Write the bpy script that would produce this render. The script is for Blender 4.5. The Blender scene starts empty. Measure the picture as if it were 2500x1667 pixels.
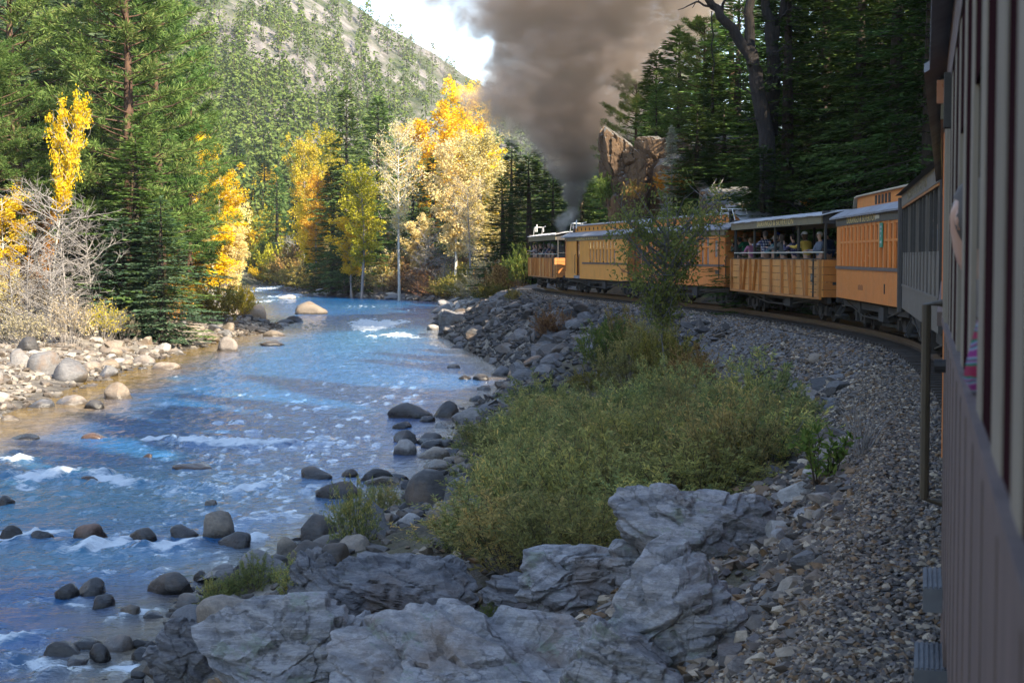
import bpy, bmesh, math, random
import numpy as np
from mathutils import Vector, Matrix

C = bpy.context.scene.collection
SC = bpy.context.scene

# ------------------------------------------------------------------ camera
CAM_Z = 2.05
F = 4000.0                      # focal length in source pixels (2500 wide)
PITCH = math.atan(208.5 / F)
cam = bpy.data.cameras.new('camera')
cam_o = bpy.data.objects.new('camera', cam)
C.objects.link(cam_o)
cam.sensor_width = 36.0
cam.lens = F / 2500.0 * 36.0
cam.clip_start = 0.05
cam.clip_end = 6000.0
cam_o.location = (0, 0, CAM_Z)
cam_o.rotation_euler = (math.pi / 2 - PITCH, 0, 0)
cam.dof.use_dof = True
cam.dof.focus_distance = 48.0
cam.dof.aperture_fstop = 8.0
SC.camera = cam_o

# ------------------------------------------------------------------ sky and sun
SUN_EL = math.radians(34.0)
SUN_AZ = math.radians(142.0)     # clockwise from +Y (the view direction) towards +X
world = bpy.data.worlds.new('World')
SC.world = world
world.use_nodes = True
nt = world.node_tree
bg = nt.nodes['Background']
sky = nt.nodes.new('ShaderNodeTexSky')
sky.sky_type = 'NISHITA'
sky.sun_disc = False
sky.sun_elevation = SUN_EL
sky.sun_rotation = SUN_AZ
sky.altitude = 2600
sky.air_density = 1.0
sky.dust_density = 0.3
sky.ozone_density = 1.0
nt.links.new(sky.outputs[0], bg.inputs['Color'])
bg.inputs['Strength'].default_value = 0.15
sun = bpy.data.lights.new('sun', 'SUN')
sun.energy = 3.4
sun.angle = math.radians(0.53)
sun.color = (1.0, 0.95, 0.86)
sun_o = bpy.data.objects.new('sun', sun)
C.objects.link(sun_o)
SUN_DIR = Vector((math.sin(SUN_AZ) * math.cos(SUN_EL), math.cos(SUN_AZ) * math.cos(SUN_EL), math.sin(SUN_EL)))
sun_o.rotation_euler = SUN_DIR.to_track_quat('Z', 'Y').to_euler()

SC.view_settings.view_transform = 'Standard'
SC.view_settings.look = 'None'
SC.view_settings.exposure = 2.02
SC.view_settings.gamma = 1.0
SC.view_settings.use_curve_mapping = False
SC.view_settings.use_white_balance = True
SC.view_settings.white_balance_temperature = 7700
SC.view_settings.white_balance_tint = 10
SC.render.engine = 'CYCLES'
cy = SC.cycles
cy.use_denoising = True
cy.max_bounces = 6
cy.diffuse_bounces = 3
cy.glossy_bounces = 3
cy.transmission_bounces = 4
cy.transparent_max_bounces = 8
cy.volume_bounces = 4
cy.volume_step_rate = 1.0
cy.volume_max_steps = 256
cy.caustics_reflective = False
cy.caustics_refractive = False
cy.sample_clamp_indirect = 6.0
# ------------------------------------------------------------------ picture geometry -> real places
_cp, _sp = math.cos(PITCH), math.sin(PITCH)
WATER = -3.75

def ray(px, py):
    u = (px - 1250.0) / F
    v = (833.5 - py) / F
    return np.array([u, _cp + v * _sp, -_sp + v * _cp])

def at(px, py, d):
    r = ray(px, py)
    return np.array([0, 0, CAM_Z]) + r * (d / r[1])

def project(p):
    x, y, z = p[0], p[1], p[2] - CAM_Z
    dep = y * _cp - z * _sp
    return 1250 + F * x / dep, 833.5 - F * (y * _sp + z * _cp) / dep, dep

# ------------------------------------------------------------------ noise
def _hash(ix, iy, iz, seed):
    h = (ix.astype(np.uint32) * np.uint32(374761393) + iy.astype(np.uint32) * np.uint32(668265263)
         + iz.astype(np.uint32) * np.uint32(2147483647) + np.uint32((seed * 974711) & 0xffffffff))
    h = (h ^ (h >> np.uint32(13))) * np.uint32(1274126177)
    h = h ^ (h >> np.uint32(16))
    h = h * np.uint32(2246822519)
    h = h ^ (h >> np.uint32(15))
    return h.astype(np.float64) / 4294967295.0

def vnoise(p, seed=0):
    p = np.asarray(p, float)
    i = np.floor(p).astype(np.int64)
    f = p - i
    f = f * f * f * (f * (f * 6 - 15) + 10)
    out = 0
    for dx in (0, 1):
        wx = f[:, 0] if dx else 1 - f[:, 0]
        for dy in (0, 1):
            wy = f[:, 1] if dy else 1 - f[:, 1]
            for dz in (0, 1):
                wz = f[:, 2] if dz else 1 - f[:, 2]
                out = out + wx * wy * wz * _hash(i[:, 0] + dx, i[:, 1] + dy, i[:, 2] + dz, seed)
    return out * 2 - 1

def fbm(p, octs=4, seed=0, gain=0.5, lac=2.03):
    p = np.asarray(p, float)
    a, s, tot = 1.0, 0, 0
    for k in range(octs):
        s = s + a * vnoise(p, seed + k * 17)
        tot += a
        a *= gain
        p = p * lac + 3.17
    return s / tot

def n2(x, y, sc, octs=3, seed=0):
    x = np.asarray(x, float); y = np.asarray(y, float)
    sh = np.broadcast(x, y).shape
    p = np.stack([np.broadcast_to(x, sh).ravel() * sc, np.broadcast_to(y, sh).ravel() * sc, np.full(int(np.prod(sh)) if sh else 1, 0.5)], 1)
    return fbm(p, octs, seed).reshape(sh)

def sstep(a, b, x):
    t = np.clip((np.asarray(x, float) - a) / (b - a), 0, 1)
    return t * t * (3 - 2 * t)

# ------------------------------------------------------------------ meshes and objects
def fast_mesh(name, V, faces, mats=(), smooth=False, midx=None):
    V = np.ascontiguousarray(V, np.float32)
    if not isinstance(faces, list):
        faces = [faces]
    faces = [np.ascontiguousarray(f, np.int32) for f in faces if len(f)]
    me = bpy.data.meshes.new(name)
    me.vertices.add(len(V))
    me.vertices.foreach_set('co', V.ravel())
    nl = sum(f.size for f in faces)
    nf = sum(len(f) for f in faces)
    me.loops.add(nl)
    me.loops.foreach_set('vertex_index', np.concatenate([f.ravel() for f in faces]))
    me.polygons.add(nf)
    st, o = [], 0
    for f in faces:
        k = f.shape[1]
        st.append(o + np.arange(len(f)) * k)
        o += f.size
    me.polygons.foreach_set('loop_start', np.concatenate(st).astype(np.int32))
    if midx is not None:
        me.polygons.foreach_set('material_index', np.asarray(midx, np.int32))
    me.polygons.foreach_set('use_smooth', np.full(nf, bool(smooth)))
    for m in mats:
        me.materials.append(m)
    me.update(calc_edges=True)
    return me

def link(name, data, parent=None, loc=None, rot=None, scale=None):
    o = bpy.data.objects.new(name, data)
    C.objects.link(o)
    if parent is not None:
        o.parent = parent
    if loc is not None:
        o.location = [float(v) for v in loc]
    if rot is not None:
        o.rotation_euler = [float(v) for v in rot]
    if scale is not None:
        o.scale = [float(v) for v in (scale if hasattr(scale, '__len__') else (scale,) * 3)]
    return o

def tag(o, label, cat, group=None):
    o['label'] = label
    o['category'] = cat
    if group:
        o['group'] = group
    return o

def kind(o, k):
    o['kind'] = k
    return o

def thing(name, label, cat, loc=(0, 0, 0), rotz=0.0, group=None):
    o = link(name, None, None, loc, (0, 0, rotz))
    o.empty_display_size = 0.2
    return tag(o, label, cat, group)

class MB:
    """collects boxes, bars, tubes and polygons, then links them as one mesh object"""
    def __init__(s):
        s.v = []; s.f = []
    def add(s, vs, fs):
        b = len(s.v)
        s.v.extend([tuple(map(float, v)) for v in vs])
        s.f.extend([tuple(b + i for i in f) for f in fs])
        return s
    def box(s, x0, x1, y0, y1, z0, z1):
        vs = [(x, y, z) for z in (z0, z1) for y in (y0, y1) for x in (x0, x1)]
        return s.add(vs, [(0, 2, 3, 1), (4, 5, 7, 6), (0, 1, 5, 4), (2, 6, 7, 3), (0, 4, 6, 2), (1, 3, 7, 5)])
    def bar(s, p0, p1, w, h, up=(0, 0, 1)):
        p0 = Vector(p0); p1 = Vector(p1); d = (p1 - p0).normalized(); up = Vector(up)
        if abs(d.dot(up)) > 0.98:
            up = Vector((1, 0, 0))
        sx = d.cross(up).normalized() * (w / 2); sz = sx.cross(d).normalized() * (h / 2)
        vs = [p + a * sx + b * sz for p in (p0, p1) for a, b in ((-1, -1), (1, -1), (1, 1), (-1, 1))]
        return s.add(vs, [(3, 2, 1, 0), (4, 5, 6, 7), (0, 1, 5, 4), (1, 2, 6, 5), (2, 3, 7, 6), (3, 0, 4, 7)])
    def tube(s, pts, r, n=6, caps=True):
        pts = [Vector(p) for p in pts]
        rs = r if hasattr(r, '__len__') else [r] * len(pts)
        rings = []
        prev = None
        for i, p in enumerate(pts):
            d = (pts[min(i + 1, len(pts) - 1)] - pts[max(i - 1, 0)]).normalized()
            if prev is None:
                a = d.cross(Vector((0, 0, 1)))
                if a.length < 0.05:
                    a = d.cross(Vector((1, 0, 0)))
            else:
                a = prev - d * prev.dot(d)
            a.normalize(); prev = a
            b = d.cross(a)
            rings.append([p + (a * math.cos(2 * math.pi * k / n) + b * math.sin(2 * math.pi * k / n)) * rs[i] for k in range(n)])
        vs = [v for rg in rings for v in rg]
        fs = [(i * n + k, i * n + (k + 1) % n, (i + 1) * n + (k + 1) % n, (i + 1) * n + k) for i in range(len(pts) - 1) for k in range(n)]
        if caps:
            fs += [tuple(range(n - 1, -1, -1)), tuple((len(pts) - 1) * n + k for k in range(n))]
        return s.add(vs, fs)
    def prism(s, poly_yz, x0, x1):
        n = len(poly_yz)
        vs = [(x0, y, z) for y, z in poly_yz] + [(x1, y, z) for y, z in poly_yz]
        fs = [tuple(range(n - 1, -1, -1)), tuple(n + k for k in range(n))]
        fs += [(k, (k + 1) % n, n + (k + 1) % n, n + k) for k in range(n)]
        return s.add(vs, fs)
    def mesh(s, name, m, smooth=False):
        me = bpy.data.meshes.new(name)
        me.from_pydata(s.v, [], s.f)
        if m is not None:
            me.materials.append(m)
        if smooth:
            me.polygons.foreach_set('use_smooth', np.ones(len(me.polygons), bool))
        me.update()
        return me
    def build(s, name, m, parent=None, loc=None, rot=None, smooth=False):
        return link(name, s.mesh(name, m, smooth), parent, loc, rot)

# ------------------------------------------------------------------ materials
MATS = {}
def _nodes(name):
    m = bpy.data.materials.new(name)
    m.use_nodes = True
    t = m.node_tree
    t.nodes.clear()
    out = t.nodes.new('ShaderNodeOutputMaterial')
    return m, t, out

def N(t, typ, **kw):
    n = t.nodes.new(typ)
    for k, v in kw.items():
        if k in n.inputs.keys() if not k.startswith('_') else False:
            n.inputs[k].default_value = v
        else:
            setattr(n, k.lstrip('_'), v)
    return n

def math_n(t, op, a, b=None, c=None, clamp=False):
    n = t.nodes.new('ShaderNodeMath'); n.operation = op; n.use_clamp = clamp
    for i, v in enumerate((a, b, c)):
        if v is None:
            continue
        if hasattr(v, 'is_linked') or hasattr(v, 'node'):
            t.links.new(v, n.inputs[i])
        else:
            n.inputs[i].default_value = v
    return n.outputs[0]

def mix_c(t, fac, a, b, blend='MIX'):
    n = t.nodes.new('ShaderNodeMix'); n.data_type = 'RGBA'; n.blend_type = blend
    for i, v in ((0, fac), (6, a), (7, b)):
        if hasattr(v, 'node'):
            t.links.new(v, n.inputs[i])
        elif i == 0:
            n.inputs[0].default_value = v
        else:
            n.inputs[i].default_value = (*v, 1) if len(v) == 3 else v
    return n.outputs[2]

def noise_n(t, scale, detail=4, rough=0.55, vec=None, dist=0.0):
    n = t.nodes.new('ShaderNodeTexNoise')
    n.inputs['Scale'].default_value = scale
    n.inputs['Detail'].default_value = detail
    n.inputs['Roughness'].default_value = rough
    n.inputs['Distortion'].default_value = dist
    if vec is not None:
        t.links.new(vec, n.inputs['Vector'])
    return n.outputs['Fac']

def ramp_n(t, fac, stops, interp='LINEAR'):
    n = t.nodes.new('ShaderNodeValToRGB')
    n.color_ramp.interpolation = interp
    el = n.color_ramp.elements
    while len(el) < len(stops):
        el.new(0.5)
    for e, (p, c) in zip(el, stops):
        e.position = p
        e.color = (*c, 1) if hasattr(c, '__len__') else (c, c, c, 1)
    t.links.new(fac, n.inputs[0])
    return n.outputs[0]

def bump_n(t, h, strength=0.3, dist=0.05):
    n = t.nodes.new('ShaderNodeBump')
    n.inputs['Strength'].default_value = strength
    n.inputs['Distance'].default_value = dist
    t.links.new(h, n.inputs['Height'])
    return n.outputs[0]

def objvec(t):
    return t.nodes.new('ShaderNodeTexCoord').outputs['Object']

def posvec(t):
    return t.nodes.new('ShaderNodeNewGeometry').outputs['Position']

def obj_rand(t):
    return t.nodes.new('ShaderNodeObjectInfo').outputs['Random']

def hsv_rand(t, col, hue=0.02, val=0.3, rnd=None):
    r = rnd if rnd is not None else obj_rand(t)
    h = t.nodes.new('ShaderNodeHueSaturation')
    t.links.new(col, h.inputs['Color'])
    mv = t.nodes.new('ShaderNodeMapRange'); mv.inputs['To Min'].default_value = 1 - val; mv.inputs['To Max'].default_value = 1 + val
    t.links.new(r, mv.inputs['Value']); t.links.new(mv.outputs[0], h.inputs['Value'])
    w = t.nodes.new('ShaderNodeTexWhiteNoise'); w.noise_dimensions = '1D'; t.links.new(r, w.inputs['W'])
    mh = t.nodes.new('ShaderNodeMapRange'); mh.inputs['To Min'].default_value = 0.5 - hue; mh.inputs['To Max'].default_value = 0.5 + hue
    t.links.new(w.outputs['Value'], mh.inputs['Value']); t.links.new(mh.outputs[0], h.inputs['Hue'])
    return h.outputs[0]

def pm(name, c1, c2=None, scale=3.0, rough=0.6, metal=0.0, bump=None, grime=0.0, streak=False, spec=0.5, rand=None):
    """painted / plain surface: two tones mixed by noise, optional vertical streaks, grime and bump"""
    if name in MATS:
        return MATS[name]
    m, t, out = _nodes(name)
    b = t.nodes.new('ShaderNodeBsdfPrincipled')
    t.links.new(b.outputs[0], out.inputs[0])
    b.inputs['Metallic'].default_value = metal
    b.inputs['Specular IOR Level'].default_value = spec
    v = objvec(t)
    if streak:
        mp = t.nodes.new('ShaderNodeMapping'); mp.inputs['Scale'].default_value = (6, 6, 0.35)
        t.links.new(v, mp.inputs['Vector']); sv = mp.outputs[0]
    else:
        sv = v
    fac = noise_n(t, scale, 5, 0.6, sv)
    fac = ramp_n(t, fac, [(0.3, 0.0), (0.72, 1.0)])
    col = mix_c(t, fac, c1, c2 or tuple(x * 0.8 for x in c1))
    if grime:
        g = noise_n(t, 1.3, 6, 0.65, v)
        g = ramp_n(t, g, [(0.45, 0.0), (0.75, 1.0)])
        g = math_n(t, 'MULTIPLY', g, grime)
        col = mix_c(t, g, col, (0.10, 0.085, 0.07))
    if rand:
        col = hsv_rand(t, col, rand[0], rand[1])
    t.links.new(col, b.inputs['Base Color'])
    r = noise_n(t, scale * 4, 3, 0.5, v)
    mr = t.nodes.new('ShaderNodeMapRange'); mr.inputs['To Min'].default_value = max(0.03, rough - 0.12); mr.inputs['To Max'].default_value = min(1, rough + 0.12)
    t.links.new(r, mr.inputs['Value']); t.links.new(mr.outputs[0], b.inputs['Roughness'])
    if bump:
        t.links.new(bump_n(t, noise_n(t, bump[0], 6, 0.65, v), bump[1], bump[2] if len(bump) > 2 else 0.03), b.inputs['Normal'])
    MATS[name] = m
    return m

def leaf_mat(name, cols, trans=0.35, rand=(0.015, 0.25), big=0.35):
    """leaves: every leaf (island) takes its own tone between the given colours; part of the light passes through"""
    if name in MATS:
        return MATS[name]
    m, t, out = _nodes(name)
    g = t.nodes.new('ShaderNodeNewGeometry')
    k = len(cols)
    rp = g.outputs['Random Per Island']
    nz = noise_n(t, big, 3, 0.6, g.outputs['Position'])
    f = math_n(t, 'ADD', math_n(t, 'MULTIPLY', rp, 0.55), math_n(t, 'MULTIPLY', math_n(t, 'SUBTRACT', nz, 0.27), 0.95), clamp=True)
    col = ramp_n(t, f, [((i + 0.5) / k, c) for i, c in enumerate(cols)])
    col = hsv_rand(t, col, rand[0], rand[1])
    d = t.nodes.new('ShaderNodeBsdfDiffuse')
    tr = t.nodes.new('ShaderNodeBsdfTranslucent')
    t.links.new(col, d.inputs[0]); t.links.new(col, tr.inputs[0])
    mx = t.nodes.new('ShaderNodeMixShader'); mx.inputs[0].default_value = trans
    t.links.new(d.outputs[0], mx.inputs[1]); t.links.new(tr.outputs[0], mx.inputs[2])
    t.links.new(mx.outputs[0], out.inputs[0])
    MATS[name] = m
    return m

ORD = ['first', 'second', 'third', 'fourth', 'fifth', 'sixth', 'seventh', 'eighth', 'ninth', 'tenth', 'eleventh', 'twelfth', 'thirteenth',
       'fourteenth', 'fifteenth', 'sixteenth', 'seventeenth', 'eighteenth', 'nineteenth', 'twentieth']
def ordinal(i, n):
    if i == n - 1 and n > 1:
        return 'last'
    if i < 20:
        return ORD[i]
    tens = ['twenty', 'thirty', 'forty', 'fifty', 'sixty', 'seventy', 'eighty', 'ninety']
    tens_th = ['thirtieth', 'fortieth', 'fiftieth', 'sixtieth', 'seventieth', 'eightieth', 'ninetieth']
    k = i + 1
    if k % 10 == 0:
        return tens_th[k // 10 - 3]
    return tens[k // 10 - 2] + '-' + ORD[k % 10 - 1]
# ------------------------------------------------------------------ the railway line
# left (river side) ends of the car walls: (x, y) at the near and far end of each car, in metres
CARS = {
    'A0': ((-0.65, -3.0), (2.112, 8.0)),
    'A1': ((2.58, 9.8), (5.74, 21.8)),
    'B': ((6.14, 23.6), (8.40, 35.3)),
    'C': ((8.94, 37.7), (9.42, 47.6)),
    'D': ((9.31, 49.3), (8.36, 62.3)),
    'E': ((8.25, 63.6), (5.95, 75.6)),
    'F': ((5.48, 78.0), (2.99, 92.0)),
    'G': ((2.55, 95.0), (1.13, 107.5)),
}
HALF = 1.22
def car_frame(k):
    (x0, y0), (x1, y1) = CARS[k]
    hx, hy = x1 - x0, y1 - y0
    L = math.hypot(hx, hy)
    hx, hy = hx / L, hy / L
    cx, cy_ = (x0 + x1) / 2 + hy * HALF, (y0 + y1) / 2 - hx * HALF
    return (cx, cy_), math.atan2(hy, hx), L, (hx, hy)

_kn = [(-110 * 0.25 + 0.9, -110.0)]
for k in CARS:
    (cx, cy_), rz, L, (hx, hy) = car_frame(k)
    for s in (-0.3, 0.3):
        _kn.append((cx + hx * L * s, cy_ + hy * L * s))
_kn += [(2.2, 118.0), (3.1, 130.0), (5.2, 145.0), (6.6, 153.0), (8.4, 162.0), (14.0, 185.0), (40.0, 250.0), (110.0, 420.0)]
_kx = np.array([p[0] for p in _kn]); _ky = np.array([p[1] for p in _kn])
_ty = np.linspace(-110, 420, 2121)
_tx = np.interp(_ty, _ky, _kx)
_kern = np.exp(-np.linspace(-2, 2, 33) ** 2); _kern /= _kern.sum()
_tp = np.pad(_tx, 16, mode='edge')
_tp[:16] = _tx[0] - (_tx[1] - _tx[0]) * np.arange(16, 0, -1)
_tp[-16:] = _tx[-1] + (_tx[-1] - _tx[-2]) * np.arange(1, 17)
_tx = np.convolve(_tp, _kern, 'valid')
def TX(y):
    return np.interp(y, _ty, _tx)

# waterlines: (y, x)
_r = [(-120, -14.0), (0, -7.5), (15, -5.0), (22.3, -5.2), (27, -5.4), (33, -3.9), (38, -2.6), (46, -1.5), (62, -1.2), (74, 0.35), (89, -1.1), (108, -3.8), (122, -5.2), (140, -5.6),
      (172, -6.6), (205, -7.5), (215, -12.5), (225, -19.7), (258, -32.9), (309, -43), (346, -53), (420, -95), (520, -160)]
_l = [(-120, -36), (0, -22), (45, -18.6), (60, -18.7), (69, -19.3), (83, -19.8), (103, -20.4), (118, -19.9), (132, -19.0), (141, -20.6), (155, -25.5), (193, -31.8), (225, -38), (258, -44), (309, -52), (357, -61), (420, -108), (520, -172)]
def XR(y):
    return np.interp(y, [p[0] for p in _r], [p[1] for p in _r])
def XL(y):
    return np.interp(y, [p[0] for p in _l], [p[1] for p in _l])

def land(x, y):
    x = np.asarray(x, float); y = np.asarray(y, float)
    x, y = np.broadcast_arrays(x, y)
    wob = n2(x, y, 0.35, 3, 5) * 0.8
    xr = XR(y) + wob; xl = XL(y) + wob * 0.8
    tx = TX(y); s = x - tx
    xe = tx - 1.95
    # embankment towards the river
    t = (x - xr) / np.maximum(xe - xr, 1.0)
    near = np.interp(t, [0, 0.158, 0.624, 0.876, 1], [-3.75, -3.15, -2.05, -1.15, -0.30])
    far = np.interp(t, [0, 0.12, 0.35, 0.72, 1], [-3.75, -3.1, -2.2, -1.0, -0.30])
    flat = np.interp(t, [0, 0.1, 0.3, 1], [-3.75, -3.2, -2.5, -0.4])
    w1 = sstep(48, 66, y); w2 = sstep(124, 150, y)
    bank = near * (1 - w1) + far * w1
    bank = bank * (1 - w2) + flat * w2
    rough = n2(x, y, 0.8, 4, 11) * 0.22 * np.clip(1 - np.abs(t - 0.45) * 1.6, 0.1, 1)
    bank = bank + rough
    bed = np.where(np.abs(s) < 1.95, -0.26, bank)
    # hill side right of the line
    steep = np.interp(y, [-120, 20, 60, 95, 125, 150, 200, 420], [0.95, 0.92, 0.80, 0.78, 0.70, 0.60, 0.50, 0.45])
    sr = s - 3.3
    hill = -0.45 + np.where(sr > 0, steep * sr + 0.004 * np.clip(sr, 0, 60) ** 2, 0.0) + n2(x, y, 0.13, 4, 21) * np.clip(sr * 0.16, 0, 2.4) + n2(x, y, 0.5, 3, 23) * np.clip(sr * 0.05, 0, 0.5)
    hill = np.minimum(hill, 57 + 0.08 * hill + n2(x, y, 0.02, 3, 3) * 7)
    z = np.where(s > 1.95, np.interp(s, [1.95, 3.3], [-0.26, -0.45]), bed)
    z = np.where(s > 3.3, hill, z)
    # river bed
    mid = np.minimum(xr - x, x - xl)
    z = np.where((x < xr) & (x > xl), -3.75 - np.clip(mid * 0.22, 0, 1.1), z)
    # left bank
    u = xl - x
    lb = np.interp(u, [0, 3, 8, 14, 22, 60, 140, 400], [-3.75, -3.25, -2.7, -2.2, -0.9, 17, 62, 200])
    wl = sstep(170, 330, y)
    lf = np.interp(u, [0, 3, 10, 40, 120, 400], [-3.75, -3.2, -2.6, -1.5, 12, 80])
    lb = lb * (1 - wl) + lf * wl + n2(x, y, 0.2, 4, 31) * np.clip(u * 0.06, 0, 1.5) + n2(x, y, 1.1, 3, 33) * 0.07
    z = np.where(u > 0, lb, z)
    return z

def ground_hit(px, py, d0=6.0, d1=420.0):
    r = ray(px, py)
    ds = np.geomspace(d0, d1, 1600)
    P = np.array([0, 0, CAM_Z])[None] + r[None] * (ds / r[1])[:, None]
    under = P[:, 2] < np.maximum(land(P[:, 0], P[:, 1]), WATER)
    i = int(np.argmax(under)) if under.any() else len(ds) - 1
    return P[i]

# ------------------------------------------------------------------ ground materials
def ground_material():
    m, t, out = _nodes('ground_soil')
    b = t.nodes.new('ShaderNodeBsdfPrincipled'); t.links.new(b.outputs[0], out.inputs[0])
    a = t.nodes.new('ShaderNodeVertexColor'); a.layer_name = 'zone'
    sp = t.nodes.new('ShaderNodeSeparateColor'); t.links.new(a.outputs['Color'], sp.inputs[0])
    pos = posvec(t)
    vo = t.nodes.new('ShaderNodeTexVoronoi'); vo.inputs['Scale'].default_value = 14.0; t.links.new(pos, vo.inputs['Vector'])
    grain = ramp_n(t, math_n(t, 'MULTIPLY', vo.outputs['Color'], 1.0), [(0.0, (0.055, 0.052, 0.052)), (0.5, (0.14, 0.13, 0.125)), (0.85, (0.24, 0.22, 0.21)), (1.0, (0.36, 0.30, 0.24))])
    big = noise_n(t, 0.5, 5, 0.6, pos)
    soil = ramp_n(t, noise_n(t, 1.7, 8, 0.7, pos), [(0.3, (0.035, 0.028, 0.02)), (0.5, (0.085, 0.065, 0.045)), (0.68, (0.15, 0.12, 0.085)), (0.8, (0.22, 0.19, 0.15))])
    cob = t.nodes.new('ShaderNodeTexVoronoi'); cob.inputs['Scale'].default_value = 3.2; t.links.new(pos, cob.inputs['Vector'])
    cobc = ramp_n(t, cob.outputs['Color'], [(0.0, (0.12, 0.10, 0.085)), (0.5, (0.24, 0.21, 0.17)), (1.0, (0.40, 0.35, 0.29))])
    grass = ramp_n(t, noise_n(t, 4.0, 6, 0.7, pos), [(0.3, (0.05, 0.05, 0.018)), (0.55, (0.13, 0.11, 0.04)), (0.75, (0.25, 0.20, 0.085))])
    soil = mix_c(t, ramp_n(t, big, [(0.42, 0.0), (0.6, 0.55)]), soil, grass)
    col = mix_c(t, sp.outputs[0], soil, grain)
    col = mix_c(t, sp.outputs[1], col, cobc)
    # damp ground close above the water
    sx = t.nodes.new('ShaderNodeSeparateXYZ'); t.links.new(pos, sx.inputs[0])
    wet = t.nodes.new('ShaderNodeMapRange'); wet.inputs['From Min'].default_value = WATER + 0.05; wet.inputs['From Max'].default_value = WATER + 0.35
    wet.inputs['To Min'].default_value = 0.45; wet.inputs['To Max'].default_value = 1.0; t.links.new(sx.outputs[2], wet.inputs['Value'])
    col = mix_c(t, 1.0, col, wet.outputs[0], 'MULTIPLY')
    t.links.new(col, b.inputs['Base Color'])
    b.inputs['Roughness'].default_value = 0.9
    h = math_n(t, 'ADD', noise_n(t, 6, 6, 0.7, pos), math_n(t, 'MULTIPLY', vo.outputs['Distance'], 0.8))
    t.links.new(bump_n(t, h, 0.9, 0.08), b.inputs['Normal'])
    return m

def rock_node_color(t, vec, bright=1.0):
    """grey banded gneiss with pale and rusty bands"""
    mp = t.nodes.new('ShaderNodeMapping'); mp.inputs['Rotation'].default_value = (0.5, 0.35, 0.4); mp.inputs['Scale'].default_value = (1.2, 1.2, 6.5)
    t.links.new(vec, mp.inputs['Vector'])
    band = noise_n(t, 1.5, 12, 0.72, mp.outputs[0], 0.25)
    k = bright
    return ramp_n(t, band, [(0.30, (0.06 * k, 0.063 * k, 0.07 * k)), (0.42, (0.17 * k, 0.172 * k, 0.185 * k)), (0.50, (0.27 * k, 0.27 * k, 0.28 * k)), (0.545, (0.46 * k, 0.44 * k, 0.44 * k)), (0.60, (0.22 * k, 0.22 * k, 0.23 * k)), (0.68, (0.40 * k, 0.36 * k, 0.33 * k)), (0.8, (0.15 * k, 0.14 * k, 0.14 * k))])

def rock_material(name, tones, band=0.35, rough=0.75, wet=True, lichen=0.0, bump=0.6, bscale=5.0, rand=0.3):
    if name in MATS:
        return MATS[name]
    m, t, out = _nodes(name)
    b = t.nodes.new('ShaderNodeBsdfPrincipled'); t.links.new(b.outputs[0], out.inputs[0])
    v = objvec(t); pos = posvec(t); r = obj_rand(t)
    tone = ramp_n(t, r, [((i + 0.5) / len(tones), c) for i, c in enumerate(tones)])
    spk = ramp_n(t, noise_n(t, 9.0, 10, 0.8, pos), [(0.3, 0.45), (0.5, 1.0), (0.70, 1.6)])
    col = mix_c(t, 1.0, tone, spk, 'MULTIPLY')
    col = mix_c(t, band, col, rock_node_color(t, v))
    vr = t.nodes.new('ShaderNodeTexVoronoi'); vr.feature = 'DISTANCE_TO_EDGE'; vr.inputs['Scale'].default_value = 0.9
    wv = t.nodes.new('ShaderNodeVectorMath'); wv.operation = 'ADD'; nv = t.nodes.new('ShaderNodeTexNoise'); nv.inputs['Scale'].default_value = 1.8; nv.inputs['Detail'].default_value = 5; t.links.new(pos, nv.inputs['Vector']); t.links.new(pos, wv.inputs[0]); t.links.new(nv.outputs['Color'], wv.inputs[1]); t.links.new(wv.outputs[0], vr.inputs['Vector'])
    if lichen:
        ck = ramp_n(t, vr.outputs['Distance'], [(0.003, 0.6), (0.016, 1.0)])
        col = mix_c(t, 1.0, col, ck, 'MULTIPLY')
    st = ramp_n(t, noise_n(t, 0.9, 5, 0.6, pos), [(0.54, 0.0), (0.70, 0.55)])
    col = mix_c(t, st, col, (0.21, 0.13, 0.075))
    if lichen:
        l = noise_n(t, 2.6, 7, 0.75, pos)
        l = ramp_n(t, l, [(0.57, 0.0), (0.62, lichen)])
        col = mix_c(t, l, col, (0.26, 0.31, 0.24))
    rough_s = None
    if wet:
        sx = t.nodes.new('ShaderNodeSeparateXYZ'); t.links.new(pos, sx.inputs[0])
        w = t.nodes.new('ShaderNodeMapRange'); w.inputs['From Min'].default_value = WATER + 0.10; w.inputs['From Max'].default_value = WATER + 0.26
        w.inputs['To Min'].default_value = 0.38; w.inputs['To Max'].default_value = 1.0
        zz = math_n(t, 'ADD', sx.outputs[2], math_n(t, 'MULTIPLY', math_n(t, 'SUBTRACT', noise_n(t, 3.0, 3, 0.6, pos), 0.5), 0.35))
        t.links.new(zz, w.inputs['Value'])
        col = mix_c(t, 1.0, col, w.outputs[0], 'MULTIPLY')
        mr = t.nodes.new('ShaderNodeMapRange'); mr.inputs['From Min'].default_value = 0.38; mr.inputs['To Min'].default_value = 0.22; mr.inputs['To Max'].default_value = rough
        t.links.new(w.outputs[0], mr.inputs['Value']); t.links.new(mr.outputs[0], b.inputs['Roughness'])
    else:
        b.inputs['Roughness'].default_value = rough
    t.links.new(col, b.inputs['Base Color'])
    h = math_n(t, 'ADD', noise_n(t, bscale, 9, 0.7, pos), math_n(t, 'MULTIPLY', noise_n(t, bscale * 5, 4, 0.6, pos), 0.35))
    t.links.new(bump_n(t, h, bump, 0.12), b.inputs['Normal'])
    MATS[name] = m
    return m

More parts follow.
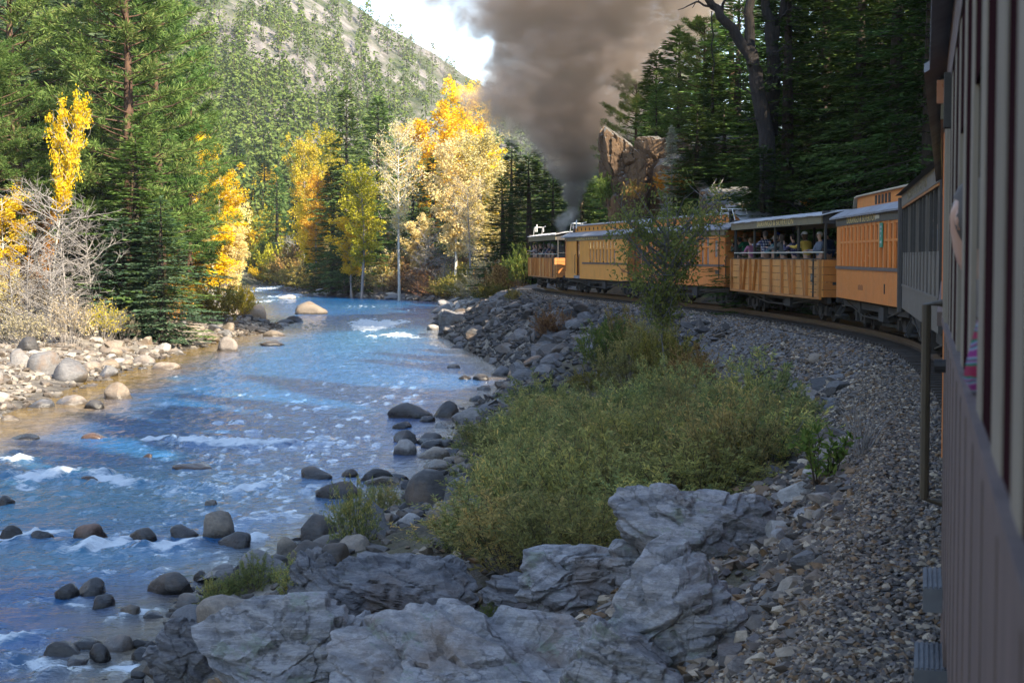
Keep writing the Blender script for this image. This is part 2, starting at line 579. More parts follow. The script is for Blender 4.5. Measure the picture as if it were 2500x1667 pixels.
# ------------------------------------------------------------------ the ground sheet
def build_ground():
    # rows follow the line; finer near the camera
    ys = np.concatenate([np.linspace(-110, 4, 58)[:-1], np.linspace(4, 60, 190)[:-1], np.linspace(60, 130, 130)[:-1], np.geomspace(130, 640, 90)])
    off = np.concatenate([-np.geomspace(190, 30, 50), np.linspace(-30, 14, 220)[1:-1], np.geomspace(14, 190, 90)])
    X = np.zeros((len(ys), len(off)))
    for i, y in enumerate(ys):
        X[i] = np.interp(np.clip(y, -110, 420), _ty, _tx) * (1 if y < 200 else 0.5) + off
    Y = np.repeat(ys[:, None], len(off), 1)
    Z = land(X, np.clip(Y, -110, 620))
    V = np.stack([X, Y, Z], -1).reshape(-1, 3)
    n, k = X.shape
    a = (np.arange(n - 1)[:, None] * k + np.arange(k - 1)[None]).ravel()
    Fq = np.stack([a, a + 1, a + k + 1, a + k], 1)
    me = fast_mesh('ground', V, Fq, [ground_material()], True)
    x, y = V[:, 0], V[:, 1]
    s = x - TX(y)
    gravel = sstep(-3.5, -2.9, s + n2(x, y, 1.2, 3, 71) * 0.45) * (1 - sstep(2.2, 3.2, s))
    far_g = sstep(-4.5, -3.6, s + n2(x, y, 0.7, 3, 72) * 0.8) * (1 - sstep(2.2, 3.2, s))
    gravel = np.where(y > 45, far_g, gravel)
    cob = np.where(x < XL(y) + 1, 1 - sstep(6, 11, XL(y) - x + n2(x, y, 0.3, 3, 73) * 3), 0)
    cob = np.maximum(cob, (1 - sstep(1.5, 3.0, x - XR(y))) * (x > (XL(y) + XR(y)) / 2))
    col = np.ones((len(V), 4), np.float32)
    col[:, 0] = gravel; col[:, 1] = cob; col[:, 2] = 0
    at_ = me.color_attributes.new('zone', 'FLOAT_COLOR', 'POINT')
    at_.data.foreach_set('color', col.ravel())
    kind(link('ground', me), 'structure')
build_ground()

# ------------------------------------------------------------------ the mountain across the river
_rp = np.array([-2600, -900, -300, 430, 700, 850, 930, 1000, 1060, 1130, 1200, 1300, 1400, 1550, 1900, 2600, 4200], float)
_ry = np.array([-420, -520, -420, -230, -95, 0, 58, 96, 132, 182, 222, 268, 300, 325, 330, 330, 420], float)
def mountain_z(x, y):
    px = 1250 + F * x / y
    e = np.interp(px, _rp, (625 - _ry) / F)
    y1 = np.interp(px, [-900, 430, 1130, 1500, 4200], [760, 820, 900, 760, 760])
    y0 = np.interp(px, [-900, 400, 760, 1130, 4200], [300, 300, 350, 420, 420])
    t = (y - y0) / (y1 - y0)
    top = e * y1 + 2.05 + 4
    prof = np.interp(t, [-0.2, 0, 0.25, 0.5, 0.75, 1.0, 1.25, 2.2], [-0.08, 0, 0.16, 0.40, 0.70, 1.0, 0.95, 0.4])
    z = -5 + top * prof
    am = np.clip(t * 3, 0, 1)
    crag = n2(x, y, 0.018, 5, 41) * 9 + np.abs(n2(x, y, 0.05, 4, 43)) * 7 - 2.5
    led = n2(x * 0.4, z, 0.11, 3, 47)
    near1 = np.clip(1 - np.abs(t - 1) * 4.5, 0, 1)
    return z + am * (crag * (1 - near1 * 0.75) + led * 3.0 * (1 - near1 * 0.6))

def build_mountain():
    m, t, out = _nodes('mountain_rock')
    b = t.nodes.new('ShaderNodeBsdfPrincipled'); t.links.new(b.outputs[0], out.inputs[0])
    pos = posvec(t)
    g = t.nodes.new('ShaderNodeNewGeometry'); sx = t.nodes.new('ShaderNodeSeparateXYZ'); t.links.new(g.outputs['Normal'], sx.inputs[0])
    rock = ramp_n(t, noise_n(t, 0.16, 10, 0.72, pos), [(0.3, (0.075, 0.068, 0.066)), (0.45, (0.165, 0.147, 0.139)), (0.6, (0.30, 0.265, 0.24)), (0.75, (0.14, 0.125, 0.122))])
    brush = ramp_n(t, noise_n(t, 0.35, 8, 0.75, pos), [(0.3, (0.028, 0.042, 0.018)), (0.5, (0.062, 0.080, 0.032)), (0.7, (0.15, 0.14, 0.07))])
    f = math_n(t, 'ADD', math_n(t, 'MULTIPLY', sx.outputs[2], 0.9), math_n(t, 'MULTIPLY', math_n(t, 'SUBTRACT', noise_n(t, 0.05, 6, 0.6, pos), 0.5), 1.6))
    f = ramp_n(t, f, [(0.58, 0.0), (0.84, 1.0)])
    t.links.new(mix_c(t, f, rock, brush), b.inputs['Base Color'])
    b.inputs['Roughness'].default_value = 0.95
    t.links.new(bump_n(t, noise_n(t, 0.5, 8, 0.75, pos), 1.0, 1.6), b.inputs['Normal'])
    pxs = np.linspace(-2600, 4200, 500)
    ys = np.concatenate([np.linspace(230, 940, 270), np.linspace(945, 1700, 40)])
    U = (pxs - 1250) / F
    Y = np.repeat(ys[:, None], len(pxs), 1)
    X = Y * U[None]
    Z = mountain_z(X, Y)
    V = np.stack([X, Y, Z], -1).reshape(-1, 3)
    n, k = X.shape
    a = (np.arange(n - 1)[:, None] * k + np.arange(k - 1)[None]).ravel()
    me = fast_mesh('mountain', V, np.stack([a, a + 1, a + k + 1, a + k], 1), [m], True)
    kind(link('mountain', me), 'structure')
build_mountain()

# ------------------------------------------------------------------ the river
def wp(px, py):
    """the point of the water surface seen at a pixel"""
    r = ray(px, py)
    s = (WATER - CAM_Z) / r[2]
    return r * s

# white water: (px, py centre, half width px, half height px, foam, lift)
RAPIDS = [
    (925, 788, 75, 13, 1.0, .25), (960, 822, 90, 10, 0.55, .1), (640, 706, 50, 14, 0.6, .2), (690, 725, 60, 8, 0.6, .15), (620, 740, 40, 8, .5, .1), (900, 745, 120, 8, .35, .1),
    (560, 1078, 175, 9, 0.95, .28), (380, 1072, 60, 6, .7, .15), (45, 1122, 55, 7, .9, .25), (115, 1160, 95, 13, .7, .3), (270, 1172, 105, 13, .72, .3), (430, 1195, 60, 14, .5, .2),
    (600, 1190, 70, 14, .75, .22), (470, 1115, 60, 8, .25, .12), (50, 1190, 60, 9, .6, .2), (720, 1165, 50, 9, .3, .1), (780, 1075, 50, 7, .4, .1),
    (60, 1308, 110, 14, .95, .30), (260, 1330, 120, 18, .7, .25), (430, 1330, 70, 16, .7, .2), (560, 1345, 70, 20, .35, .1), (620, 1320, 40, 10, .7, .15), (300, 1395, 160, 12, .3, .1),
    (150, 1475, 150, 14, .45, .15), (40, 1555, 80, 13, .8, .3), (330, 1500, 80, 16, .45, .12), (120, 1620, 160, 26, .55, .2), (300, 1640, 90, 18, .65, .18), (200, 1590, 120, 10, .3, .1), (650, 1255, 80, 9, .4, .1),
    (760, 1110, 60, 6, .35, .08), (420, 925, 30, 5, .3, .06), (570, 965, 40, 5, .35, .06), (1010, 760, 60, 6, .35, .08),
]
def build_river():
    ys = np.geomspace(9.0, 470, 640)
    k = 300
    u = np.linspace(0, 1, k)
    X = np.zeros((len(ys), k)); Y = np.repeat(ys[:, None], k, 1)
    for i, y in enumerate(ys):
        a, b = XL(y) - 2.5, XR(y) + 2.5
        X[i] = a + (b - a) * u
    x, y = X.ravel(), Y.ravel()
    foam = np.zeros(len(x)); lift = np.zeros(len(x))
    cl = n2(x * 0.9, y * 0.9, 1.0, 4, 91)
    for (px, py, hw, hh, fo, li) in RAPIDS:
        c = wp(px, py); e = wp(px + hw, py); d1 = wp(px, py + hh); d0 = wp(px, py - hh)
        rx = abs(e[0] - c[0]); ry = max(abs(d1[1] - d0[1]) / 2, 0.35)
        dx = (x - c[0]) / rx; dy = (y - c[1] + 0.5 * ry * np.sin(dx * 2.2 + px)) / ry
        w = np.exp(-(dx ** 2 * 1.1 + dy ** 2 * 1.2))
        foam = np.maximum(foam, fo * w)
        lift += li * w * (1 - 0.35 * dy * 0)
    wide = np.clip(y / 60, 0.5, 3.0)
    ca, sa = math.cos(0.35), math.sin(0.35)
    xs, yf = x * ca + y * sa, -x * sa + y * ca
    w1 = fbm(np.stack([xs * 0.42, yf * 0.95, np.zeros(len(x))], 1), 3, 101)
    w2 = fbm(np.stack([xs * 1.9, yf * 3.4, np.zeros(len(x))], 1), 3, 107)
    w3 = fbm(np.stack([xs * 3.6, yf * 6.0, np.zeros(len(x))], 1), 2, 113)
    mid = np.minimum(XR(y) - x, x - XL(y))
    calm = np.clip(mid / 3.5, 0.18, 1)
    z = WATER + calm * (w1 * 0.06 + w2 * 0.05 + w3 * 0.03) + lift * (0.06 + 0.6 * np.clip(w2 + 0.2, 0, 1) + 0.3 * w1 + 0.45 * np.clip(w3, -.4, 1))
    fn = fbm(np.stack([xs * 2.2, yf * 4.4, np.full(len(x), 2.0)], 1), 5, 121, 0.62)
    crest = np.clip((w1 * 0.5 + w2 * 0.8) * calm, 0, 1)
    fo = sstep(0.20, 0.72, foam * 1.1 + fn * 0.42 * np.clip(foam * 3, 0.15, 1) + crest * 0.22 - 0.05)
    fo = np.maximum(fo, sstep(0.50, 0.80, crest * 0.8 + fn * 0.3) * 0.35 * calm)
    aer_sun = np.clip(foam * 0.7, 0, 1)
    c = wp(140, 1215); aer_sun = np.maximum(aer_sun, 0.9 * np.exp(-(((x - c[0]) / 5.5) ** 2 + ((y - c[1]) / 6.5) ** 2)))  # sunlit turquoise of the left water, painted into its colour
    c = wp(930, 815); aer_sun = np.maximum(aer_sun, 0.35 * np.exp(-(((x - c[0]) / 4.5) ** 2 + ((y - c[1]) / 22.0) ** 2)))  # sunlit midstream band put into the water as a teal tint
    c = wp(110, 1360); aer_sun = np.maximum(aer_sun, 0.75 * np.exp(-(((x - c[0]) / 3.6) ** 2 + ((y - c[1]) / 2.2) ** 2)))  # lower left patch: sunlight on the water, painted as teal too
    dl = x - XL(y); dr = XR(y) - x
    shallow = np.maximum(1 - sstep(0.5, 6.5, dl + n2(x, y, 0.5, 3, 131) * 1.5), 0.8 * (1 - sstep(0.2, 2.6, dr + n2(x, y, 0.5, 3, 137))))
    V = np.stack([x, y, z], 1)
    n = len(ys)
    a = (np.arange(n - 1)[:, None] * k + np.arange(k - 1)[None]).ravel()
    m, t, out = _nodes('river_water')
    b = t.nodes.new('ShaderNodeBsdfPrincipled'); t.links.new(b.outputs[0], out.inputs[0])
    vc = t.nodes.new('ShaderNodeVertexColor'); vc.layer_name = 'water'
    sp = t.nodes.new('ShaderNodeSeparateColor'); t.links.new(vc.outputs['Color'], sp.inputs[0])
    pos = posvec(t)
    deep = mix_c(t, noise_n(t, 0.25, 3, 0.5, pos), (0.003, 0.058, 0.185), (0.006, 0.105, 0.265))
    bedc = ramp_n(t, noise_n(t, 2.2, 6, 0.7, pos), [(0.35, (0.09, 0.055, 0.015)), (0.6, (0.24, 0.15, 0.04)), (0.8, (0.13, 0.095, 0.045))])
    col = mix_c(t, sp.outputs[2], deep, bedc)
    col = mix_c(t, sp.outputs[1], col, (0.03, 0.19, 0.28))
    mpf = t.nodes.new('ShaderNodeMapping'); mpf.inputs['Rotation'].default_value = (0, 0, 0.35); mpf.inputs['Scale'].default_value = (0.65, 2.2, 1); t.links.new(pos, mpf.inputs['Vector'])
    fine = noise_n(t, 4.5, 9, 0.72, mpf.outputs[0], 0.5)
    f2 = math_n(t, 'MULTIPLY', math_n(t, 'SUBTRACT', math_n(t, 'ADD', math_n(t, 'MULTIPLY', sp.outputs[0], 1.5), math_n(t, 'MULTIPLY', math_n(t, 'SUBTRACT', fine, 0.5), 2.8)), 0.42), 1.25, clamp=True)
    col = mix_c(t, f2, col, (0.68, 0.74, 0.77))
    t.links.new(col, b.inputs['Base Color'])
    mr = t.nodes.new('ShaderNodeMapRange'); mr.inputs['To Min'].default_value = 0.05; mr.inputs['To Max'].default_value = 0.7
    t.links.new(f2, mr.inputs['Value']); t.links.new(mr.outputs[0], b.inputs['Roughness'])
    b.inputs['IOR'].default_value = 1.33
    mp = t.nodes.new('ShaderNodeMapping'); mp.inputs['Rotation'].default_value = (0, 0, 0.35); mp.inputs['Scale'].default_value = (1, 2.2, 1); t.links.new(pos, mp.inputs['Vector'])
    h = math_n(t, 'ADD', noise_n(t, 2.3, 5, 0.6, mp.outputs[0]), math_n(t, 'MULTIPLY', noise_n(t, 8.0, 3, 0.6, mp.outputs[0]), 0.25))
    t.links.new(bump_n(t, h, 0.55, 0.16), b.inputs['Normal'])
    me = fast_mesh('river', V, np.stack([a, a + 1, a + k + 1, a + k], 1), [m], True)
    colr = np.ones((len(V), 4), np.float32); colr[:, 0] = fo; colr[:, 1] = aer_sun; colr[:, 2] = shallow
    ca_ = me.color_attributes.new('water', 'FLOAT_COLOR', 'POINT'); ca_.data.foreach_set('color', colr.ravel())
    kind(link('river', me), 'structure')
build_river()
# ------------------------------------------------------------------ track
M_steel = pm('rail_steel', (0.16, 0.11, 0.08), (0.09, 0.06, 0.045), 8, 0.5, 0.6)
M_sleeper = pm('sleeper_wood', (0.075, 0.06, 0.05), (0.04, 0.032, 0.027), 6, 0.9, bump=(12, 0.5))
def build_track():
    tr = thing('railway_track', 'narrow gauge track of rusty rails curving under the train', 'track')
    ys = np.arange(2.0, 126.0, 1.5)
    for side in (-0.457, 0.457):
        mb = MB(); pts = []
        for y in ys:
            d = np.array([TX(y + 0.2) - TX(y - 0.2), 0.4]); d /= np.hypot(*d)
            pts.append((TX(y) + d[1] * side, y - d[0] * side))
        prof = [(-0.06, -0.16), (0.06, -0.16), (0.06, -0.145), (0.012, -0.13), (0.012, -0.045), (0.033, -0.035), (0.033, 0), (-0.033, 0), (-0.033, -0.035), (-0.012, -0.045), (-0.012, -0.13), (-0.06, -0.145)]
        n = len(prof); vs = []; fs = []
        for i, (x, y) in enumerate(pts):
            a = np.array(pts[max(i - 1, 0)]); b = np.array(pts[min(i + 1, len(pts) - 1)])
            d = (b - a) / np.hypot(*(b - a))
            vs += [(x + d[1] * o, y - d[0] * o, z) for o, z in prof]
        for i in range(len(pts) - 1):
            fs += [(i * n + k, i * n + (k + 1) % n, (i + 1) * n + (k + 1) % n, (i + 1) * n + k) for k in range(n)]
        mb.add(vs, fs).build('rail', M_steel, tr)
    sm = MB().box(-1.05, 1.05, -0.10, 0.10, -0.32, -0.165).mesh('sleeper', M_sleeper)
    for y in np.arange(6.0, 112, 0.56):
        d = math.atan2(TX(y + 0.2) - TX(y - 0.2), 0.4)
        link('sleeper', sm, tr, (TX(y), y, random.uniform(-0.01, 0.0)), (0, 0, -d + random.uniform(-0.03, 0.03)))
build_track()

# ------------------------------------------------------------------ paint and metal
M_or = pm('coach_orange', (0.82, 0.255, 0.055), (0.72, 0.21, 0.045), 2.5, 0.42, streak=True, grime=0.2)
M_or_old = pm('coach_orange_faded', (0.88, 0.37, 0.075), (0.78, 0.30, 0.055), 3.0, 0.5, streak=True, grime=0.25)
M_or_dark = pm('end_wall_orange', (0.55, 0.18, 0.03), (0.42, 0.13, 0.025), 3.0, 0.5, grime=0.5)
M_plank = pm('gondola_plank', (0.74, 0.33, 0.085), (0.62, 0.25, 0.06), 4.0, 0.6, streak=True, grime=0.3, bump=(14, 0.25))
M_stake = pm('gondola_stake', (0.52, 0.20, 0.045), (0.40, 0.15, 0.035), 4.0, 0.55, grime=0.4)
M_olive = pm('letterboard_olive', (0.20, 0.165, 0.095), (0.155, 0.125, 0.072), 3.0, 0.6, grime=0.4)
M_lb_dark = pm('letterboard_dark', (0.085, 0.075, 0.06), (0.06, 0.055, 0.045), 3.0, 0.6, grime=0.3)
M_gold = pm('gold_letters', (0.78, 0.58, 0.24), (0.66, 0.48, 0.19), 5.0, 0.5)
M_roof = pm('roof_grey', (0.27, 0.28, 0.31), (0.20, 0.21, 0.24), 1.6, 0.6, grime=0.55, bump=(5, 0.2))
M_roof_pale = pm('roof_pale', (0.52, 0.53, 0.55), (0.42, 0.43, 0.46), 1.6, 0.5, grime=0.4)
M_roof_mid = pm('roof_mid', (0.36, 0.37, 0.39), (0.28, 0.29, 0.31), 1.6, 0.5, grime=0.5)
M_cream = pm('cream_trim', (0.60, 0.55, 0.42), (0.5, 0.45, 0.34), 4.0, 0.5, grime=0.4)
M_iron = pm('black_iron', (0.035, 0.034, 0.034), (0.02, 0.02, 0.02), 6.0, 0.55, 0.2, grime=0.2)
M_under = pm('underframe_grime', (0.055, 0.048, 0.042), (0.028, 0.026, 0.025), 5.0, 0.8, bump=(8, 0.4))
M_belt = pm('belt_rail_brown', (0.145, 0.105, 0.09), (0.10, 0.075, 0.065), 4.0, 0.6, grime=0.3)
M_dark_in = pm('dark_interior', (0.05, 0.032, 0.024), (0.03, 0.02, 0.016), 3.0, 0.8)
M_white_pipe = pm('white_pipe', (0.72, 0.72, 0.70), (0.6, 0.6, 0.58), 6.0, 0.45)
M_green_sign = pm('green_sign', (0.02, 0.30, 0.20), (0.018, 0.26, 0.17), 6.0, 0.4)
M_white = pm('white_print', (0.78, 0.78, 0.75), None, 5.0, 0.5)
M_black = pm('black_print', (0.03, 0.03, 0.03), None, 5.0, 0.5)
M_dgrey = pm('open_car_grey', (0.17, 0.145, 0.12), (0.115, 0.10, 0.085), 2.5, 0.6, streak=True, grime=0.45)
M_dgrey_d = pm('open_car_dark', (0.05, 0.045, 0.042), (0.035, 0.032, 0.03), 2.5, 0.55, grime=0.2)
M_mauve = pm('near_car_mauve', (0.205, 0.152, 0.138), (0.155, 0.115, 0.105), 1.6, 0.75, streak=True, grime=0.45, spec=0.12)
M_beige = pm('near_car_beige', (0.36, 0.31, 0.245), (0.27, 0.235, 0.185), 3.0, 0.85, streak=True, grime=0.35, spec=0.03)
M_maroon = pm('near_car_maroon', (0.045, 0.018, 0.02), (0.03, 0.013, 0.015), 3.0, 0.95, spec=0.0)
M_tread = pm('step_tread', (0.16, 0.175, 0.19), (0.11, 0.12, 0.135), 6.0, 0.6, 0.4, grime=0.4)
def glass_mat():
    m, t, out = _nodes('window_glass')
    b = t.nodes.new('ShaderNodeBsdfPrincipled'); t.links.new(b.outputs[0], out.inputs[0])
    b.inputs['Base Color'].default_value = (0.50, 0.50, 0.47, 1)
    b.inputs['Roughness'].default_value = 0.04
    b.inputs['Metallic'].default_value = 0.55
    v = objvec(t)
    t.links.new(bump_n(t, noise_n(t, 2.0, 2, 0.5, v), 0.12, 0.05), b.inputs['Normal'])
    return m
M_glass = glass_mat()
M_glass_dim = M_glass.copy(); M_glass_dim.name = 'window_glass_dim'
[n for n in M_glass_dim.node_tree.nodes if n.type == 'BSDF_PRINCIPLED'][0].inputs['Base Color'].default_value = (0.16, 0.15, 0.14, 1)

def text(body, size, m, parent, loc, rot=(math.pi / 2, 0, math.pi), name='lettering', sx=1.0, ext=0.004, bold=0.0):
    cu = bpy.data.curves.new(name, 'FONT')
    cu.body = body; cu.size = size; cu.extrude = ext; cu.offset = bold
    cu.align_x = 'CENTER'; cu.align_y = 'CENTER'; cu.space_character = 1.08
    tmp = bpy.data.objects.new('text_tmp', cu); C.objects.link(tmp)
    me = bpy.data.meshes.new_from_object(tmp.evaluated_get(bpy.context.evaluated_depsgraph_get()))
    me.name = name
    bpy.data.objects.remove(tmp); bpy.data.curves.remove(cu)
    me.materials.clear(); me.materials.append(m)
    o = link(name, me, parent, loc, rot, (sx, 1, 1))
    return o
def fit_text(o, w, sy=0.95):
    xs = [v.co.x for v in o.data.vertices]
    o.scale = (w / max(max(xs) - min(xs), 0.1), sy, 1)

# shared running gear
def wheel_mesh():
    mb = MB(); n = 20
    prof = [(0.00, -0.05), (0.10, -0.05), (0.13, -0.02), (0.24, -0.02), (0.27, -0.055), (0.33, -0.055), (0.33, 0.05), (0.36, 0.055), (0.36, 0.075), (0.0, 0.075)]
    vs = []; fs = []
    for k in range(n):
        a = 2 * math.pi * k / n
        vs += [(r * math.cos(a), -yy, r * math.sin(a)) for r, yy in prof]
    q = len(prof)
    for k in range(n):
        j = (k + 1) % n
        fs += [(k * q + i, k * q + i + 1, j * q + i + 1, j * q + i) for i in range(q - 1)]
    return mb.add(vs, fs).mesh('wheel', M_under, False)
WHEEL = wheel_mesh()
def truck_mesh():
    mb = MB()
    for s in (-1, 1):
        y = s * 0.72
        mb.bar((-1.0, y, 0.60), (1.0, y, 0.60), 0.09, 0.08)
        mb.bar((-0.75, y, 0.60), (-0.28, y, 0.24), 0.07, 0.05).bar((0.75, y, 0.60), (0.28, y, 0.24), 0.07, 0.05)
        mb.bar((-0.3, y, 0.24), (0.3, y, 0.24), 0.09, 0.06)
        mb.box(-0.17, 0.17, y - 0.07, y + 0.07, 0.26, 0.56)
        for x in (-0.72, 0.72):
            mb.box(x - 0.13, x + 0.13, y - 0.07, y + 0.09, 0.22, 0.50)
        for x in (-0.09, 0.09):
            mb.tube([(x, y, 0.26), (x, y, 0.52)], 0.07, 8)
    mb.box(-0.16, 0.16, -0.9, 0.9, 0.50, 0.66)
    for x in (-1.12, 1.12):
        mb.bar((x, -0.8, 0.42), (x, 0.8, 0.42), 0.07, 0.10)
        mb.box(x - 0.05, x + 0.05, 0.42, 0.62, 0.16, 0.55).box(x - 0.05, x + 0.05, -0.62, -0.42, 0.16, 0.55)
        mb.bar((x * 0.98, 0.65, 0.62), (x, 0.55, 0.3), 0.04, 0.04)
    return mb.mesh('truck', M_under)
TRUCK = truck_mesh()
AXLE = MB().tube([(0, -0.7, 0), (0, 0.7, 0)], 0.06, 8).mesh('axle', M_under)
def running_gear(car, L, seed=0):
    rr = random.Random(seed)
    for sx in (-1, 1):
        t = link('truck', TRUCK, car, (sx * (L / 2 - 1.75), 0, 0))
        for wx in (-0.72, 0.72):
            link('axle', AXLE, t, (wx, 0, 0.36))
            for s in (-1, 1):
                w = link('wheel', WHEEL, t, (wx, s * 0.51, 0.36), (0, 0, 0 if s > 0 else math.pi))
    u = MB()
    for y in (-0.95, -0.45, 0.45, 0.95):
        u.box(-L / 2 + 0.1, L / 2 - 0.1, y - 0.06, y + 0.06, 0.62, 0.80)
    u.box(-L / 2 - 0.55, L / 2 + 0.55, -0.18, 0.18, 0.62, 0.80)
    for sx in (-1, 1):
        u.box(sx * (L / 2 + 0.55) - 0.05, sx * (L / 2 + 0.55) + 0.05, -0.9, 0.9, 0.68, 0.92)
        u.box(sx * (L / 2 + 0.75) - 0.2, sx * (L / 2 + 0.75) + 0.2, -0.09, 0.09, 0.55, 0.75)
        # brake hoses hanging
        u.tube([(sx * (L / 2 + 0.6), 0.3, 0.7), (sx * (L / 2 + 0.66), 0.32, 0.45), (sx * (L / 2 + 0.78), 0.28, 0.32), (sx * (L / 2 + 0.9), 0.2, 0.42)], 0.025, 6)
        u.tube([(sx * (L / 2 + 0.6), -0.25, 0.7), (sx * (L / 2 + 0.7), -0.27, 0.38), (sx * (L / 2 + 0.9), -0.2, 0.40)], 0.025, 6)
    u.build('underframe', M_under, car)
    for s in (0.8, 1.02):
        MB().tube([(-L / 2 + 0.6, s, 0.78), (-1.4, s, 0.44), (1.4, s, 0.44), (L / 2 - 0.6, s, 0.78)], 0.022, 5).build('truss_rod', M_iron, car)
    k = rr.uniform(-0.8, 0.8)
    MB().tube([(k - 0.75, 0.62, 0.50), (k - 0.65, 0.62, 0.50), (k + 0.65, 0.62, 0.50), (k + 0.75, 0.62, 0.50)], [0.05, 0.2, 0.2, 0.05], 14).build('air_tank', M_under, car, smooth=False)
    MB().box(-2.2, -1.5, 0.75, 1.12, 0.42, 0.78).build('equipment_box', M_under, car)
    MB().box(1.75, 2.1, 0.7, 1.05, 0.5, 0.78).build('equipment_box', M_under, car)

def step_unit(car, x, z0=0.30, m=None):
    """two-tread iron steps under the platform on the river side"""
    mb = MB()
    mb.box(x - 0.34, x + 0.34, 0.86, 1.14, z0, z0 + 0.035).box(x - 0.34, x + 0.34, 0.72, 0.95, z0 + 0.28, z0 + 0.315)
    mb.bar((x - 0.34, 1.1, z0), (x - 0.34, 0.8, 0.9), 0.03, 0.05).bar((x + 0.34, 1.1, z0), (x + 0.34, 0.8, 0.9), 0.03, 0.05)
    return mb.build('step', m or M_iron, car)

def roof_profile(hw, z_e, hi, z_i, n=6, th=0.05):
    """lower roof half: from the eave at +-hw up to the clerestory foot"""
    p = []
    for k in range(n + 1):
        a = k / n
        p.append((hw + (hi - hw) * a, z_e + (z_i - z_e) * math.sin(a * math.pi / 2)))
    return p

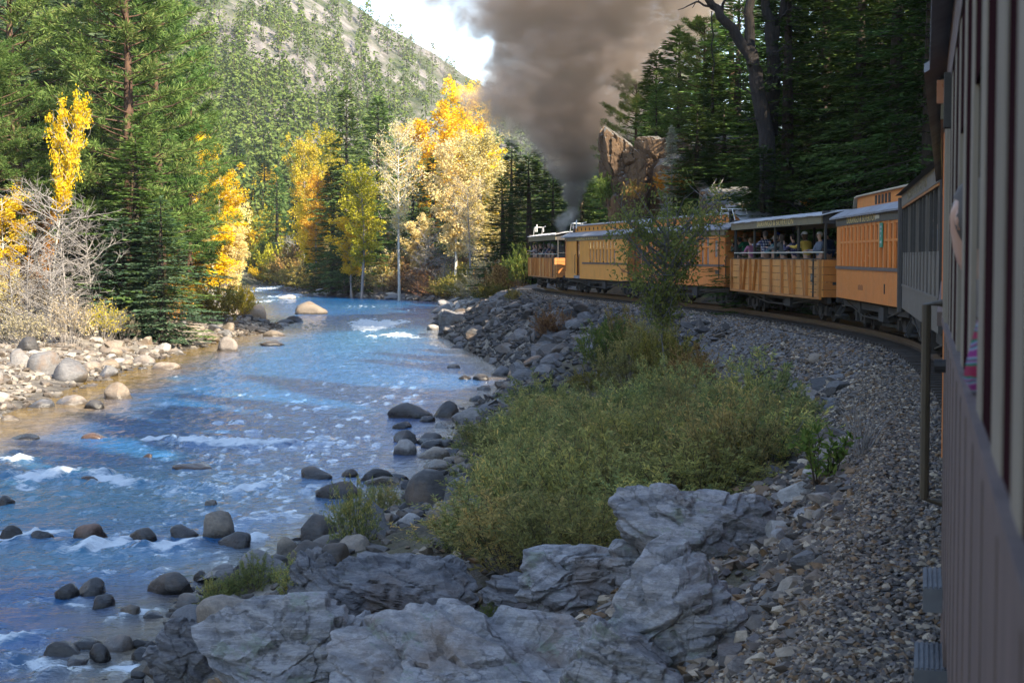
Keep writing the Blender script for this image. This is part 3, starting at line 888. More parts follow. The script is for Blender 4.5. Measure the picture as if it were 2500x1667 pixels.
def coach(key, name, label, bays, mat, olive, z0=0.84, belt=1.63, zl=2.86, letter=True, letter_x=0.0, letter_w=5.0, blank=(), door_x=None, clere='squares', seed=1, platform_rear=True, upper=0.44, glass=None):
    glass = glass or M_glass
    """wooden coach; bays = list of window centres (x from the car's middle, +x forward)"""
    (cx, cy_), rz, L, h = car_frame(key)
    car = thing(name, label, 'train car', (cx, cy_, 0), rz, 'cars of the train on the curve')
    Y = HALF
    body = MB()
    xs_w = sorted(bays)
    wid = 0.44
    if len(xs_w) > 1:
        wid = min(abs(b - a) for a, b in zip(xs_w, xs_w[1:])) * 0.62
    zb, zt = belt + 0.09, zl
    for s in (1, -1):
        ya, yb = (Y - 0.05, Y) if s > 0 else (-Y, -Y + 0.05)
        if door_x is not None and s > 0:
            p = MB().box(-L / 2, door_x - 0.42, ya, yb, z0, belt).box(door_x + 0.42, L / 2, ya, yb, z0, belt)
        else:
            p = MB().box(-L / 2, L / 2, ya, yb, z0, belt)
        p.build('side_panel', mat, car)
        # solid wall between and beside the windows, above the belt
        segs = []
        holes = [(x - wid / 2, x + wid / 2) for x in xs_w] + [(x - w / 2, x + w / 2) for x, w, _a, _b in blank]
        if door_x is not None and s > 0:
            holes.append((door_x - 0.42, door_x + 0.42))
        holes.sort()
        e = -L / 2
        for a, b in holes:
            if a - e > 0.02:
                segs.append((e, a))
            e = b
        segs.append((e, L / 2))
        for a, b in segs:
            narrow = b - a < 0.5
            MB().box(a, b, ya, yb + (0.012 * s if narrow and s > 0 else 0), belt, zt).build('window_post' if narrow else 'wall_panel', mat, car)
        if s > 0:
            for x, w, za, zb_ in blank:
                MB().box(x - w / 2, x + w / 2, ya, yb, belt, za).box(x - w / 2, x + w / 2, ya, yb, zb_, zt).build('wall_panel', mat, car)
                f = MB().box(x - w / 2, x + w / 2, ya, ya + 0.02, za, zb_).build('small_window', mat, car)
                MB().box(x - w / 2 + 0.05, x + w / 2 - 0.05, ya + 0.02, ya + 0.03, za + 0.06, zb_ - 0.06).build('pane', M_glass, f)
        else:
            for x, w, za, zb_ in blank:
                MB().box(x - w / 2, x + w / 2, ya, yb, belt, zt).build('wall_panel', mat, car)
    # windows: sash frames with panes
    rr = random.Random(seed)
    for s in (1, -1):
        y_in = Y - 0.045 if s > 0 else -Y + 0.005
        zr = zt - upper
        for x in xs_w:
            w = wid / 2
            fr = MB().box(x - w, x + w, y_in, y_in + 0.04, zt - 0.07, zt).box(x - w, x + w, y_in, y_in + 0.05, zr - 0.04, zr + 0.02)
            fr.box(x - w, x - w + 0.04, y_in, y_in + 0.03, zb, zt).box(x + w - 0.04, x + w, y_in, y_in + 0.03, zb, zt)
            f = fr.build('window', mat, car)
            MB().box(x - w + 0.04, x + w - 0.04, y_in + 0.005, y_in + 0.012, zr + 0.02, zt - 0.07).build('pane', glass, f)
            zlow = zb if rr.random() < 0.6 else zb + rr.uniform(0.12, 0.35)
            if s > 0 and zlow > zb:
                MB().box(x - w + 0.02, x + w - 0.02, y_in - 0.02, y_in + 0.02, zlow - 0.04, zlow).build('sash_rail', mat, f)
            MB().box(x - w + 0.04, x + w - 0.04, y_in - 0.012, y_in - 0.005, zlow, zr - 0.04).build('pane', glass, f)
    bx0, bx1 = -L / 2 + 0.03, L / 2 - 0.03
    if door_x is not None:
        MB().box(bx0, door_x - 1.2, Y, Y + 0.035, belt, belt + 0.085).build('belt_rail', M_belt, car)
    else:
        MB().box(bx0, bx1, Y, Y + 0.035, belt, belt + 0.085).build('belt_rail', M_belt, car)
    MB().box(bx0, bx1, -Y - 0.035, -Y, belt, belt + 0.085).build('belt_rail', M_belt, car)
    # letterboards
    for s in (1, -1):
        y0, y1 = (Y - 0.03, Y + 0.03) if s > 0 else (-Y - 0.03, -Y + 0.03)
        lb = MB().box(-L / 2 - 0.02, L / 2 + 0.02, y0, y1, zl, zl + 0.24).build('letterboard', olive, car)
        if letter and s > 0:
            t = text('DURANGO & SILVERTON', 0.27, M_gold, lb, (letter_x, Y + 0.032, zl + 0.12))
            fit_text(t, letter_w)
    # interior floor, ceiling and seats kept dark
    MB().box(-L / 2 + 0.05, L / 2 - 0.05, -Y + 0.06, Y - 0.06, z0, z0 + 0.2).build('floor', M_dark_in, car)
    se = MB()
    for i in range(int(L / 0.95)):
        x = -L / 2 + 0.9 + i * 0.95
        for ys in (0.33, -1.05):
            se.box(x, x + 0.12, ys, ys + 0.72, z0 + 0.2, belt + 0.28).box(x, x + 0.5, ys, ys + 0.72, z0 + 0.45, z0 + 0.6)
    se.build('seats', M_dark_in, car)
    # roof
    ze = zl + 0.25
    prof = roof_profile(Y + 0.12, ze, 0.66, ze + 0.26)
    for s in (1, -1):
        poly = [(s * y, z) for y, z in prof] + [(s * y, z - 0.05) for y, z in reversed(prof)]
        if s > 0:
            poly = poly[::-1]
        MB().prism(poly, -L / 2 - 0.72, L / 2 + 0.72).build('lower_roof', M_roof, car)
    zc = ze + 0.24; zt2 = zc + 0.34
    for s in (1, -1):
        y0, y1 = (0.60, 0.66) if s > 0 else (-0.66, -0.60)
        cl = MB().box(-L / 2 + 0.1, L / 2 - 0.1, y0, y1, zc - 0.03, zt2).build('clerestory', mat, car)
        vw = MB().box(-0.095, 0.095, -0.004, 0.012, -0.075, 0.075).mesh('vent_window', M_dark_in)
        if clere == 'squares':
            n = int(L / 0.95)
            for i in range(n):
                link('vent_window', vw, cl, (-L / 2 + 0.7 + i * (L - 1.4) / (n - 1), y1 if s > 0 else y0 - 0.008, zc + 0.16))
        else:
            vt = MB().box(-0.14, 0.14, -0.004, 0.012, -0.12, 0.12).mesh('vent_window', M_dark_in)
            for i in range(5):
                link('vent_window', vt, cl, (-0.3 + i * 0.5, y1 if s > 0 else y0 - 0.008, zc + 0.17))
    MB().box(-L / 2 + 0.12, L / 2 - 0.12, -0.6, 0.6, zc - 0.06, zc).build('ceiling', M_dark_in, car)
    top = [(-0.76, zt2), (-0.76, zt2 + 0.035), (-0.45, zt2 + 0.11), (0, zt2 + 0.145), (0.45, zt2 + 0.11), (0.76, zt2 + 0.035), (0.76, zt2)]
    # upper roof sweeps down to the lower roof at both ends
    stations = [(-L / 2 - 0.60, -0.40, 0.9), (-L / 2 - 0.2, -0.2, 0.96), (-L / 2 + 0.15, -0.03, 1.0), (-L / 2 + 0.6, 0, 1), (L / 2 - 0.6, 0, 1), (L / 2 - 0.15, -0.03, 1.0), (L / 2 + 0.2, -0.2, 0.96), (L / 2 + 0.60, -0.40, 0.9)]
    vs = []; fs = []; n = len(top)
    for x, dz, kk in stations:
        vs += [(x, y * kk, z + dz) for y, z in top]
    for i in range(len(stations) - 1):
        fs += [(i * n + q, i * n + (q + 1) % n, (i + 1) * n + (q + 1) % n, (i + 1) * n + q) for q in range(n)]
    fs += [tuple(range(n - 1, -1, -1)), tuple((len(stations) - 1) * n + q for q in range(n))]
    MB().add(vs, fs).build('upper_roof', M_roof_mid if clere == 'squares' else M_cream, car)
    # ends: wall, door, platform, railing
    for s in (1, -1):
        x0, x1 = (L / 2 - 0.06, L / 2 - 0.005) if s > 0 else (-L / 2 + 0.005, -L / 2 + 0.06)
        MB().box(x0, x1, -Y + 0.051, -0.4, z0, ze + 0.1).box(x0, x1, 0.4, Y - 0.051, z0, ze + 0.1).box(x0, x1, -0.4, 0.4, 2.75, ze + 0.25).build('end_wall', M_or_dark, car)
        d = MB().box(x0 + 0.01, x1 - 0.01, -0.4, 0.4, z0 + 0.2, 2.75).build('door', M_or_dark, car)
        xo = x1 if s > 0 else x0
        MB().box(xo - 0.008, xo + 0.008, -0.22, 0.22, 1.75, 2.55).build('pane', M_glass, d)
        MB().box(min(xo, xo + s * 0.68), max(xo, xo + s * 0.68), -1.0, 1.0, 0.96, 1.04).build('platform', M_iron, car)
        rl = MB()
        xr = xo + s * 0.64
        for y in (-1.0, -0.42, 0.42, 1.0):
            rl.tube([(xr, y, 1.04), (xr, y, 1.95)], 0.022, 6)
        for z in (1.5, 1.95):
            rl.tube([(xr, -1.0, z), (xr, -0.42, z)], 0.018, 6).tube([(xr, 0.42, z), (xr, 1.0, z)], 0.018, 6)
        rl.tube([(xr, 1.0, 1.04), (xr, 1.0, zl + 0.2)], 0.025, 6)
        rl.tube([(xo + s * 0.05, 1.12, 1.2), (xo + s * 0.05, 1.2, 1.25), (xo + s * 0.05, 1.2, 2.0), (xo + s * 0.05, 1.12, 2.05)], 0.014, 6)
        rl.build('railing', M_iron, car)
        step_unit(car, xo + s * 0.34)
    running_gear(car, L, seed)
    car['len'] = L
    return car, L

def roof_rails(car, L, zc, s=1, mat=None):
    """white hand rail and pipe on the roof end, s = +1 at the far end"""
    m = mat or M_white_pipe
    x = s * (L / 2 + 0.45)
    mb = MB()
    for y in (0.9, 0.35):
        mb.tube([(x, y, zc - 0.28), (x - s * 0.55, y, zc + 0.42), (x - s * 1.9, y, zc + 0.46)], 0.020, 6)
        mb.tube([(x - s * 1.0, y, zc + 0.1), (x - s * 1.0, y, zc + 0.44)], 0.02, 6)
    mb.tube([(x - s * 0.55, 0.9, zc + 0.42), (x - s * 0.55, 0.35, zc + 0.42)], 0.024, 6)
    mb.tube([(x - s * 1.9, 0.9, zc + 0.1), (x - s * 1.9, 0.9, zc + 0.58)], 0.035, 8)
    mb.build('roof_handrail', m, car)

# C: the orange coach with tall narrow windows
_L = car_frame('C')[2]
_n = 14
_b = [-_L / 2 + 0.62 + i * (_L - 1.0) / (_n - 0.2) for i in range(_n)]
car_C, L_C = coach('C', 'coach', 'bright orange wooden coach with close tall windows and a green sign', _b, M_or, M_lb_dark, letter_x=0.6, letter_w=4.6, clere='tall', seed=4, z0=0.86, belt=1.68, zl=2.90, upper=0.46, glass=M_glass_dim)
sg = MB().box(-0.19, 0.19, 0, 0.02, -0.30, 0.30).build('sign', M_green_sign, car_C, (-2.55, HALF + 0.03, 2.56))
for zz, ww in ((0.20, 0.26), (0.10, 0.22), (-0.02, 0.12), (-0.17, 0.2)):
    MB().box(-ww / 2, ww / 2, 0.021, 0.024, zz - 0.025, zz + 0.025).build('sign_print', M_white if zz < -0.1 else M_roof_pale, sg)
MB().box(-0.3, 0.3, 0, 0.012, -0.05, 0.05).build('number_board', M_cream, car_C, (-1.95, HALF + 0.032, 3.02))
for q in range(8):
    MB().box(-0.028, 0.028, 0, 0.004, -0.07, 0.07 - 0.02 * (q % 3 == 1)).build('faded_lettering', pm('faded_print', (0.36, 0.13, 0.04), None, 5, 0.6), car_C, (1.05 - q * 0.10, HALF, 1.22))
MB().box(-0.03, 0.03, 0, 0.02, -0.12, 0.12).build('door_latch', M_iron, car_C, (-2.9, HALF, 1.25))

# E: coach with a blank rear end and a small narrow window
_L = car_frame('E')[2]
_b = [_L / 2 - 0.55 - i * 0.675 for i in range(15)]
car_E, L_E = coach('E', 'coach', 'orange wooden coach half hidden behind the green sapling', _b, M_or, M_olive, letter=True, letter_x=0.4, letter_w=5.0, blank=[(-_L / 2 + 1.1, 0.42, 1.95, 2.72)], seed=7)
roof_rails(car_E, L_E, 3.45, -1)
MB().tube([(0, 0, 0), (0, 0, 0.5), (0, 0, 0.55)], [0.09, 0.09, 0.15], 10).build('stove_vent', M_iron, car_E, (-L_E / 2 + 0.35, 0.85, 3.22))
MB().box(-0.19, 0.19, 0, 0.015, -0.08, 0.08).build('number_plate', M_belt, car_E, (-L_E / 2 + 0.95, HALF, 1.42))
MB().tube([(0, 0, 0), (0, 0.03, -0.6), (0, 0.03, -1.9)], 0.02, 6).build('conduit', M_iron, car_E, (-L_E / 2 + 0.55, HALF + 0.03, 3.1))

# F: combine with a side door
_L = car_frame('F')[2]
_b = [0.9 - i * 0.76 for i in range(8)]
car_F, L_F = coach('F', 'coach', 'faded orange baggage coach with recessed side door and golden windows', _b, M_or_old, M_olive, letter_x=1.6, letter_w=5.2, seed=9, door_x=3.85)
roof_rails(car_F, L_F, 3.45, 1)
dr = MB().box(3.43, 4.27, HALF - 0.14, HALF - 0.10, 1.04, 2.86).build('side_door', M_or_dark, car_F)
MB().box(3.62, 4.08, HALF - 0.10, HALF - 0.09, 1.95, 2.7).build('pane', M_glass, dr)
for xd in (3.36, 4.34):
    MB().tube([(xd, HALF, 1.1), (xd, HALF + 0.06, 1.12), (xd, HALF + 0.06, 2.1), (xd, HALF, 2.12)], 0.018, 6).build('grab_iron', M_iron, car_F)
MB().box(3.40, 4.30, HALF, HALF + 0.12, 0.84, 1.0).build('door_step', M_roof, car_F)
MB().box(-0.35, 0.35, 0, 0.01, -0.1, 0.1).build('number_board', M_or_dark, car_F, (-L_F / 2 + 0.75, HALF + 0.002, 1.35))
MB().tube([(0, 0, 0), (0, 0.04, -0.1), (0, 0.05, -1.75)], 0.03, 6).build('conduit', M_or_dark, car_F, (L_F / 2 - 0.45, HALF + 0.03, 2.95))
MB().bar((-1.2, HALF + 0.02, 0.42), (-0.8, HALF + 0.02, 0.42), 0.03, 0.03).bar((-1.2, HALF + 0.02, 0.42), (-1.2, HALF, 0.84), 0.03, 0.03).bar((-0.8, HALF + 0.02, 0.42), (-0.8, HALF, 0.84), 0.03, 0.03).build('stirrup', M_iron, car_F, (3.0, 0, 0))

# A1: orange coach straight ahead of the nearest car, seen almost edge on
_L = car_frame('A1')[2]
car_A1, _ = coach('A1', 'coach', 'orange coach seen edge-on right beside the nearest car', [-_L / 2 + 0.8 + i * 0.8 for i in range(14)], M_or, M_olive, letter=True, seed=12)

# ------------------------------------------------------------------ open gondola cars
def gondola(key, name, label, planks, stakes, lb, roof, z0=0.80, zp=1.94, zl=3.02, zlt=3.28, letter='DURANGO & SILVERTON', letter_x=-0.5, n_plank=5, panel_mode='gondola', seed=1, diag=((-0.36, 1), (-0.22, 1), (0.2, -1), (0.33, -1))):
    (cx, cy_), rz, L, h = car_frame(key)
    car = thing(name, label, 'train car', (cx, cy_, 0), rz, 'cars of the train on the curve')
    Y = HALF
    hp = (zp - z0) / n_plank
    for s in (1, -1):
        ya = Y - 0.05 if s > 0 else -Y
        for k in range(n_plank):
            MB().box(-L / 2, L / 2, ya, ya + 0.05, z0 + k * hp + 0.006, z0 + (k + 1) * hp - 0.006).build('plank', planks, car, (0, 0.003 * ((k * 7) % 3 - 1), 0))
        MB().box(-L / 2, L / 2, ya - 0.02, ya + 0.07, zp, zp + 0.035).build('side_cap', M_iron if s > 0 else planks, car)
        if s > 0:
            MB().box(-L / 2, L / 2, Y, Y + 0.075, z0 - 0.06, z0 + 0.02).build('side_sill', stakes, car)
            n = 9
            for i in range(n):
                x = -L / 2 + 0.08 + i * (L - 0.16) / (n - 1)
                MB().box(x - 0.07, x + 0.07, Y, Y + 0.085, z0 + 0.02, zp).build('stake', stakes, car)
            for f, dr_ in diag:
                x = f * L
                MB().bar((x, Y + 0.05, z0 + 0.03), (x + dr_ * 0.40, Y + 0.05, zp - 0.01), 0.07, 0.09, (0, 1, 0)).build('brace', stakes, car)
    # posts from the side up to the roof, in pairs on the river side
    for s in (1, -1):
        n = 5
        for i in range(n):
            x = -L / 2 + 0.10 + i * (L - 0.2) / (n - 1)
            MB().box(x - 0.04, x + 0.04, s * (Y - 0.13) - 0.03, s * (Y - 0.13) + 0.03, zp - 0.1, zl + 0.05).build('post', M_iron, car)
            if 0 < i < n - 1:
                MB().box(x + 0.12, x + 0.16, s * (Y - 0.13) - 0.02, s * (Y - 0.13) + 0.02, zp - 0.1, zl + 0.05).build('post', M_iron, car)
        MB().tube([(-L / 2 + 0.1, s * (Y - 0.07), zp + 0.22), (L / 2 - 0.1, s * (Y - 0.07), zp + 0.22)], 0.024, 6).build('hand_rail', M_cream, car)
        y0 = Y - 0.01 if s > 0 else -Y - 0.04
        b = MB().box(-L / 2 - 0.05, L / 2 + 0.05, y0, y0 + 0.05, zl, zlt).build('letterboard', lb, car)
        if s > 0 and letter:
            t = text(letter, 0.27, M_gold, b, (letter_x, y0 + 0.052, (zl + zlt) / 2))
            fit_text(t, 5.2)
    # shallow arched corrugated roof: separate metal sheets
    arc = [(-Y - 0.1, zlt + 0.0), (-0.95, zlt + 0.09), (-0.5, zlt + 0.16), (0, zlt + 0.19), (0.5, zlt + 0.16), (0.95, zlt + 0.09), (Y + 0.1, zlt + 0.0)]
    ns = 14
    Lr = L + 0.5
    for i in range(ns):
        x0 = -Lr / 2 + i * Lr / ns
        dz = 0.012 if i % 2 else 0
        poly = [(y, z + dz) for y, z in arc] + [(y, z + dz - 0.03) for y, z in reversed(arc)]
        MB().prism(poly, x0, x0 + Lr / ns + (0.03 if i % 2 else -0.002)).build('roof_sheet', roof, car)
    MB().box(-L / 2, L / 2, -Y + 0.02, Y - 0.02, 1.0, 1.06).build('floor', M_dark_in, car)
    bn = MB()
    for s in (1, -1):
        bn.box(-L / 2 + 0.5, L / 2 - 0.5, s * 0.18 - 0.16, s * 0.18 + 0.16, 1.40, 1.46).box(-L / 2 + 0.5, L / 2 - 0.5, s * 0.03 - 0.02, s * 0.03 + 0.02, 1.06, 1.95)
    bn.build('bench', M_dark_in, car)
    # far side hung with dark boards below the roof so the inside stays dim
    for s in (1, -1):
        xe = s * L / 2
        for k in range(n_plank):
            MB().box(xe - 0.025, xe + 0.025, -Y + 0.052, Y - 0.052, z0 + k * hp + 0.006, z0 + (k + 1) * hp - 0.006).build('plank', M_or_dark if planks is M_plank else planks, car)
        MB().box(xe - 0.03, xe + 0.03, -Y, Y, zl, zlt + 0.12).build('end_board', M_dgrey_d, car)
        MB().tube([(xe, -Y + 0.1, zp + 0.28), (xe, Y - 0.1, zp + 0.28)], 0.02, 6).build('hand_rail', M_iron, car)
        MB().box(xe - 0.03, xe + 0.03, Y - 0.14, Y - 0.08, zp, zl).build('post', M_iron, car)
    # ladder irons at the rear corner of the river side
    lad = MB()
    xl = -L / 2 + 0.62
    for z in np.arange(z0 + 0.15, zp, 0.24):
        lad.tube([(xl - 0.2, Y + 0.05, z), (xl - 0.2, Y + 0.12, z), (xl + 0.2, Y + 0.12, z), (xl + 0.2, Y + 0.05, z)], 0.012, 5)
    lad.bar((xl, Y + 0.1, z0), (xl, Y + 0.1, zp), 0.05, 0.02)
    lad.build('ladder', M_iron, car)
    running_gear(car, L, seed)
    return car, L

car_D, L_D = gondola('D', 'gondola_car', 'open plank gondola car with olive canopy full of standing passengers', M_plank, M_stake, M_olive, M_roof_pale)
MB().box(-0.15, 0.15, 0, 0.012, -0.13, 0.13).build('number_plate', M_black, car_D, (-L_D / 2 + 1.12, HALF + 0.002, 1.38))
text('21', 0.20, M_cream, car_D, (-L_D / 2 + 1.12, HALF + 0.016, 1.38), name='car_number')
for z in (1.52, 1.45, 1.38):
    MB().box(-0.004, 0.004, -0.22, 0.22, -0.018, 0.018).build('stencil', M_black, car_D, (-L_D / 2 - 0.030, 0.55, z))
MB().box(-0.006, 0.006, -0.34, 0.34, -0.045, 0.045).build('number_board', M_black, car_D, (-L_D / 2 - 0.031, 0.55, 1.22))
for q, ww in enumerate((0.05, 0.09, 0.05, 0.10)):
    MB().box(-0.004, 0.004, -ww / 2, ww / 2, -0.014, 0.014).build('stencil', M_white, car_D, (-L_D / 2 - 0.038, 0.75 - q * 0.13, 1.22))
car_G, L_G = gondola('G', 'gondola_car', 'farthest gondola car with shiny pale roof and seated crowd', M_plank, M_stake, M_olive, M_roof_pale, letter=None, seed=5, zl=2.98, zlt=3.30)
roof_rails(car_G, L_G, 3.5, 1)
MB().box(-0.04, 0.04, 0.9, 1.2, 0.9, 1.9).build('corner_plate', pm('yellow_plate', (0.75, 0.40, 0.04), None, 4, 0.5), car_G, (L_G / 2, 0, 0))

# B: the dark open car in the shade
(cx, cy_), rz, L, h = car_frame('B')
car_B = thing('open_car', 'dark grey open-sided car with thin posts between two orange coaches', 'train car', (cx, cy_, 0), rz, 'cars of the train on the curve')
Y = HALF
for s in (1, -1):
    ya = Y - 0.06 if s > 0 else -Y
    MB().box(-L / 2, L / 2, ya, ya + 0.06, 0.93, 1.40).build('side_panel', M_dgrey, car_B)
    MB().box(-L / 2, L / 2, ya - 0.01, ya + 0.075, 1.40, 1.45).build('belt_rail', M_dgrey, car_B)
    n = 12
    for i in range(n):
        x = -L / 2 + 0.35 + i * (L - 0.7) / (n - 1)
        pw = MB().box(x - 0.27, x + 0.27, ya, ya + 0.055, 1.45, 2.06).box(x - 0.22, x + 0.22, ya, ya + 0.055, 2.06, 2.12)
        pw.build('panel', M_dgrey, car_B)
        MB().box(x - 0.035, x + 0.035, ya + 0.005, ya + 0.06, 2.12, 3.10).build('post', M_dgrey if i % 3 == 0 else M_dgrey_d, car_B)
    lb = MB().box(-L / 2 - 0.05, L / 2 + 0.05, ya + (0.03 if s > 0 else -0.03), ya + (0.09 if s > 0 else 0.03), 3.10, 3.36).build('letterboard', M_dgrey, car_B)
    if s > 0:
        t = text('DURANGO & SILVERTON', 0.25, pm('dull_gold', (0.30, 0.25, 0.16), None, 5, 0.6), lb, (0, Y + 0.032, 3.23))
        fit_text(t, 6.5)
        MB().box(-L / 2, L / 2, Y - 0.02, Y + 0.02, 3.06, 3.10).build('trim', M_or_dark, car_B)
arc = [(-Y - 0.14, 3.36), (-0.95, 3.5), (-0.5, 3.6), (0, 3.64), (0.5, 3.6), (0.95, 3.5), (Y + 0.14, 3.36)]
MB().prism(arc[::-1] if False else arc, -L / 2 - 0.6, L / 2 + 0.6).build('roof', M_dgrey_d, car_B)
MB().box(-L / 2, L / 2, -Y + 0.065, Y - 0.065, 1.0, 1.06).build('floor', M_dark_in, car_B)
for s in (1, -1):
    xe = s * (L / 2 + 0.03)
    MB().box(xe - 0.03, xe + 0.03, -Y, -0.4, 0.93, 3.36).box(xe - 0.03, xe + 0.03, 0.4, Y, 0.93, 3.36).box(xe - 0.03, xe + 0.03, -0.4, 0.4, 2.8, 3.5).build('end_wall', M_dgrey_d, car_B)
    step_unit(car_B, xe + s * 0.4)
MB().tube([(L / 2 + 0.12, Y + 0.01, 0.85), (L / 2 + 0.12, Y + 0.01, 3.3)], 0.09, 8).build('corner_curtain', M_dgrey_d, car_B)
running_gear(car_B, L, 8)

# ------------------------------------------------------------------ the nearest car (the photographer leans out of it)
(cx, cy_), rz, L, h = car_frame('A0')
car_A0 = thing('passenger_car', 'nearest mauve-grey car with beige window posts running out of the frame', 'train car', (cx, cy_, 0), rz, 'cars of the train on the curve')
SILL, HEAD = 1.76, 2.77
def a0x(d):
    """local x of the wall at depth d"""
    return (d - (CARS['A0'][0][1] + CARS['A0'][1][1]) / 2) / h[1]
MB().box(-L / 2, L / 2, Y - 0.06, Y, 0.55, SILL - 0.03).build('side_panel', M_mauve, car_A0)
MB().box(-L / 2, L / 2, -Y, -Y + 0.06, 0.55, SILL).build('side_panel', M_mauve, car_A0)
MB().box(-L / 2, L / 2, Y - 0.14, Y + 0.014, SILL - 0.035, SILL).build('window_sill', M_mauve, car_A0)
for z in np.arange(0.62, 1.7, 0.0001)[:0]:
    pass
bd = MB()
for x in np.arange(-L / 2 + 0.28, L / 2 - 0.1, 0.56):
    bd.box(x - 0.004, x + 0.004, Y, Y + 0.003, 0.56, SILL - 0.05)
bd.build('wall_batten', M_belt, car_A0)
posts = [1.35, 1.78, 2.28, 2.98, 3.66, 4.36, 5.08, 5.8, 6.5]
wds = [0.16, 0.10, 0.15, 0.12, 0.10, 0.10, 0.10, 0.10, 0.10]
for i, d in enumerate(posts):
    x = a0x(d); w = wds[i]
    MB().box(x - w, x + w, Y - 0.012, Y, SILL, HEAD).build('window_post', M_beige, car_A0)
    if i + 1 < len(posts):
        xa, xb = x + w, a0x(posts[i + 1]) - wds[i + 1]
        if i not in (3, 5):
            MB().box(xa, xb, Y - 0.012, Y - 0.003, SILL, HEAD).build('window_sash', M_maroon, car_A0)
        else:
            MB().box(xa, xb, Y - 0.012, Y - 0.003, SILL + 0.66, HEAD).build('window_sash', M_maroon, car_A0)
MB().box(a0x(6.6), a0x(6.95), Y - 0.012, Y - 0.003, SILL, HEAD).build('window_sash', M_maroon, car_A0)
x0 = a0x(6.95)
cp = MB()
for k in range(7):
    xx = x0 + 0.02 + k * (L / 2 - x0 - 0.05) / 7
    cp.box(xx, xx + (L / 2 - x0) / 7 - 0.025, Y - 0.05, Y + 0.012 * (k % 2), SILL, HEAD)
cp.box(x0, L / 2 - 0.004, Y - 0.09, Y - 0.05, SILL, HEAD)
cp.build('corner_post', M_beige, car_A0)
MB().box(-L / 2, L / 2, Y - 0.08, Y + 0.004, HEAD, HEAD + 0.27).build('letterboard', M_mauve, car_A0)
MB().box(-L / 2, L / 2, -Y, -Y + 0.06, HEAD - 0.9, HEAD + 0.27).build('far_wall', M_maroon, car_A0)
rp = roof_profile(Y + 0.085, HEAD + 0.27, 0.0, HEAD + 0.62)
MB().prism([(y, z) for y, z in rp] + [(-y, z) for y, z in reversed(rp)] + [(-y, z - 0.06) for y, z in rp] + [(y, z - 0.06) for y, z in reversed(rp)], -L / 2, L / 2 + 0.35).build('roof', M_roof, car_A0)
MB().box(-L / 2, L / 2, -Y + 0.07, Y - 0.07, 0.95, 1.02).build('floor', M_maroon, car_A0)
MB().box(-L / 2, L / 2, -Y + 0.07, Y - 0.12, HEAD + 0.2, HEAD + 0.25).build('ceiling', M_maroon, car_A0)
st = MB()
for d in (2.6, 3.4, 4.25, 5.15, 6.0, 6.8):
    x = a0x(d)
    st.box(x, x + 0.10, Y - 1.05, Y - 0.16, 1.02, 2.02).box(x - 0.45, x, Y - 1.05, Y - 0.16, 1.36, 1.48)
st.build('seats', M_maroon, car_A0)
MB().box(L / 2 - 0.05, L / 2 - 0.003, -Y + 0.061, Y - 0.061, 0.55, HEAD + 0.3).build('end_wall', M_maroon, car_A0)
MB().box(L / 2 - 0.04, L / 2 + 0.55, -Y + 0.06, Y - 0.08, 0.9, 0.98).build('platform', M_iron, car_A0)
xg = a0x(7.72)
MB().tube([(xg, Y - 0.01, 1.83), (xg, Y + 0.085, 1.82), (xg, Y + 0.085, 0.90), (xg, Y - 0.01, 0.88)], 0.022, 8).build('grab_iron', pm('olive_iron', (0.075, 0.058, 0.036), (0.05, 0.04, 0.025), 8, 0.5), car_A0)
MB().tube([(a0x(7.3), Y + 0.0, 1.56), (a0x(7.3), Y + 0.05, 1.56)], 0.03, 10).build('lamp_socket', M_iron, car_A0)
for dd, zz, out_ in ((7.72, 0.52, 0.085), (7.25, 0.26, 0.12)):
    x = a0x(dd)
    s_ = MB().box(x - 0.26, x + 0.26, Y - 0.3, Y + out_, zz - 0.11, zz).build('step', M_tread, car_A0)
    rb = MB()
    for k in range(7):
        yy = Y + out_ - 0.012 - k * 0.022
        rb.box(x - 0.25, x + 0.25, yy - 0.006, yy + 0.006, zz, zz + 0.007)
    rb.build('tread_ribs', M_tread, s_)
MB().box(a0x(7.05), L / 2 - 0.01, Y - 0.05, Y - 0.002, 0.05, 0.55).build('step_skirt', M_mauve, car_A0)
MB().box(L / 2 - 0.02, L / 2 + 0.05, Y - 0.03, Y + 0.05, HEAD + 0.02, HEAD + 0.13).build('marker_lamp', pm('lamp_orange', (0.40, 0.10, 0.02), None, 5, 0.3), car_A0)
MB().box(a0x(6.7) - 0.05, a0x(6.7) + 0.05, Y - 0.01, Y + 0.03, HEAD - 0.2, HEAD + 0.02).build('bracket', M_iron, car_A0)
running_gear(car_A0, L, 15)

# ------------------------------------------------------------------ the locomotive, its stack just beyond the last car
LOCO_Y = 153.0
hd = math.atan2(0.4, TX(LOCO_Y + 0.2) - TX(LOCO_Y - 0.2))
loco = thing('steam_locomotive', 'black steam locomotive hidden ahead of the farthest car under its smoke', 'locomotive', (TX(LOCO_Y), LOCO_Y, 0.0), hd)
MB().tube([(-3.0, 0, 1.9), (2.6, 0, 1.9), (3.6, 0, 1.9), (3.7, 0, 1.9)], [0.82, 0.78, 0.78, 0.6], 20).build('boiler', M_iron, loco)
MB().tube([(3.0, 0, 2.5), (3.0, 0, 3.4), (3.0, 0, 3.6), (3.0, 0, 3.75)], [0.3, 0.27, 0.36, 0.30], 16).build('smokestack', M_iron, loco)
for x, r_ in ((1.2, 0.34), (-0.6, 0.30)):
    MB().tube([(x, 0, 2.5), (x, 0, 3.0), (x, 0, 3.22), (x, 0, 3.32)], [r_, r_, r_ * 0.8, 0.05], 14).build('dome', M_iron, loco)
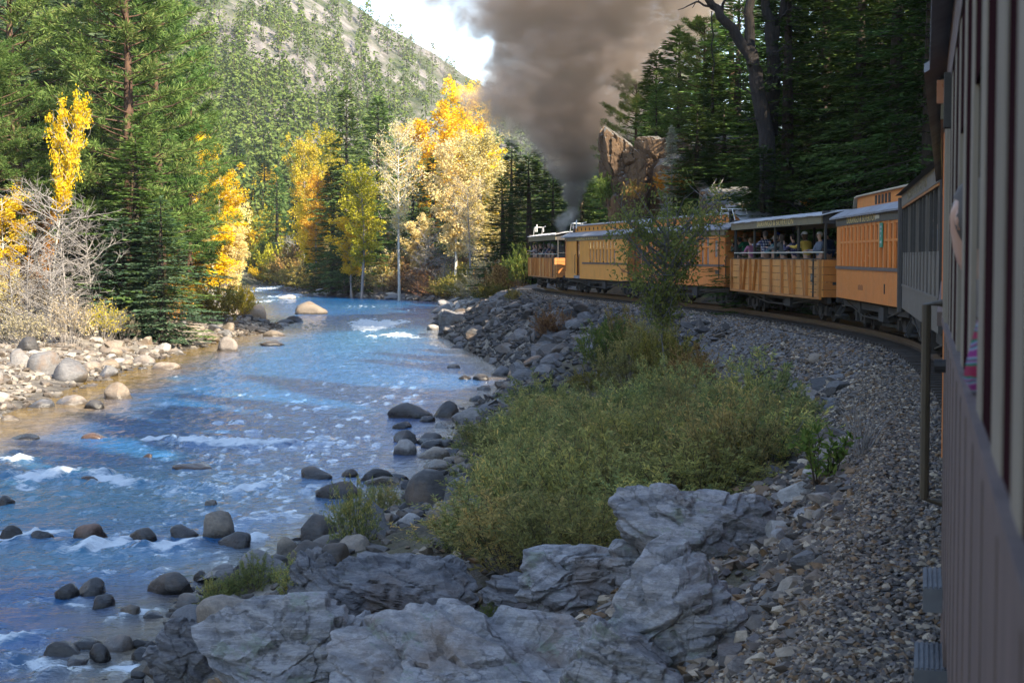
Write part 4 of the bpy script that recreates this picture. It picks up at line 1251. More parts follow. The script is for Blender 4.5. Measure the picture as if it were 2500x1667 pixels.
cb = MB().box(-5.0, -3.0, -1.35, -1.28, 1.2, 3.4).box(-5.0, -3.0, 1.28, 1.35, 1.2, 2.2).box(-5.0, -4.7, 1.28, 1.35, 2.2, 3.4).box(-3.3, -3.0, 1.28, 1.35, 2.2, 3.4).box(-3.0, -2.95, -1.35, 1.35, 1.2, 3.4)
cb.prism([(-1.5, 3.4), (-0.8, 3.62), (0, 3.7), (0.8, 3.62), (1.5, 3.4)], -5.2, -2.8)
cb.build('cab', M_iron, loco)
MB().box(-5.0, 4.0, -1.2, 1.2, 0.95, 1.15).build('running_board', M_iron, loco)
for x in (-2.4, -1.2, 0.0, 1.2):
    for s in (1, -1):
        w_ = link('driving_wheel', WHEEL, loco, (x, s * 0.51, 0.52), (0, 0, 0 if s > 0 else math.pi), (1.45, 1, 1.45))
MB().tube([(3.68, 0, 2.75), (4.0, 0, 2.75)], 0.22, 14).build('headlight', M_iron, loco)
tender = thing('tender', 'black coal tender between locomotive cab and train', 'tender', (TX(LOCO_Y - 9.3), LOCO_Y - 9.3, 0), math.atan2(0.4, TX(LOCO_Y - 9.1) - TX(LOCO_Y - 9.5)), None)
MB().box(-3.0, 3.0, -1.25, 1.25, 1.0, 2.5).build('tank', M_iron, tender)
MB().box(-2.6, 2.6, -1.1, 1.1, 2.5, 3.0).build('coal', M_under, tender)
running_gear(tender, 6.4, 3)
# ------------------------------------------------------------------ foliage pieces
def rng(seed):
    return np.random.default_rng(seed)

def unit(v):
    return v / np.maximum(np.linalg.norm(v, axis=-1, keepdims=True), 1e-9)

def leaf_quads(P, D, length, width, r, roll=1.0, cup=0.0):
    """pointed leaves: base P, direction D (n,3), rhombus of given length and width"""
    n = len(P)
    D = unit(D)
    up = r.normal(size=(n, 3)) * roll + np.array([0, 0, 1.0])
    S = unit(np.cross(D, up))
    L = (length * r.uniform(0.7, 1.3, n))[:, None]
    W = (width * r.uniform(0.7, 1.3, n))[:, None]
    a = P
    b = P + D * L * 0.45 + S * W * 0.5
    c = P + D * L
    d = P + D * L * 0.45 - S * W * 0.5
    V = np.stack([a, b, c, d], 1).reshape(-1, 3)
    Fq = np.arange(4 * n).reshape(n, 4)
    return V, Fq

def tubes(segs, n=5):
    """segs: list of (pts (k,3), radii (k)) -> V, F (quads)"""
    Vs, Fs, b = [], [], 0
    for pts, rad in segs:
        pts = np.asarray(pts, float); k = len(pts)
        d = np.gradient(pts, axis=0); d = unit(d)
        ref = np.where(np.abs(d[:, 2:3]) > 0.9, np.array([[1.0, 0, 0]]), np.array([[0, 0, 1.0]]))
        a = unit(np.cross(d, ref)); c = np.cross(d, a)
        ang = np.arange(n) * 2 * np.pi / n
        rg = pts[:, None] + (a[:, None] * np.cos(ang)[None, :, None] + c[:, None] * np.sin(ang)[None, :, None]) * np.asarray(rad)[:, None, None]
        Vs.append(rg.reshape(-1, 3))
        i = (np.arange(k - 1)[:, None] * n + np.arange(n)[None]).ravel()
        j = (np.arange(k - 1)[:, None] * n + ((np.arange(n) + 1) % n)[None]).ravel()
        Fs.append(np.stack([i, j, j + n, i + n], 1) + b)
        b += k * n
    return np.concatenate(Vs), np.concatenate(Fs)

def bark(name, c1, c2, scale=(8, 8, 1.5), b=0.6):
    if name in MATS:
        return MATS[name]
    m, t, out = _nodes(name)
    p = t.nodes.new('ShaderNodeBsdfPrincipled'); t.links.new(p.outputs[0], out.inputs[0])
    mp = t.nodes.new('ShaderNodeMapping'); mp.inputs['Scale'].default_value = scale; t.links.new(objvec(t), mp.inputs['Vector'])
    f = noise_n(t, 1.5, 6, 0.7, mp.outputs[0])
    t.links.new(mix_c(t, ramp_n(t, f, [(0.35, 0.0), (0.65, 1.0)]), c1, c2), p.inputs['Base Color'])
    p.inputs['Roughness'].default_value = 0.9
    t.links.new(bump_n(t, f, b, 0.06), p.inputs['Normal'])
    MATS[name] = m
    return m
B_fir = bark('bark_fir', (0.075, 0.055, 0.042), (0.035, 0.026, 0.021))
B_pine = bark('bark_pine', (0.14, 0.075, 0.045), (0.06, 0.035, 0.025))
B_aspen = bark('bark_aspen', (0.62, 0.60, 0.54), (0.38, 0.35, 0.29), (3, 3, 5), 0.3)
B_grey = bark('bark_grey', (0.34, 0.31, 0.29), (0.20, 0.18, 0.17))
B_pale = bark('twig_pale', (0.36, 0.335, 0.315), (0.25, 0.23, 0.215))
B_brown = bark('stem_brown', (0.10, 0.07, 0.05), (0.06, 0.042, 0.032))

L_fir = leaf_mat('needles_fir', [(0.030, 0.059, 0.018), (0.056, 0.101, 0.027), (0.094, 0.151, 0.043), (0.139, 0.194, 0.061)], 0.22)
L_spruce = leaf_mat('needles_spruce', [(0.046, 0.094, 0.055), (0.075, 0.150, 0.084), (0.129, 0.219, 0.121), (0.209, 0.291, 0.176)], 0.22)
L_bright = leaf_mat('needles_bright', [(0.056, 0.109, 0.027), (0.104, 0.197, 0.051), (0.159, 0.276, 0.079), (0.224, 0.332, 0.114)], 0.28)
L_pine = leaf_mat('needles_pine', [(0.053, 0.098, 0.027), (0.104, 0.183, 0.047), (0.172, 0.268, 0.081), (0.253, 0.258, 0.096)], 0.28)
L_far = leaf_mat('needles_far', [(0.047, 0.077, 0.025), (0.074, 0.117, 0.035), (0.112, 0.163, 0.044), (0.155, 0.198, 0.055)], 0.2, (0.03, 0.3), 0.06)
L_yellow = leaf_mat('leaves_yellow', [(0.58, 0.36, 0.015), (0.72, 0.48, 0.025), (0.80, 0.58, 0.05), (0.84, 0.66, 0.12)], 0.42)
L_pale = leaf_mat('leaves_pale_yellow', [(0.66, 0.48, 0.14), (0.76, 0.60, 0.24), (0.82, 0.70, 0.36), (0.86, 0.78, 0.50)], 0.42)
L_orange = leaf_mat('leaves_orange', [(0.42, 0.17, 0.015), (0.60, 0.28, 0.025), (0.72, 0.40, 0.05), (0.76, 0.50, 0.12)], 0.42)
L_lime = leaf_mat('leaves_lime', [(0.240, 0.228, 0.024), (0.408, 0.360, 0.036), (0.600, 0.504, 0.060), (0.744, 0.600, 0.096)], 0.4)
L_willow = leaf_mat('leaves_willow', [(0.134, 0.177, 0.079), (0.232, 0.271, 0.107), (0.392, 0.378, 0.138), (0.833, 0.567, 0.184)], 0.4, (0.02, 0.2), 0.8)
L_olive = leaf_mat('leaves_olive', [(0.110, 0.106, 0.032), (0.202, 0.176, 0.050), (0.331, 0.255, 0.070), (0.515, 0.334, 0.106)], 0.38, (0.03, 0.25), 0.6)
L_rust = leaf_mat('leaves_rust', [(0.130, 0.065, 0.036), (0.234, 0.117, 0.052), (0.390, 0.221, 0.091), (0.546, 0.364, 0.156)], 0.38)
L_straw = leaf_mat('leaves_straw', [(0.26, 0.21, 0.13), (0.36, 0.30, 0.19), (0.46, 0.39, 0.26), (0.52, 0.44, 0.28)], 0.35)
L_yolive = leaf_mat('leaves_yellow_olive', [(0.182, 0.182, 0.079), (0.280, 0.270, 0.105), (0.420, 0.365, 0.131), (0.644, 0.459, 0.158)], 0.42, (0.02, 0.25), 0.8)
L_sap = leaf_mat('leaves_sapling', [(0.10, 0.13, 0.04), (0.16, 0.19, 0.055), (0.22, 0.24, 0.075), (0.36, 0.30, 0.08)], 0.45)
L_green = leaf_mat('leaves_green', [(0.066, 0.113, 0.030), (0.123, 0.189, 0.046), (0.189, 0.255, 0.065), (0.378, 0.321, 0.076)], 0.4)

# ------------------------------------------------------------------ tree shapes (unit: metres, shared by copies)
def shape_fir(seed, h=22.0, r=3.4, nb=280, per=15, ll=0.42, lw=0.15, z0=1.2, dens=1.0, droop=0.35):
    g = rng(seed)
    t = np.sort(g.uniform(0, 1, nb) ** 0.85)
    z = z0 + (h - z0 - 0.3) * t
    prof = (1 - t) ** 0.78 * 0.94 + 0.05
    lump = 1 + 0.30 * np.sin(t * 23 + g.uniform(0, 6)) * g.uniform(0.3, 1, nb)
    L = r * prof * g.uniform(0.62, 1.12, nb) * lump
    az = np.arange(nb) * 2.39996 + g.normal(0, 0.35, nb)
    slope = -droop + 0.62 * t + g.normal(0, 0.10, nb)
    dirs = np.stack([np.cos(az), np.sin(az), slope], 1)
    P, D = [], []
    seg = [(np.array([[0, 0, -1.0], [g.normal(0, .05), 0, h * 0.4], [0, 0, h * 0.97]]), np.array([h * 0.013 + 0.04, h * 0.0095, 0.02]))]
    for i in range(nb):
        k = int(per * L[i] * dens) + 4
        u = g.uniform(0.10, 1.0, k) ** 0.8
        side = g.choice([-1.0, 1.0], k)
        v = side * g.uniform(0, 1, k) * (0.36 * L[i] * (1 - u) + 0.10)
        sx = np.array([-math.sin(az[i]), math.cos(az[i]), 0])
        base = np.array([0, 0, z[i]])
        cur = -0.22 * L[i] * (u ** 2) * (0.6 if t[i] < 0.75 else 0.1) + 0.10 * L[i] * u ** 4
        p = base + dirs[i] * (L[i] * u)[:, None] + sx * v[:, None]
        p[:, 2] += cur - np.abs(v) * 0.25 + g.normal(0, 0.05, k)
        d = dirs[i] * 1.0 + sx * (side * 0.75)[:, None] + g.normal(0, 0.22, (k, 3)); d[:, 2] -= 0.12
        P.append(p); D.append(d)
        if i % 2 == 0 and L[i] > 0.7:
            e = base + dirs[i] * L[i] * 0.85; e[2] -= 0.12 * L[i]
            seg.append((np.array([base, (base + e) / 2 + [0, 0, 0.03 * L[i]], e]), np.array([0.035, 0.022, 0.008])))
    k = 40
    p = np.stack([g.normal(0, 0.06, k), g.normal(0, 0.06, k), h - g.uniform(0, 1.2, k)], 1); d = np.stack([g.normal(0, .5, k), g.normal(0, .5, k), np.full(k, 0.8)], 1)
    P.append(p); D.append(d)
    P = np.concatenate(P); D = np.concatenate(D)
    LV, LF = leaf_quads(P, D, ll, lw, g, 0.45)
    return tubes(seg, 5), (LV, LF)

def shape_pine(seed, h=24.0, r=4.2, nb=95, tufts=9, needles=34, start=0.22):
    g = rng(seed)
    lean = g.normal(0, 0.25)
    trunk = np.array([[0, 0, -1], [lean * 0.3, 0.1, h * 0.35], [lean, 0.15, h * 0.7], [lean * 1.2, 0, h * 0.99]])
    seg = [(trunk, np.array([h * 0.016, h * 0.0125, h * 0.007, 0.03]))]
    P, D = [], []
    for i in range(nb):
        t = start + (1 - start) * (i + g.uniform(0, 1)) / nb
        tt = (t - start) / (1 - start)
        base = np.array([np.interp(t, [0, .35, .7, 1], trunk[:, 0]), np.interp(t, [0, .35, .7, 1], trunk[:, 1]), h * t * 0.985])
        L = r * (0.35 + 0.75 * math.sin(min(1, (1 - tt) * 1.25 + 0.08) * math.pi * 0.5)) * g.uniform(0.55, 1.15)
        az = i * 2.39996 + g.normal(0, 0.4)
        rise = g.uniform(-0.15, 0.2) + 0.55 * tt
        dirv = np.array([math.cos(az), math.sin(az), rise])
        us = np.linspace(0, 1, 5)
        pts = base + dirv * (L * us)[:, None]
        pts[:, 2] += L * (0.22 * us ** 2 - 0.20 * us * (1 - tt))
        seg.append((pts, np.interp(us, [0, 1], [0.06, 0.012])))
        for q in range(tufts):
            u = 0.35 + 0.65 * (q + 0.7) / tufts
            c = np.array([np.interp(u, us, pts[:, a]) for a in range(3)])
            sd = np.array([-math.sin(az), math.cos(az), 0.25]) * g.choice([-1, 1]) * g.uniform(0.05, 0.36 * L) * (1.15 - u)
            if q < tufts - 1:
                seg.append((np.array([c, c + sd * 0.6 + [0, 0, 0.05], c + sd]), np.array([0.018, 0.012, 0.006])))
                c = c + sd
            ax = unit(dirv + sd * 0.6 + np.array([0, 0, 0.55]))
            d = unit(g.normal(size=(needles, 3))) * 0.95 + ax * 0.75
            P.append(np.repeat(c[None], needles, 0) + d * g.uniform(0.02, 0.22, (needles, 1))); D.append(d)
    P = np.concatenate(P); D = np.concatenate(D)
    return tubes(seg, 5), leaf_quads(P, D, 0.34, 0.05, g, 1.0)

def shape_aspen(seed, h=15.0, r=2.4, nb=46, nl=10500, start=0.32, ll=0.19, lw=0.17, lean=0.0, cluster=0.55, bare=0.0, tr=0.011):
    g = rng(seed)
    us = np.linspace(0, 1, 8)
    trunk = np.stack([lean * us ** 1.3 * h + 0.18 * np.sin(us * 5 + seed), 0.15 * np.sin(us * 4 + seed * 2), -0.6 + (h + 0.4) * us], 1)
    seg = [(trunk, np.interp(us, [0, 0.6, 1], [h * tr, h * tr * 0.55, 0.02]))]
    cen, rad = [], []
    for i in range(nb):
        t = start + (0.98 - start) * (i + g.uniform(0, 1)) / nb
        tt = (t - start) / (1 - start)
        base = np.array([np.interp(t, us, trunk[:, a]) for a in range(3)])
        L = r * (0.35 + 0.85 * math.sin(math.pi * min(1, 0.18 + 0.86 * (1 - tt)))) * g.uniform(0.6, 1.15)
        az = i * 2.39996 + g.normal(0, 0.5)
        rise = g.uniform(0.25, 0.95)
        dirv = np.array([math.cos(az), math.sin(az), rise])
        uu = np.linspace(0, 1, 5)
        pts = base + dirv * (L * uu)[:, None]; pts[:, 2] += 0.18 * L * uu ** 2; pts[:, :2] += 0.12 * np.sin(uu * 5 + i)[:, None] * L * 0.3
        seg.append((pts, np.interp(uu, [0, 1], [0.045, 0.008])))
        for q in range(4):
            u = 0.4 + 0.2 * q
            c = np.array([np.interp(u, uu, pts[:, a]) for a in range(3)]) + g.normal(0, 0.22, 3)
            cen.append(c); rad.append(cluster * g.uniform(0.5, 1.2))
            b = np.array([np.interp(u - 0.1, uu, pts[:, a]) for a in range(3)])
            e = c + g.normal(0, 0.35, 3)
            seg.append((np.array([b, (b + e) / 2 + g.normal(0, .06, 3), e]), np.array([0.014, 0.009, 0.004])))
            if bare > 0:
                for _ in range(int(bare)):
                    e2 = e + unit(dirv + g.normal(0, 0.6, 3)) * g.uniform(0.4, 0.9)
                    seg.append((np.array([e, (e + e2) / 2 + g.normal(0, .05, 3), e2]), np.array([0.011, 0.009, 0.005])))
    cen = np.array(cen); rad = np.array(rad)
    k = g.integers(0, len(cen), nl)
    o = unit(g.normal(size=(nl, 3))) * (g.uniform(0, 1, nl) ** 0.45)[:, None] * rad[k][:, None]
    P = cen[k] + o
    D = o + g.normal(0, 0.5, (nl, 3)); D[:, 2] -= 0.2
    return tubes(seg, 4), leaf_quads(P, D, ll, lw, g, 1.6)

def shape_bare(seed, h=9.0, r=2.6, nb=46, levels=3, tr=0.012, lean=0.0, fine=7):
    g = rng(seed)
    us = np.linspace(0, 1, 7)
    trunk = np.stack([lean * us * h + 0.2 * np.sin(us * 4 + seed), 0.2 * np.sin(us * 3 + seed), -0.5 + (h + .4) * us], 1)
    seg = [(trunk, np.interp(us, [0, 1], [h * tr, 0.02]))]
    for i in range(nb):
        t = 0.12 + 0.86 * (i + g.uniform(0, 1)) / nb
        base = np.array([np.interp(t, us, trunk[:, a]) for a in range(3)])
        L = r * (0.35 + 0.75 * math.sin(math.pi * min(1, 0.25 + 0.75 * (1 - t)))) * g.uniform(0.5, 1.15)
        az = i * 2.39996 + g.normal(0, 0.5)
        dv = np.array([math.cos(az), math.sin(az), g.uniform(0.1, 1.0)])
        uu = np.linspace(0, 1, 5)
        pts = base + dv * (L * uu)[:, None] + np.cumsum(g.normal(0, 0.05, (5, 3)), 0) * L * 0.6
        seg.append((pts, np.interp(uu, [0, 1], [0.045, 0.012])))
        for q in range(fine):
            u = g.uniform(0.25, 1)
            c = np.array([np.interp(u, uu, pts[:, a]) for a in range(3)])
            d2 = unit(dv + g.normal(0, 0.75, 3)); l2 = L * g.uniform(0.2, 0.45)
            e = c + d2 * l2
            seg.append((np.array([c, (c + e) / 2 + g.normal(0, 0.05, 3), e]), np.array([0.018, 0.014, 0.008])))
            for _ in range(3):
                cc = c + (e - c) * g.uniform(0.3, 1); ee = cc + unit(d2 + g.normal(0, 0.7, 3)) * l2 * g.uniform(0.35, 0.7)
                seg.append((np.array([cc, ee]), np.array([0.011, 0.006])))
    return tubes(seg, 3), None

def shape_shrub(seed, h=1.9, r=1.25, stems=44, nl=7000, ll=0.11, lw=0.026, low=0.12, tight=0.5, twigs=4, wood=0.010):
    g = rng(seed)
    seg, P, D = [], [], []
    per = nl // (stems * (twigs + 1))
    for i in range(stems):
        az = i * 2.39996 + g.normal(0, 0.3); rr = r * math.sqrt((i + 0.5) / stems) * g.uniform(0.8, 1.1)
        H = h * (1 - 0.42 * (rr / r) ** 2) * g.uniform(0.68, 1.12)
        tip = np.array([math.cos(az) * rr, math.sin(az) * rr, H])
        b = np.array([math.cos(az) * rr * 0.30, math.sin(az) * rr * 0.30, -0.1])
        us = np.linspace(0, 1, 6)
        pts = b + (tip - b) * us[:, None]
        pts[:, 2] += H * 0.10 * np.sin(us * math.pi); pts[:, :2] += (g.normal(0, 0.05, 2) * h)[None] * np.sin(us * math.pi)[:, None]
        seg.append((pts, np.interp(us, [0, 1], [wood, 0.003])))
        br = [(pts, us)]
        for q in range(twigs):
            u = g.uniform(max(low, 0.25), 0.9); c = np.array([np.interp(u, us, pts[:, a]) for a in range(3)])
            e = c + unit((tip - b) * 0.8 + g.normal(0, 0.6, 3) * h * 0.6) * h * g.uniform(0.15, 0.34)
            tp = np.array([c, (c + e) / 2 + g.normal(0, .015, 3) * h, e])
            seg.append((tp, np.array([wood * 0.5, wood * 0.35, 0.002]))); br.append((tp, np.array([0, 0.5, 1.0])))
        for j, (pp, uu) in enumerate(br):
            u = g.uniform(low if j == 0 else 0.1, 1, per)
            p = np.stack([np.interp(u, uu, pp[:, a]) for a in range(3)], 1)
            ax = unit(pp[-1] - pp[0])
            d = unit(g.normal(size=(per, 3))) * 0.9 + ax * 0.7
            P.append(p); D.append(d)
    P = np.concatenate(P); D = np.concatenate(D)
    return tubes(seg, 3), leaf_quads(P, D, ll, lw, g, 0.9)

SHAPES = {}
def shape(key, fn, *a, **k):
    tr_, lf = fn(*a, **k)
    me_t = fast_mesh('trunk_' + key, tr_[0], tr_[1], [B_fir], True)
    me_l = fast_mesh('crown_' + key, lf[0], lf[1], [L_fir], False) if lf is not None else None
    P = lf[0] if lf is not None else tr_[0]
    SHAPES[key] = (me_t, me_l, float(P[:, 2].max()), float(np.percentile(np.hypot(P[:, 0], P[:, 1]), 97)))

for i in range(3):
    shape('fir%d' % i, shape_fir, 10 + i, 22.0, 3.5 - 0.3 * i, 300, 16)
    shape('spruce%d' % i, shape_fir, 20 + i, 22.0, 3.0 - 0.2 * i, 320, 17, 0.36, 0.13, 0.6, 1.0, 0.22)
    shape('pine%d' % i, shape_pine, 30 + i, 24.0, 4.4 - 0.4 * i, 98, 10, 44)
    shape('midfir%d' % i, shape_fir, 60 + i, 18.0, 2.9, 110, 9, 0.62, 0.26, 1.0)
    shape('midpine%d' % i, shape_pine, 70 + i, 18.0, 3.3, 48, 6, 22, 0.3)
    shape('aspen%d' % i, shape_aspen, 40 + i, 15.0, 2.3)
    shape('willow%d' % i, shape_shrub, 80 + i)
    shape('bank%d' % i, shape_shrub, 90 + i, 3.6, 2.6, 36, 4200, 0.26, 0.10, 0.2, 0.5, 4, 0.022)
    shape('twiggy%d' % i, shape_shrub, 100 + i, 3.6, 2.4, 46, 1500, 0.22, 0.10, 0.35, 0.5, 9, 0.022)
for i in range(3):
    shape('nearfir%d' % i, shape_fir, 120 + i, 22.0, 3.4 - 0.2 * i, 330, 38, 0.25, 0.085, 1.0)
shape('aspensparse', shape_aspen, 44, 17.0, 2.6, 52, 3800, 0.42, 0.17, 0.15, 0.0, 0.6, 3, 0.012)
shape('aspenlean', shape_aspen, 47, 15.0, 2.0, 40, 7000, 0.58, 0.19, 0.17, 0.20, 0.5, 1, 0.011)
shape('aspentall', shape_aspen, 48, 18.0, 2.0, 60, 12500, 0.22, 0.19, 0.17, 0.05)
for i in range(2):
    shape('bare%d' % i, shape_bare, 50 + i, 9.0, 2.7, 50)
shape('sapling', shape_aspen, 53, 4.9, 1.45, 50, 6800, 0.50, 0.12, 0.06, -0.02, 0.40, 0, 0.010)

G_TREES = {'fir': 'firs and spruces', 'pine': 'pines', 'aspen': 'yellow autumn trees', 'bare': 'leafless trees', 'shrub': 'bank shrubs', 'willow': 'willow thicket'}
PLACED = []
def plant(name, cat, key, x, y, h=None, w=None, rz=None, leaf=L_fir, wood=B_fir, label='', group=None, z=None, tilt=(0, 0), sink=0.15):
    me_t, me_l, H, R = SHAPES[key]
    if z is None:
        z = float(land(x, y)) if y < 300 else float(max(land(x, min(y, 620)), mountain_z(np.array([x]), np.array([y]))[0]))
    sz = (h / H) if h else 1.0
    sx = (w / 2 / R) if w else sz
    e = link(name, None, None, (x, y, z - sink), (tilt[0], tilt[1], random.uniform(0, 6.28) if rz is None else rz), (sx, sx, sz))
    tag(e, label, cat, group)
    tname = 'stems' if cat == 'shrub' else 'trunk'
    t = link(tname, me_t, e)
    for slot_o, m in ((t, wood),):
        slot_o.material_slots[0].link = 'OBJECT'; slot_o.material_slots[0].material = m
    if me_l is not None:
        c = link('foliage' if cat == 'shrub' else 'crown', me_l, e)
        c.material_slots[0].link = 'OBJECT'; c.material_slots[0].material = leaf
    PLACED.append((e, project((x, y, z + (h or H) * 0.5))))
    return e

def tree_px(name, cat, key, px, d, top, wpx, **k):
    """tree whose crown top shows at row `top` and whose crown is wpx source pixels wide"""
    x = (px - 1250) / F * d
    z = float(land(x, d)) if d < 300 else float(max(land(x, min(d, 620)), mountain_z(np.array([x]), np.array([d]))[0]))
    h = CAM_Z + (625 - top) / F * d - z
    return plant(name, cat, key, x, d, max(h, 0.8), wpx / F * d * (1.22 if 'fir' in key or 'spruce' in key or 'pine' in key else 1.08), z=z, **k)

random.seed(11)
# ------------------------------------------------------------------ left bank
LB = [  # key, px, depth, top, width, leaf, wood, label
    ('pine0', 55, 116, -260, 380, L_pine, B_pine, 'tallest dark pine at the extreme left edge of the frame'),
    ('spruce0', 175, 126, -150, 330, L_spruce, B_fir, 'blue-green spruce behind the leaning yellow aspen'),
    ('pine1', 318, 112, -190, 400, L_pine, B_pine, 'big pine with long drooping branches beside the mountain view'),
    ('pine2', 398, 128, -30, 250, L_bright, B_pine, 'bright green pine whose limbs overlap the mountain'),
    ('spruce1', 255, 132, -90, 300, L_fir, B_fir, 'dark fir between the two tall pines on the left bank'),
    ('pine2', -10, 108, 60, 250, L_pine, B_pine, 'pine cut by the left edge above the yellow bush'),
    ('spruce2', 335, 106, 300, 270, L_bright, B_fir, 'bright green fir standing right behind the bare grey tree'),
    ('spruce0', 395, 103, 470, 215, L_spruce, B_fir, 'low green fir beside the yellow aspens near the point'),
    ('fir1', 250, 114, 380, 240, L_fir, B_fir, 'mid-height fir behind the grey twiggy thicket'),
    ('fir2', 110, 128, 180, 260, L_fir, B_fir, 'dark fir behind the bare trunk on the left bank'),
    ('pine0', 462, 138, 150, 190, L_bright, B_pine, 'slim green pine above the yellow aspen grove'),
    ('fir0', 440, 143, 320, 180, L_spruce, B_fir, 'short blue spruce just left of the yellow aspens'),
    ('fir1', -90, 122, -250, 330, L_fir, B_fir, 'dark fir mostly outside the left edge of the frame'),
    ('spruce1', 30, 134, -80, 300, L_spruce, B_fir, 'blue-green spruce in the back row at the left edge'),
    ('spruce2', 335, 140, -120, 280, L_bright, B_fir, 'tall fir peeping between the big pines and the mountain'),
    ('fir2', 300, 104, 520, 190, L_spruce, B_fir, 'smallest fir low down on the left bank'),
]
for k, px, d, top, w, lf, wd, lab in LB:
    if k.startswith('spruce') and d < 110:
        k = 'nearfir' + k[-1]
    pine = k.startswith('pine')
    tree_px('pine_tree' if pine else 'fir_tree', 'tree', k, px, d, top, w, leaf=lf, wood=wd, label=lab, group=G_TREES['pine' if pine else 'fir'])
tree_px('aspen_tree', 'tree', 'aspenlean', 120, 104, 205, 175, rz=0.1, leaf=L_yellow, wood=B_aspen, label='leaning white-trunked aspen with a yellow crown before dark pines', group=G_TREES['aspen'])
for px, d, top, w, lab in ((150, 101, 420, 250, 'leafless grey tree with pale trunk in front of the green fir'), (70, 99, 520, 220, 'grey bare tree near the left edge beside yellow leaves'), (215, 103, 500, 200, 'twiggy bare tree between the grey trunk and the green fir'), (20, 97, 600, 190, 'low bare grey tree at the left edge above the cobbles'), (120, 96, 610, 170, 'shortest bare grey tree right above the cobble shore')):
    tree_px('bare_tree', 'tree', random.choice(['bare0', 'bare1']), px, d, top, w, wood=B_pale, label=lab, group=G_TREES['bare'])
for px, d, top, w, k, lf, lab in (
        (12, 104, 440, 130, 'aspen0', L_yellow, 'yellow tree at the left edge below the pines'), (95, 108, 470, 90, 'aspen1', L_orange, 'thin orange-yellow tree behind the bare grey trunks'),
        (480, 150, 285, 92, 'aspentall', L_yellow, 'slender bright yellow aspen leaning over the grove'), (535, 153, 385, 125, 'aspen1', L_yellow, 'full bright yellow aspen at the river point'),
        (515, 149, 500, 150, 'aspen2', L_yellow, 'broad yellow aspen low at the river point'), (560, 152, 545, 110, 'aspen0', L_pale, 'pale yellow aspen overhanging the water at the point'),
        (470, 146, 560, 110, 'aspen1', L_pale, 'pale yellow aspen in front of the short blue spruce'), (505, 158, 320, 90, 'aspen2', L_yellow, 'yellow aspen behind the slender leaning one'),
        (450, 140, 600, 90, 'aspen2', L_orange, 'orange aspen above the orange bush'), (575, 156, 450, 70, 'aspen0', L_pale, 'narrow pale aspen on the water side of the grove')):
    tree_px('aspen_tree', 'tree', k, px, d, top, w, leaf=lf, wood=B_aspen, label=lab, group=G_TREES['aspen'])

def shrub_px(key, px, py_base, wpx, hpx, leaf, label, wood=B_brown, group='shrub', name='bank_shrub', d=None):
    if d is None:
        p = ground_hit(px, py_base); x, y = p[0], p[1]
    else:
        y = d; x = (px - 1250) / F * d
    return plant(name, 'shrub', key, x, y, hpx / F * y, wpx / F * y, leaf=leaf, wood=wood, label=label, group=G_TREES[group])

for px, py, w, h, k, lf, wd, lab in (
        (455, 775, 110, 115, 'bank0', L_orange, B_brown, 'orange bush left of the olive bush on the cobble shore'), (530, 790, 150, 120, 'bank1', L_olive, B_brown, 'dark olive bush overhanging the cobbles at the river point'),
        (590, 775, 90, 90, 'bank2', L_lime, B_brown, 'yellow-green bush at the tip of the left point'), (300, 830, 90, 90, 'twiggy0', L_straw, B_pale, 'thin pale bush behind the left cobbles, under the fir'),
        (360, 815, 110, 120, 'twiggy1', L_pale, B_pale, 'pale yellow twiggy bush below the low green fir'), (410, 800, 100, 110, 'twiggy2', L_orange, B_pale, 'orange-tinted twiggy bush beside the orange bush'),
        (60, 850, 160, 120, 'twiggy1', L_straw, B_pale, 'whitish twiggy bush at the left edge above pale cobbles'), (170, 845, 150, 150, 'twiggy0', L_straw, B_pale, 'whitish twiggy bush at the foot of the bare trunk'),
        (250, 830, 130, 110, 'twiggy2', L_lime, B_pale, 'thin greenish bush between bare tree and small fir'), (10, 800, 120, 200, 'bank1', L_pale, B_pale, 'pale bush at the left edge under the yellow tree'),
        (110, 800, 160, 180, 'twiggy2', L_straw, B_pale, 'grey twiggy bush behind the whitish bushes'), (225, 790, 150, 160, 'twiggy1', L_straw, B_pale, 'grey twiggy bush under the leafless tree'), (320, 790, 140, 120, 'bank2', L_lime, B_brown, 'green-yellow bush at the feet of the firs')):
    shrub_px(k, px, py, w, h, lf, lab, wd)

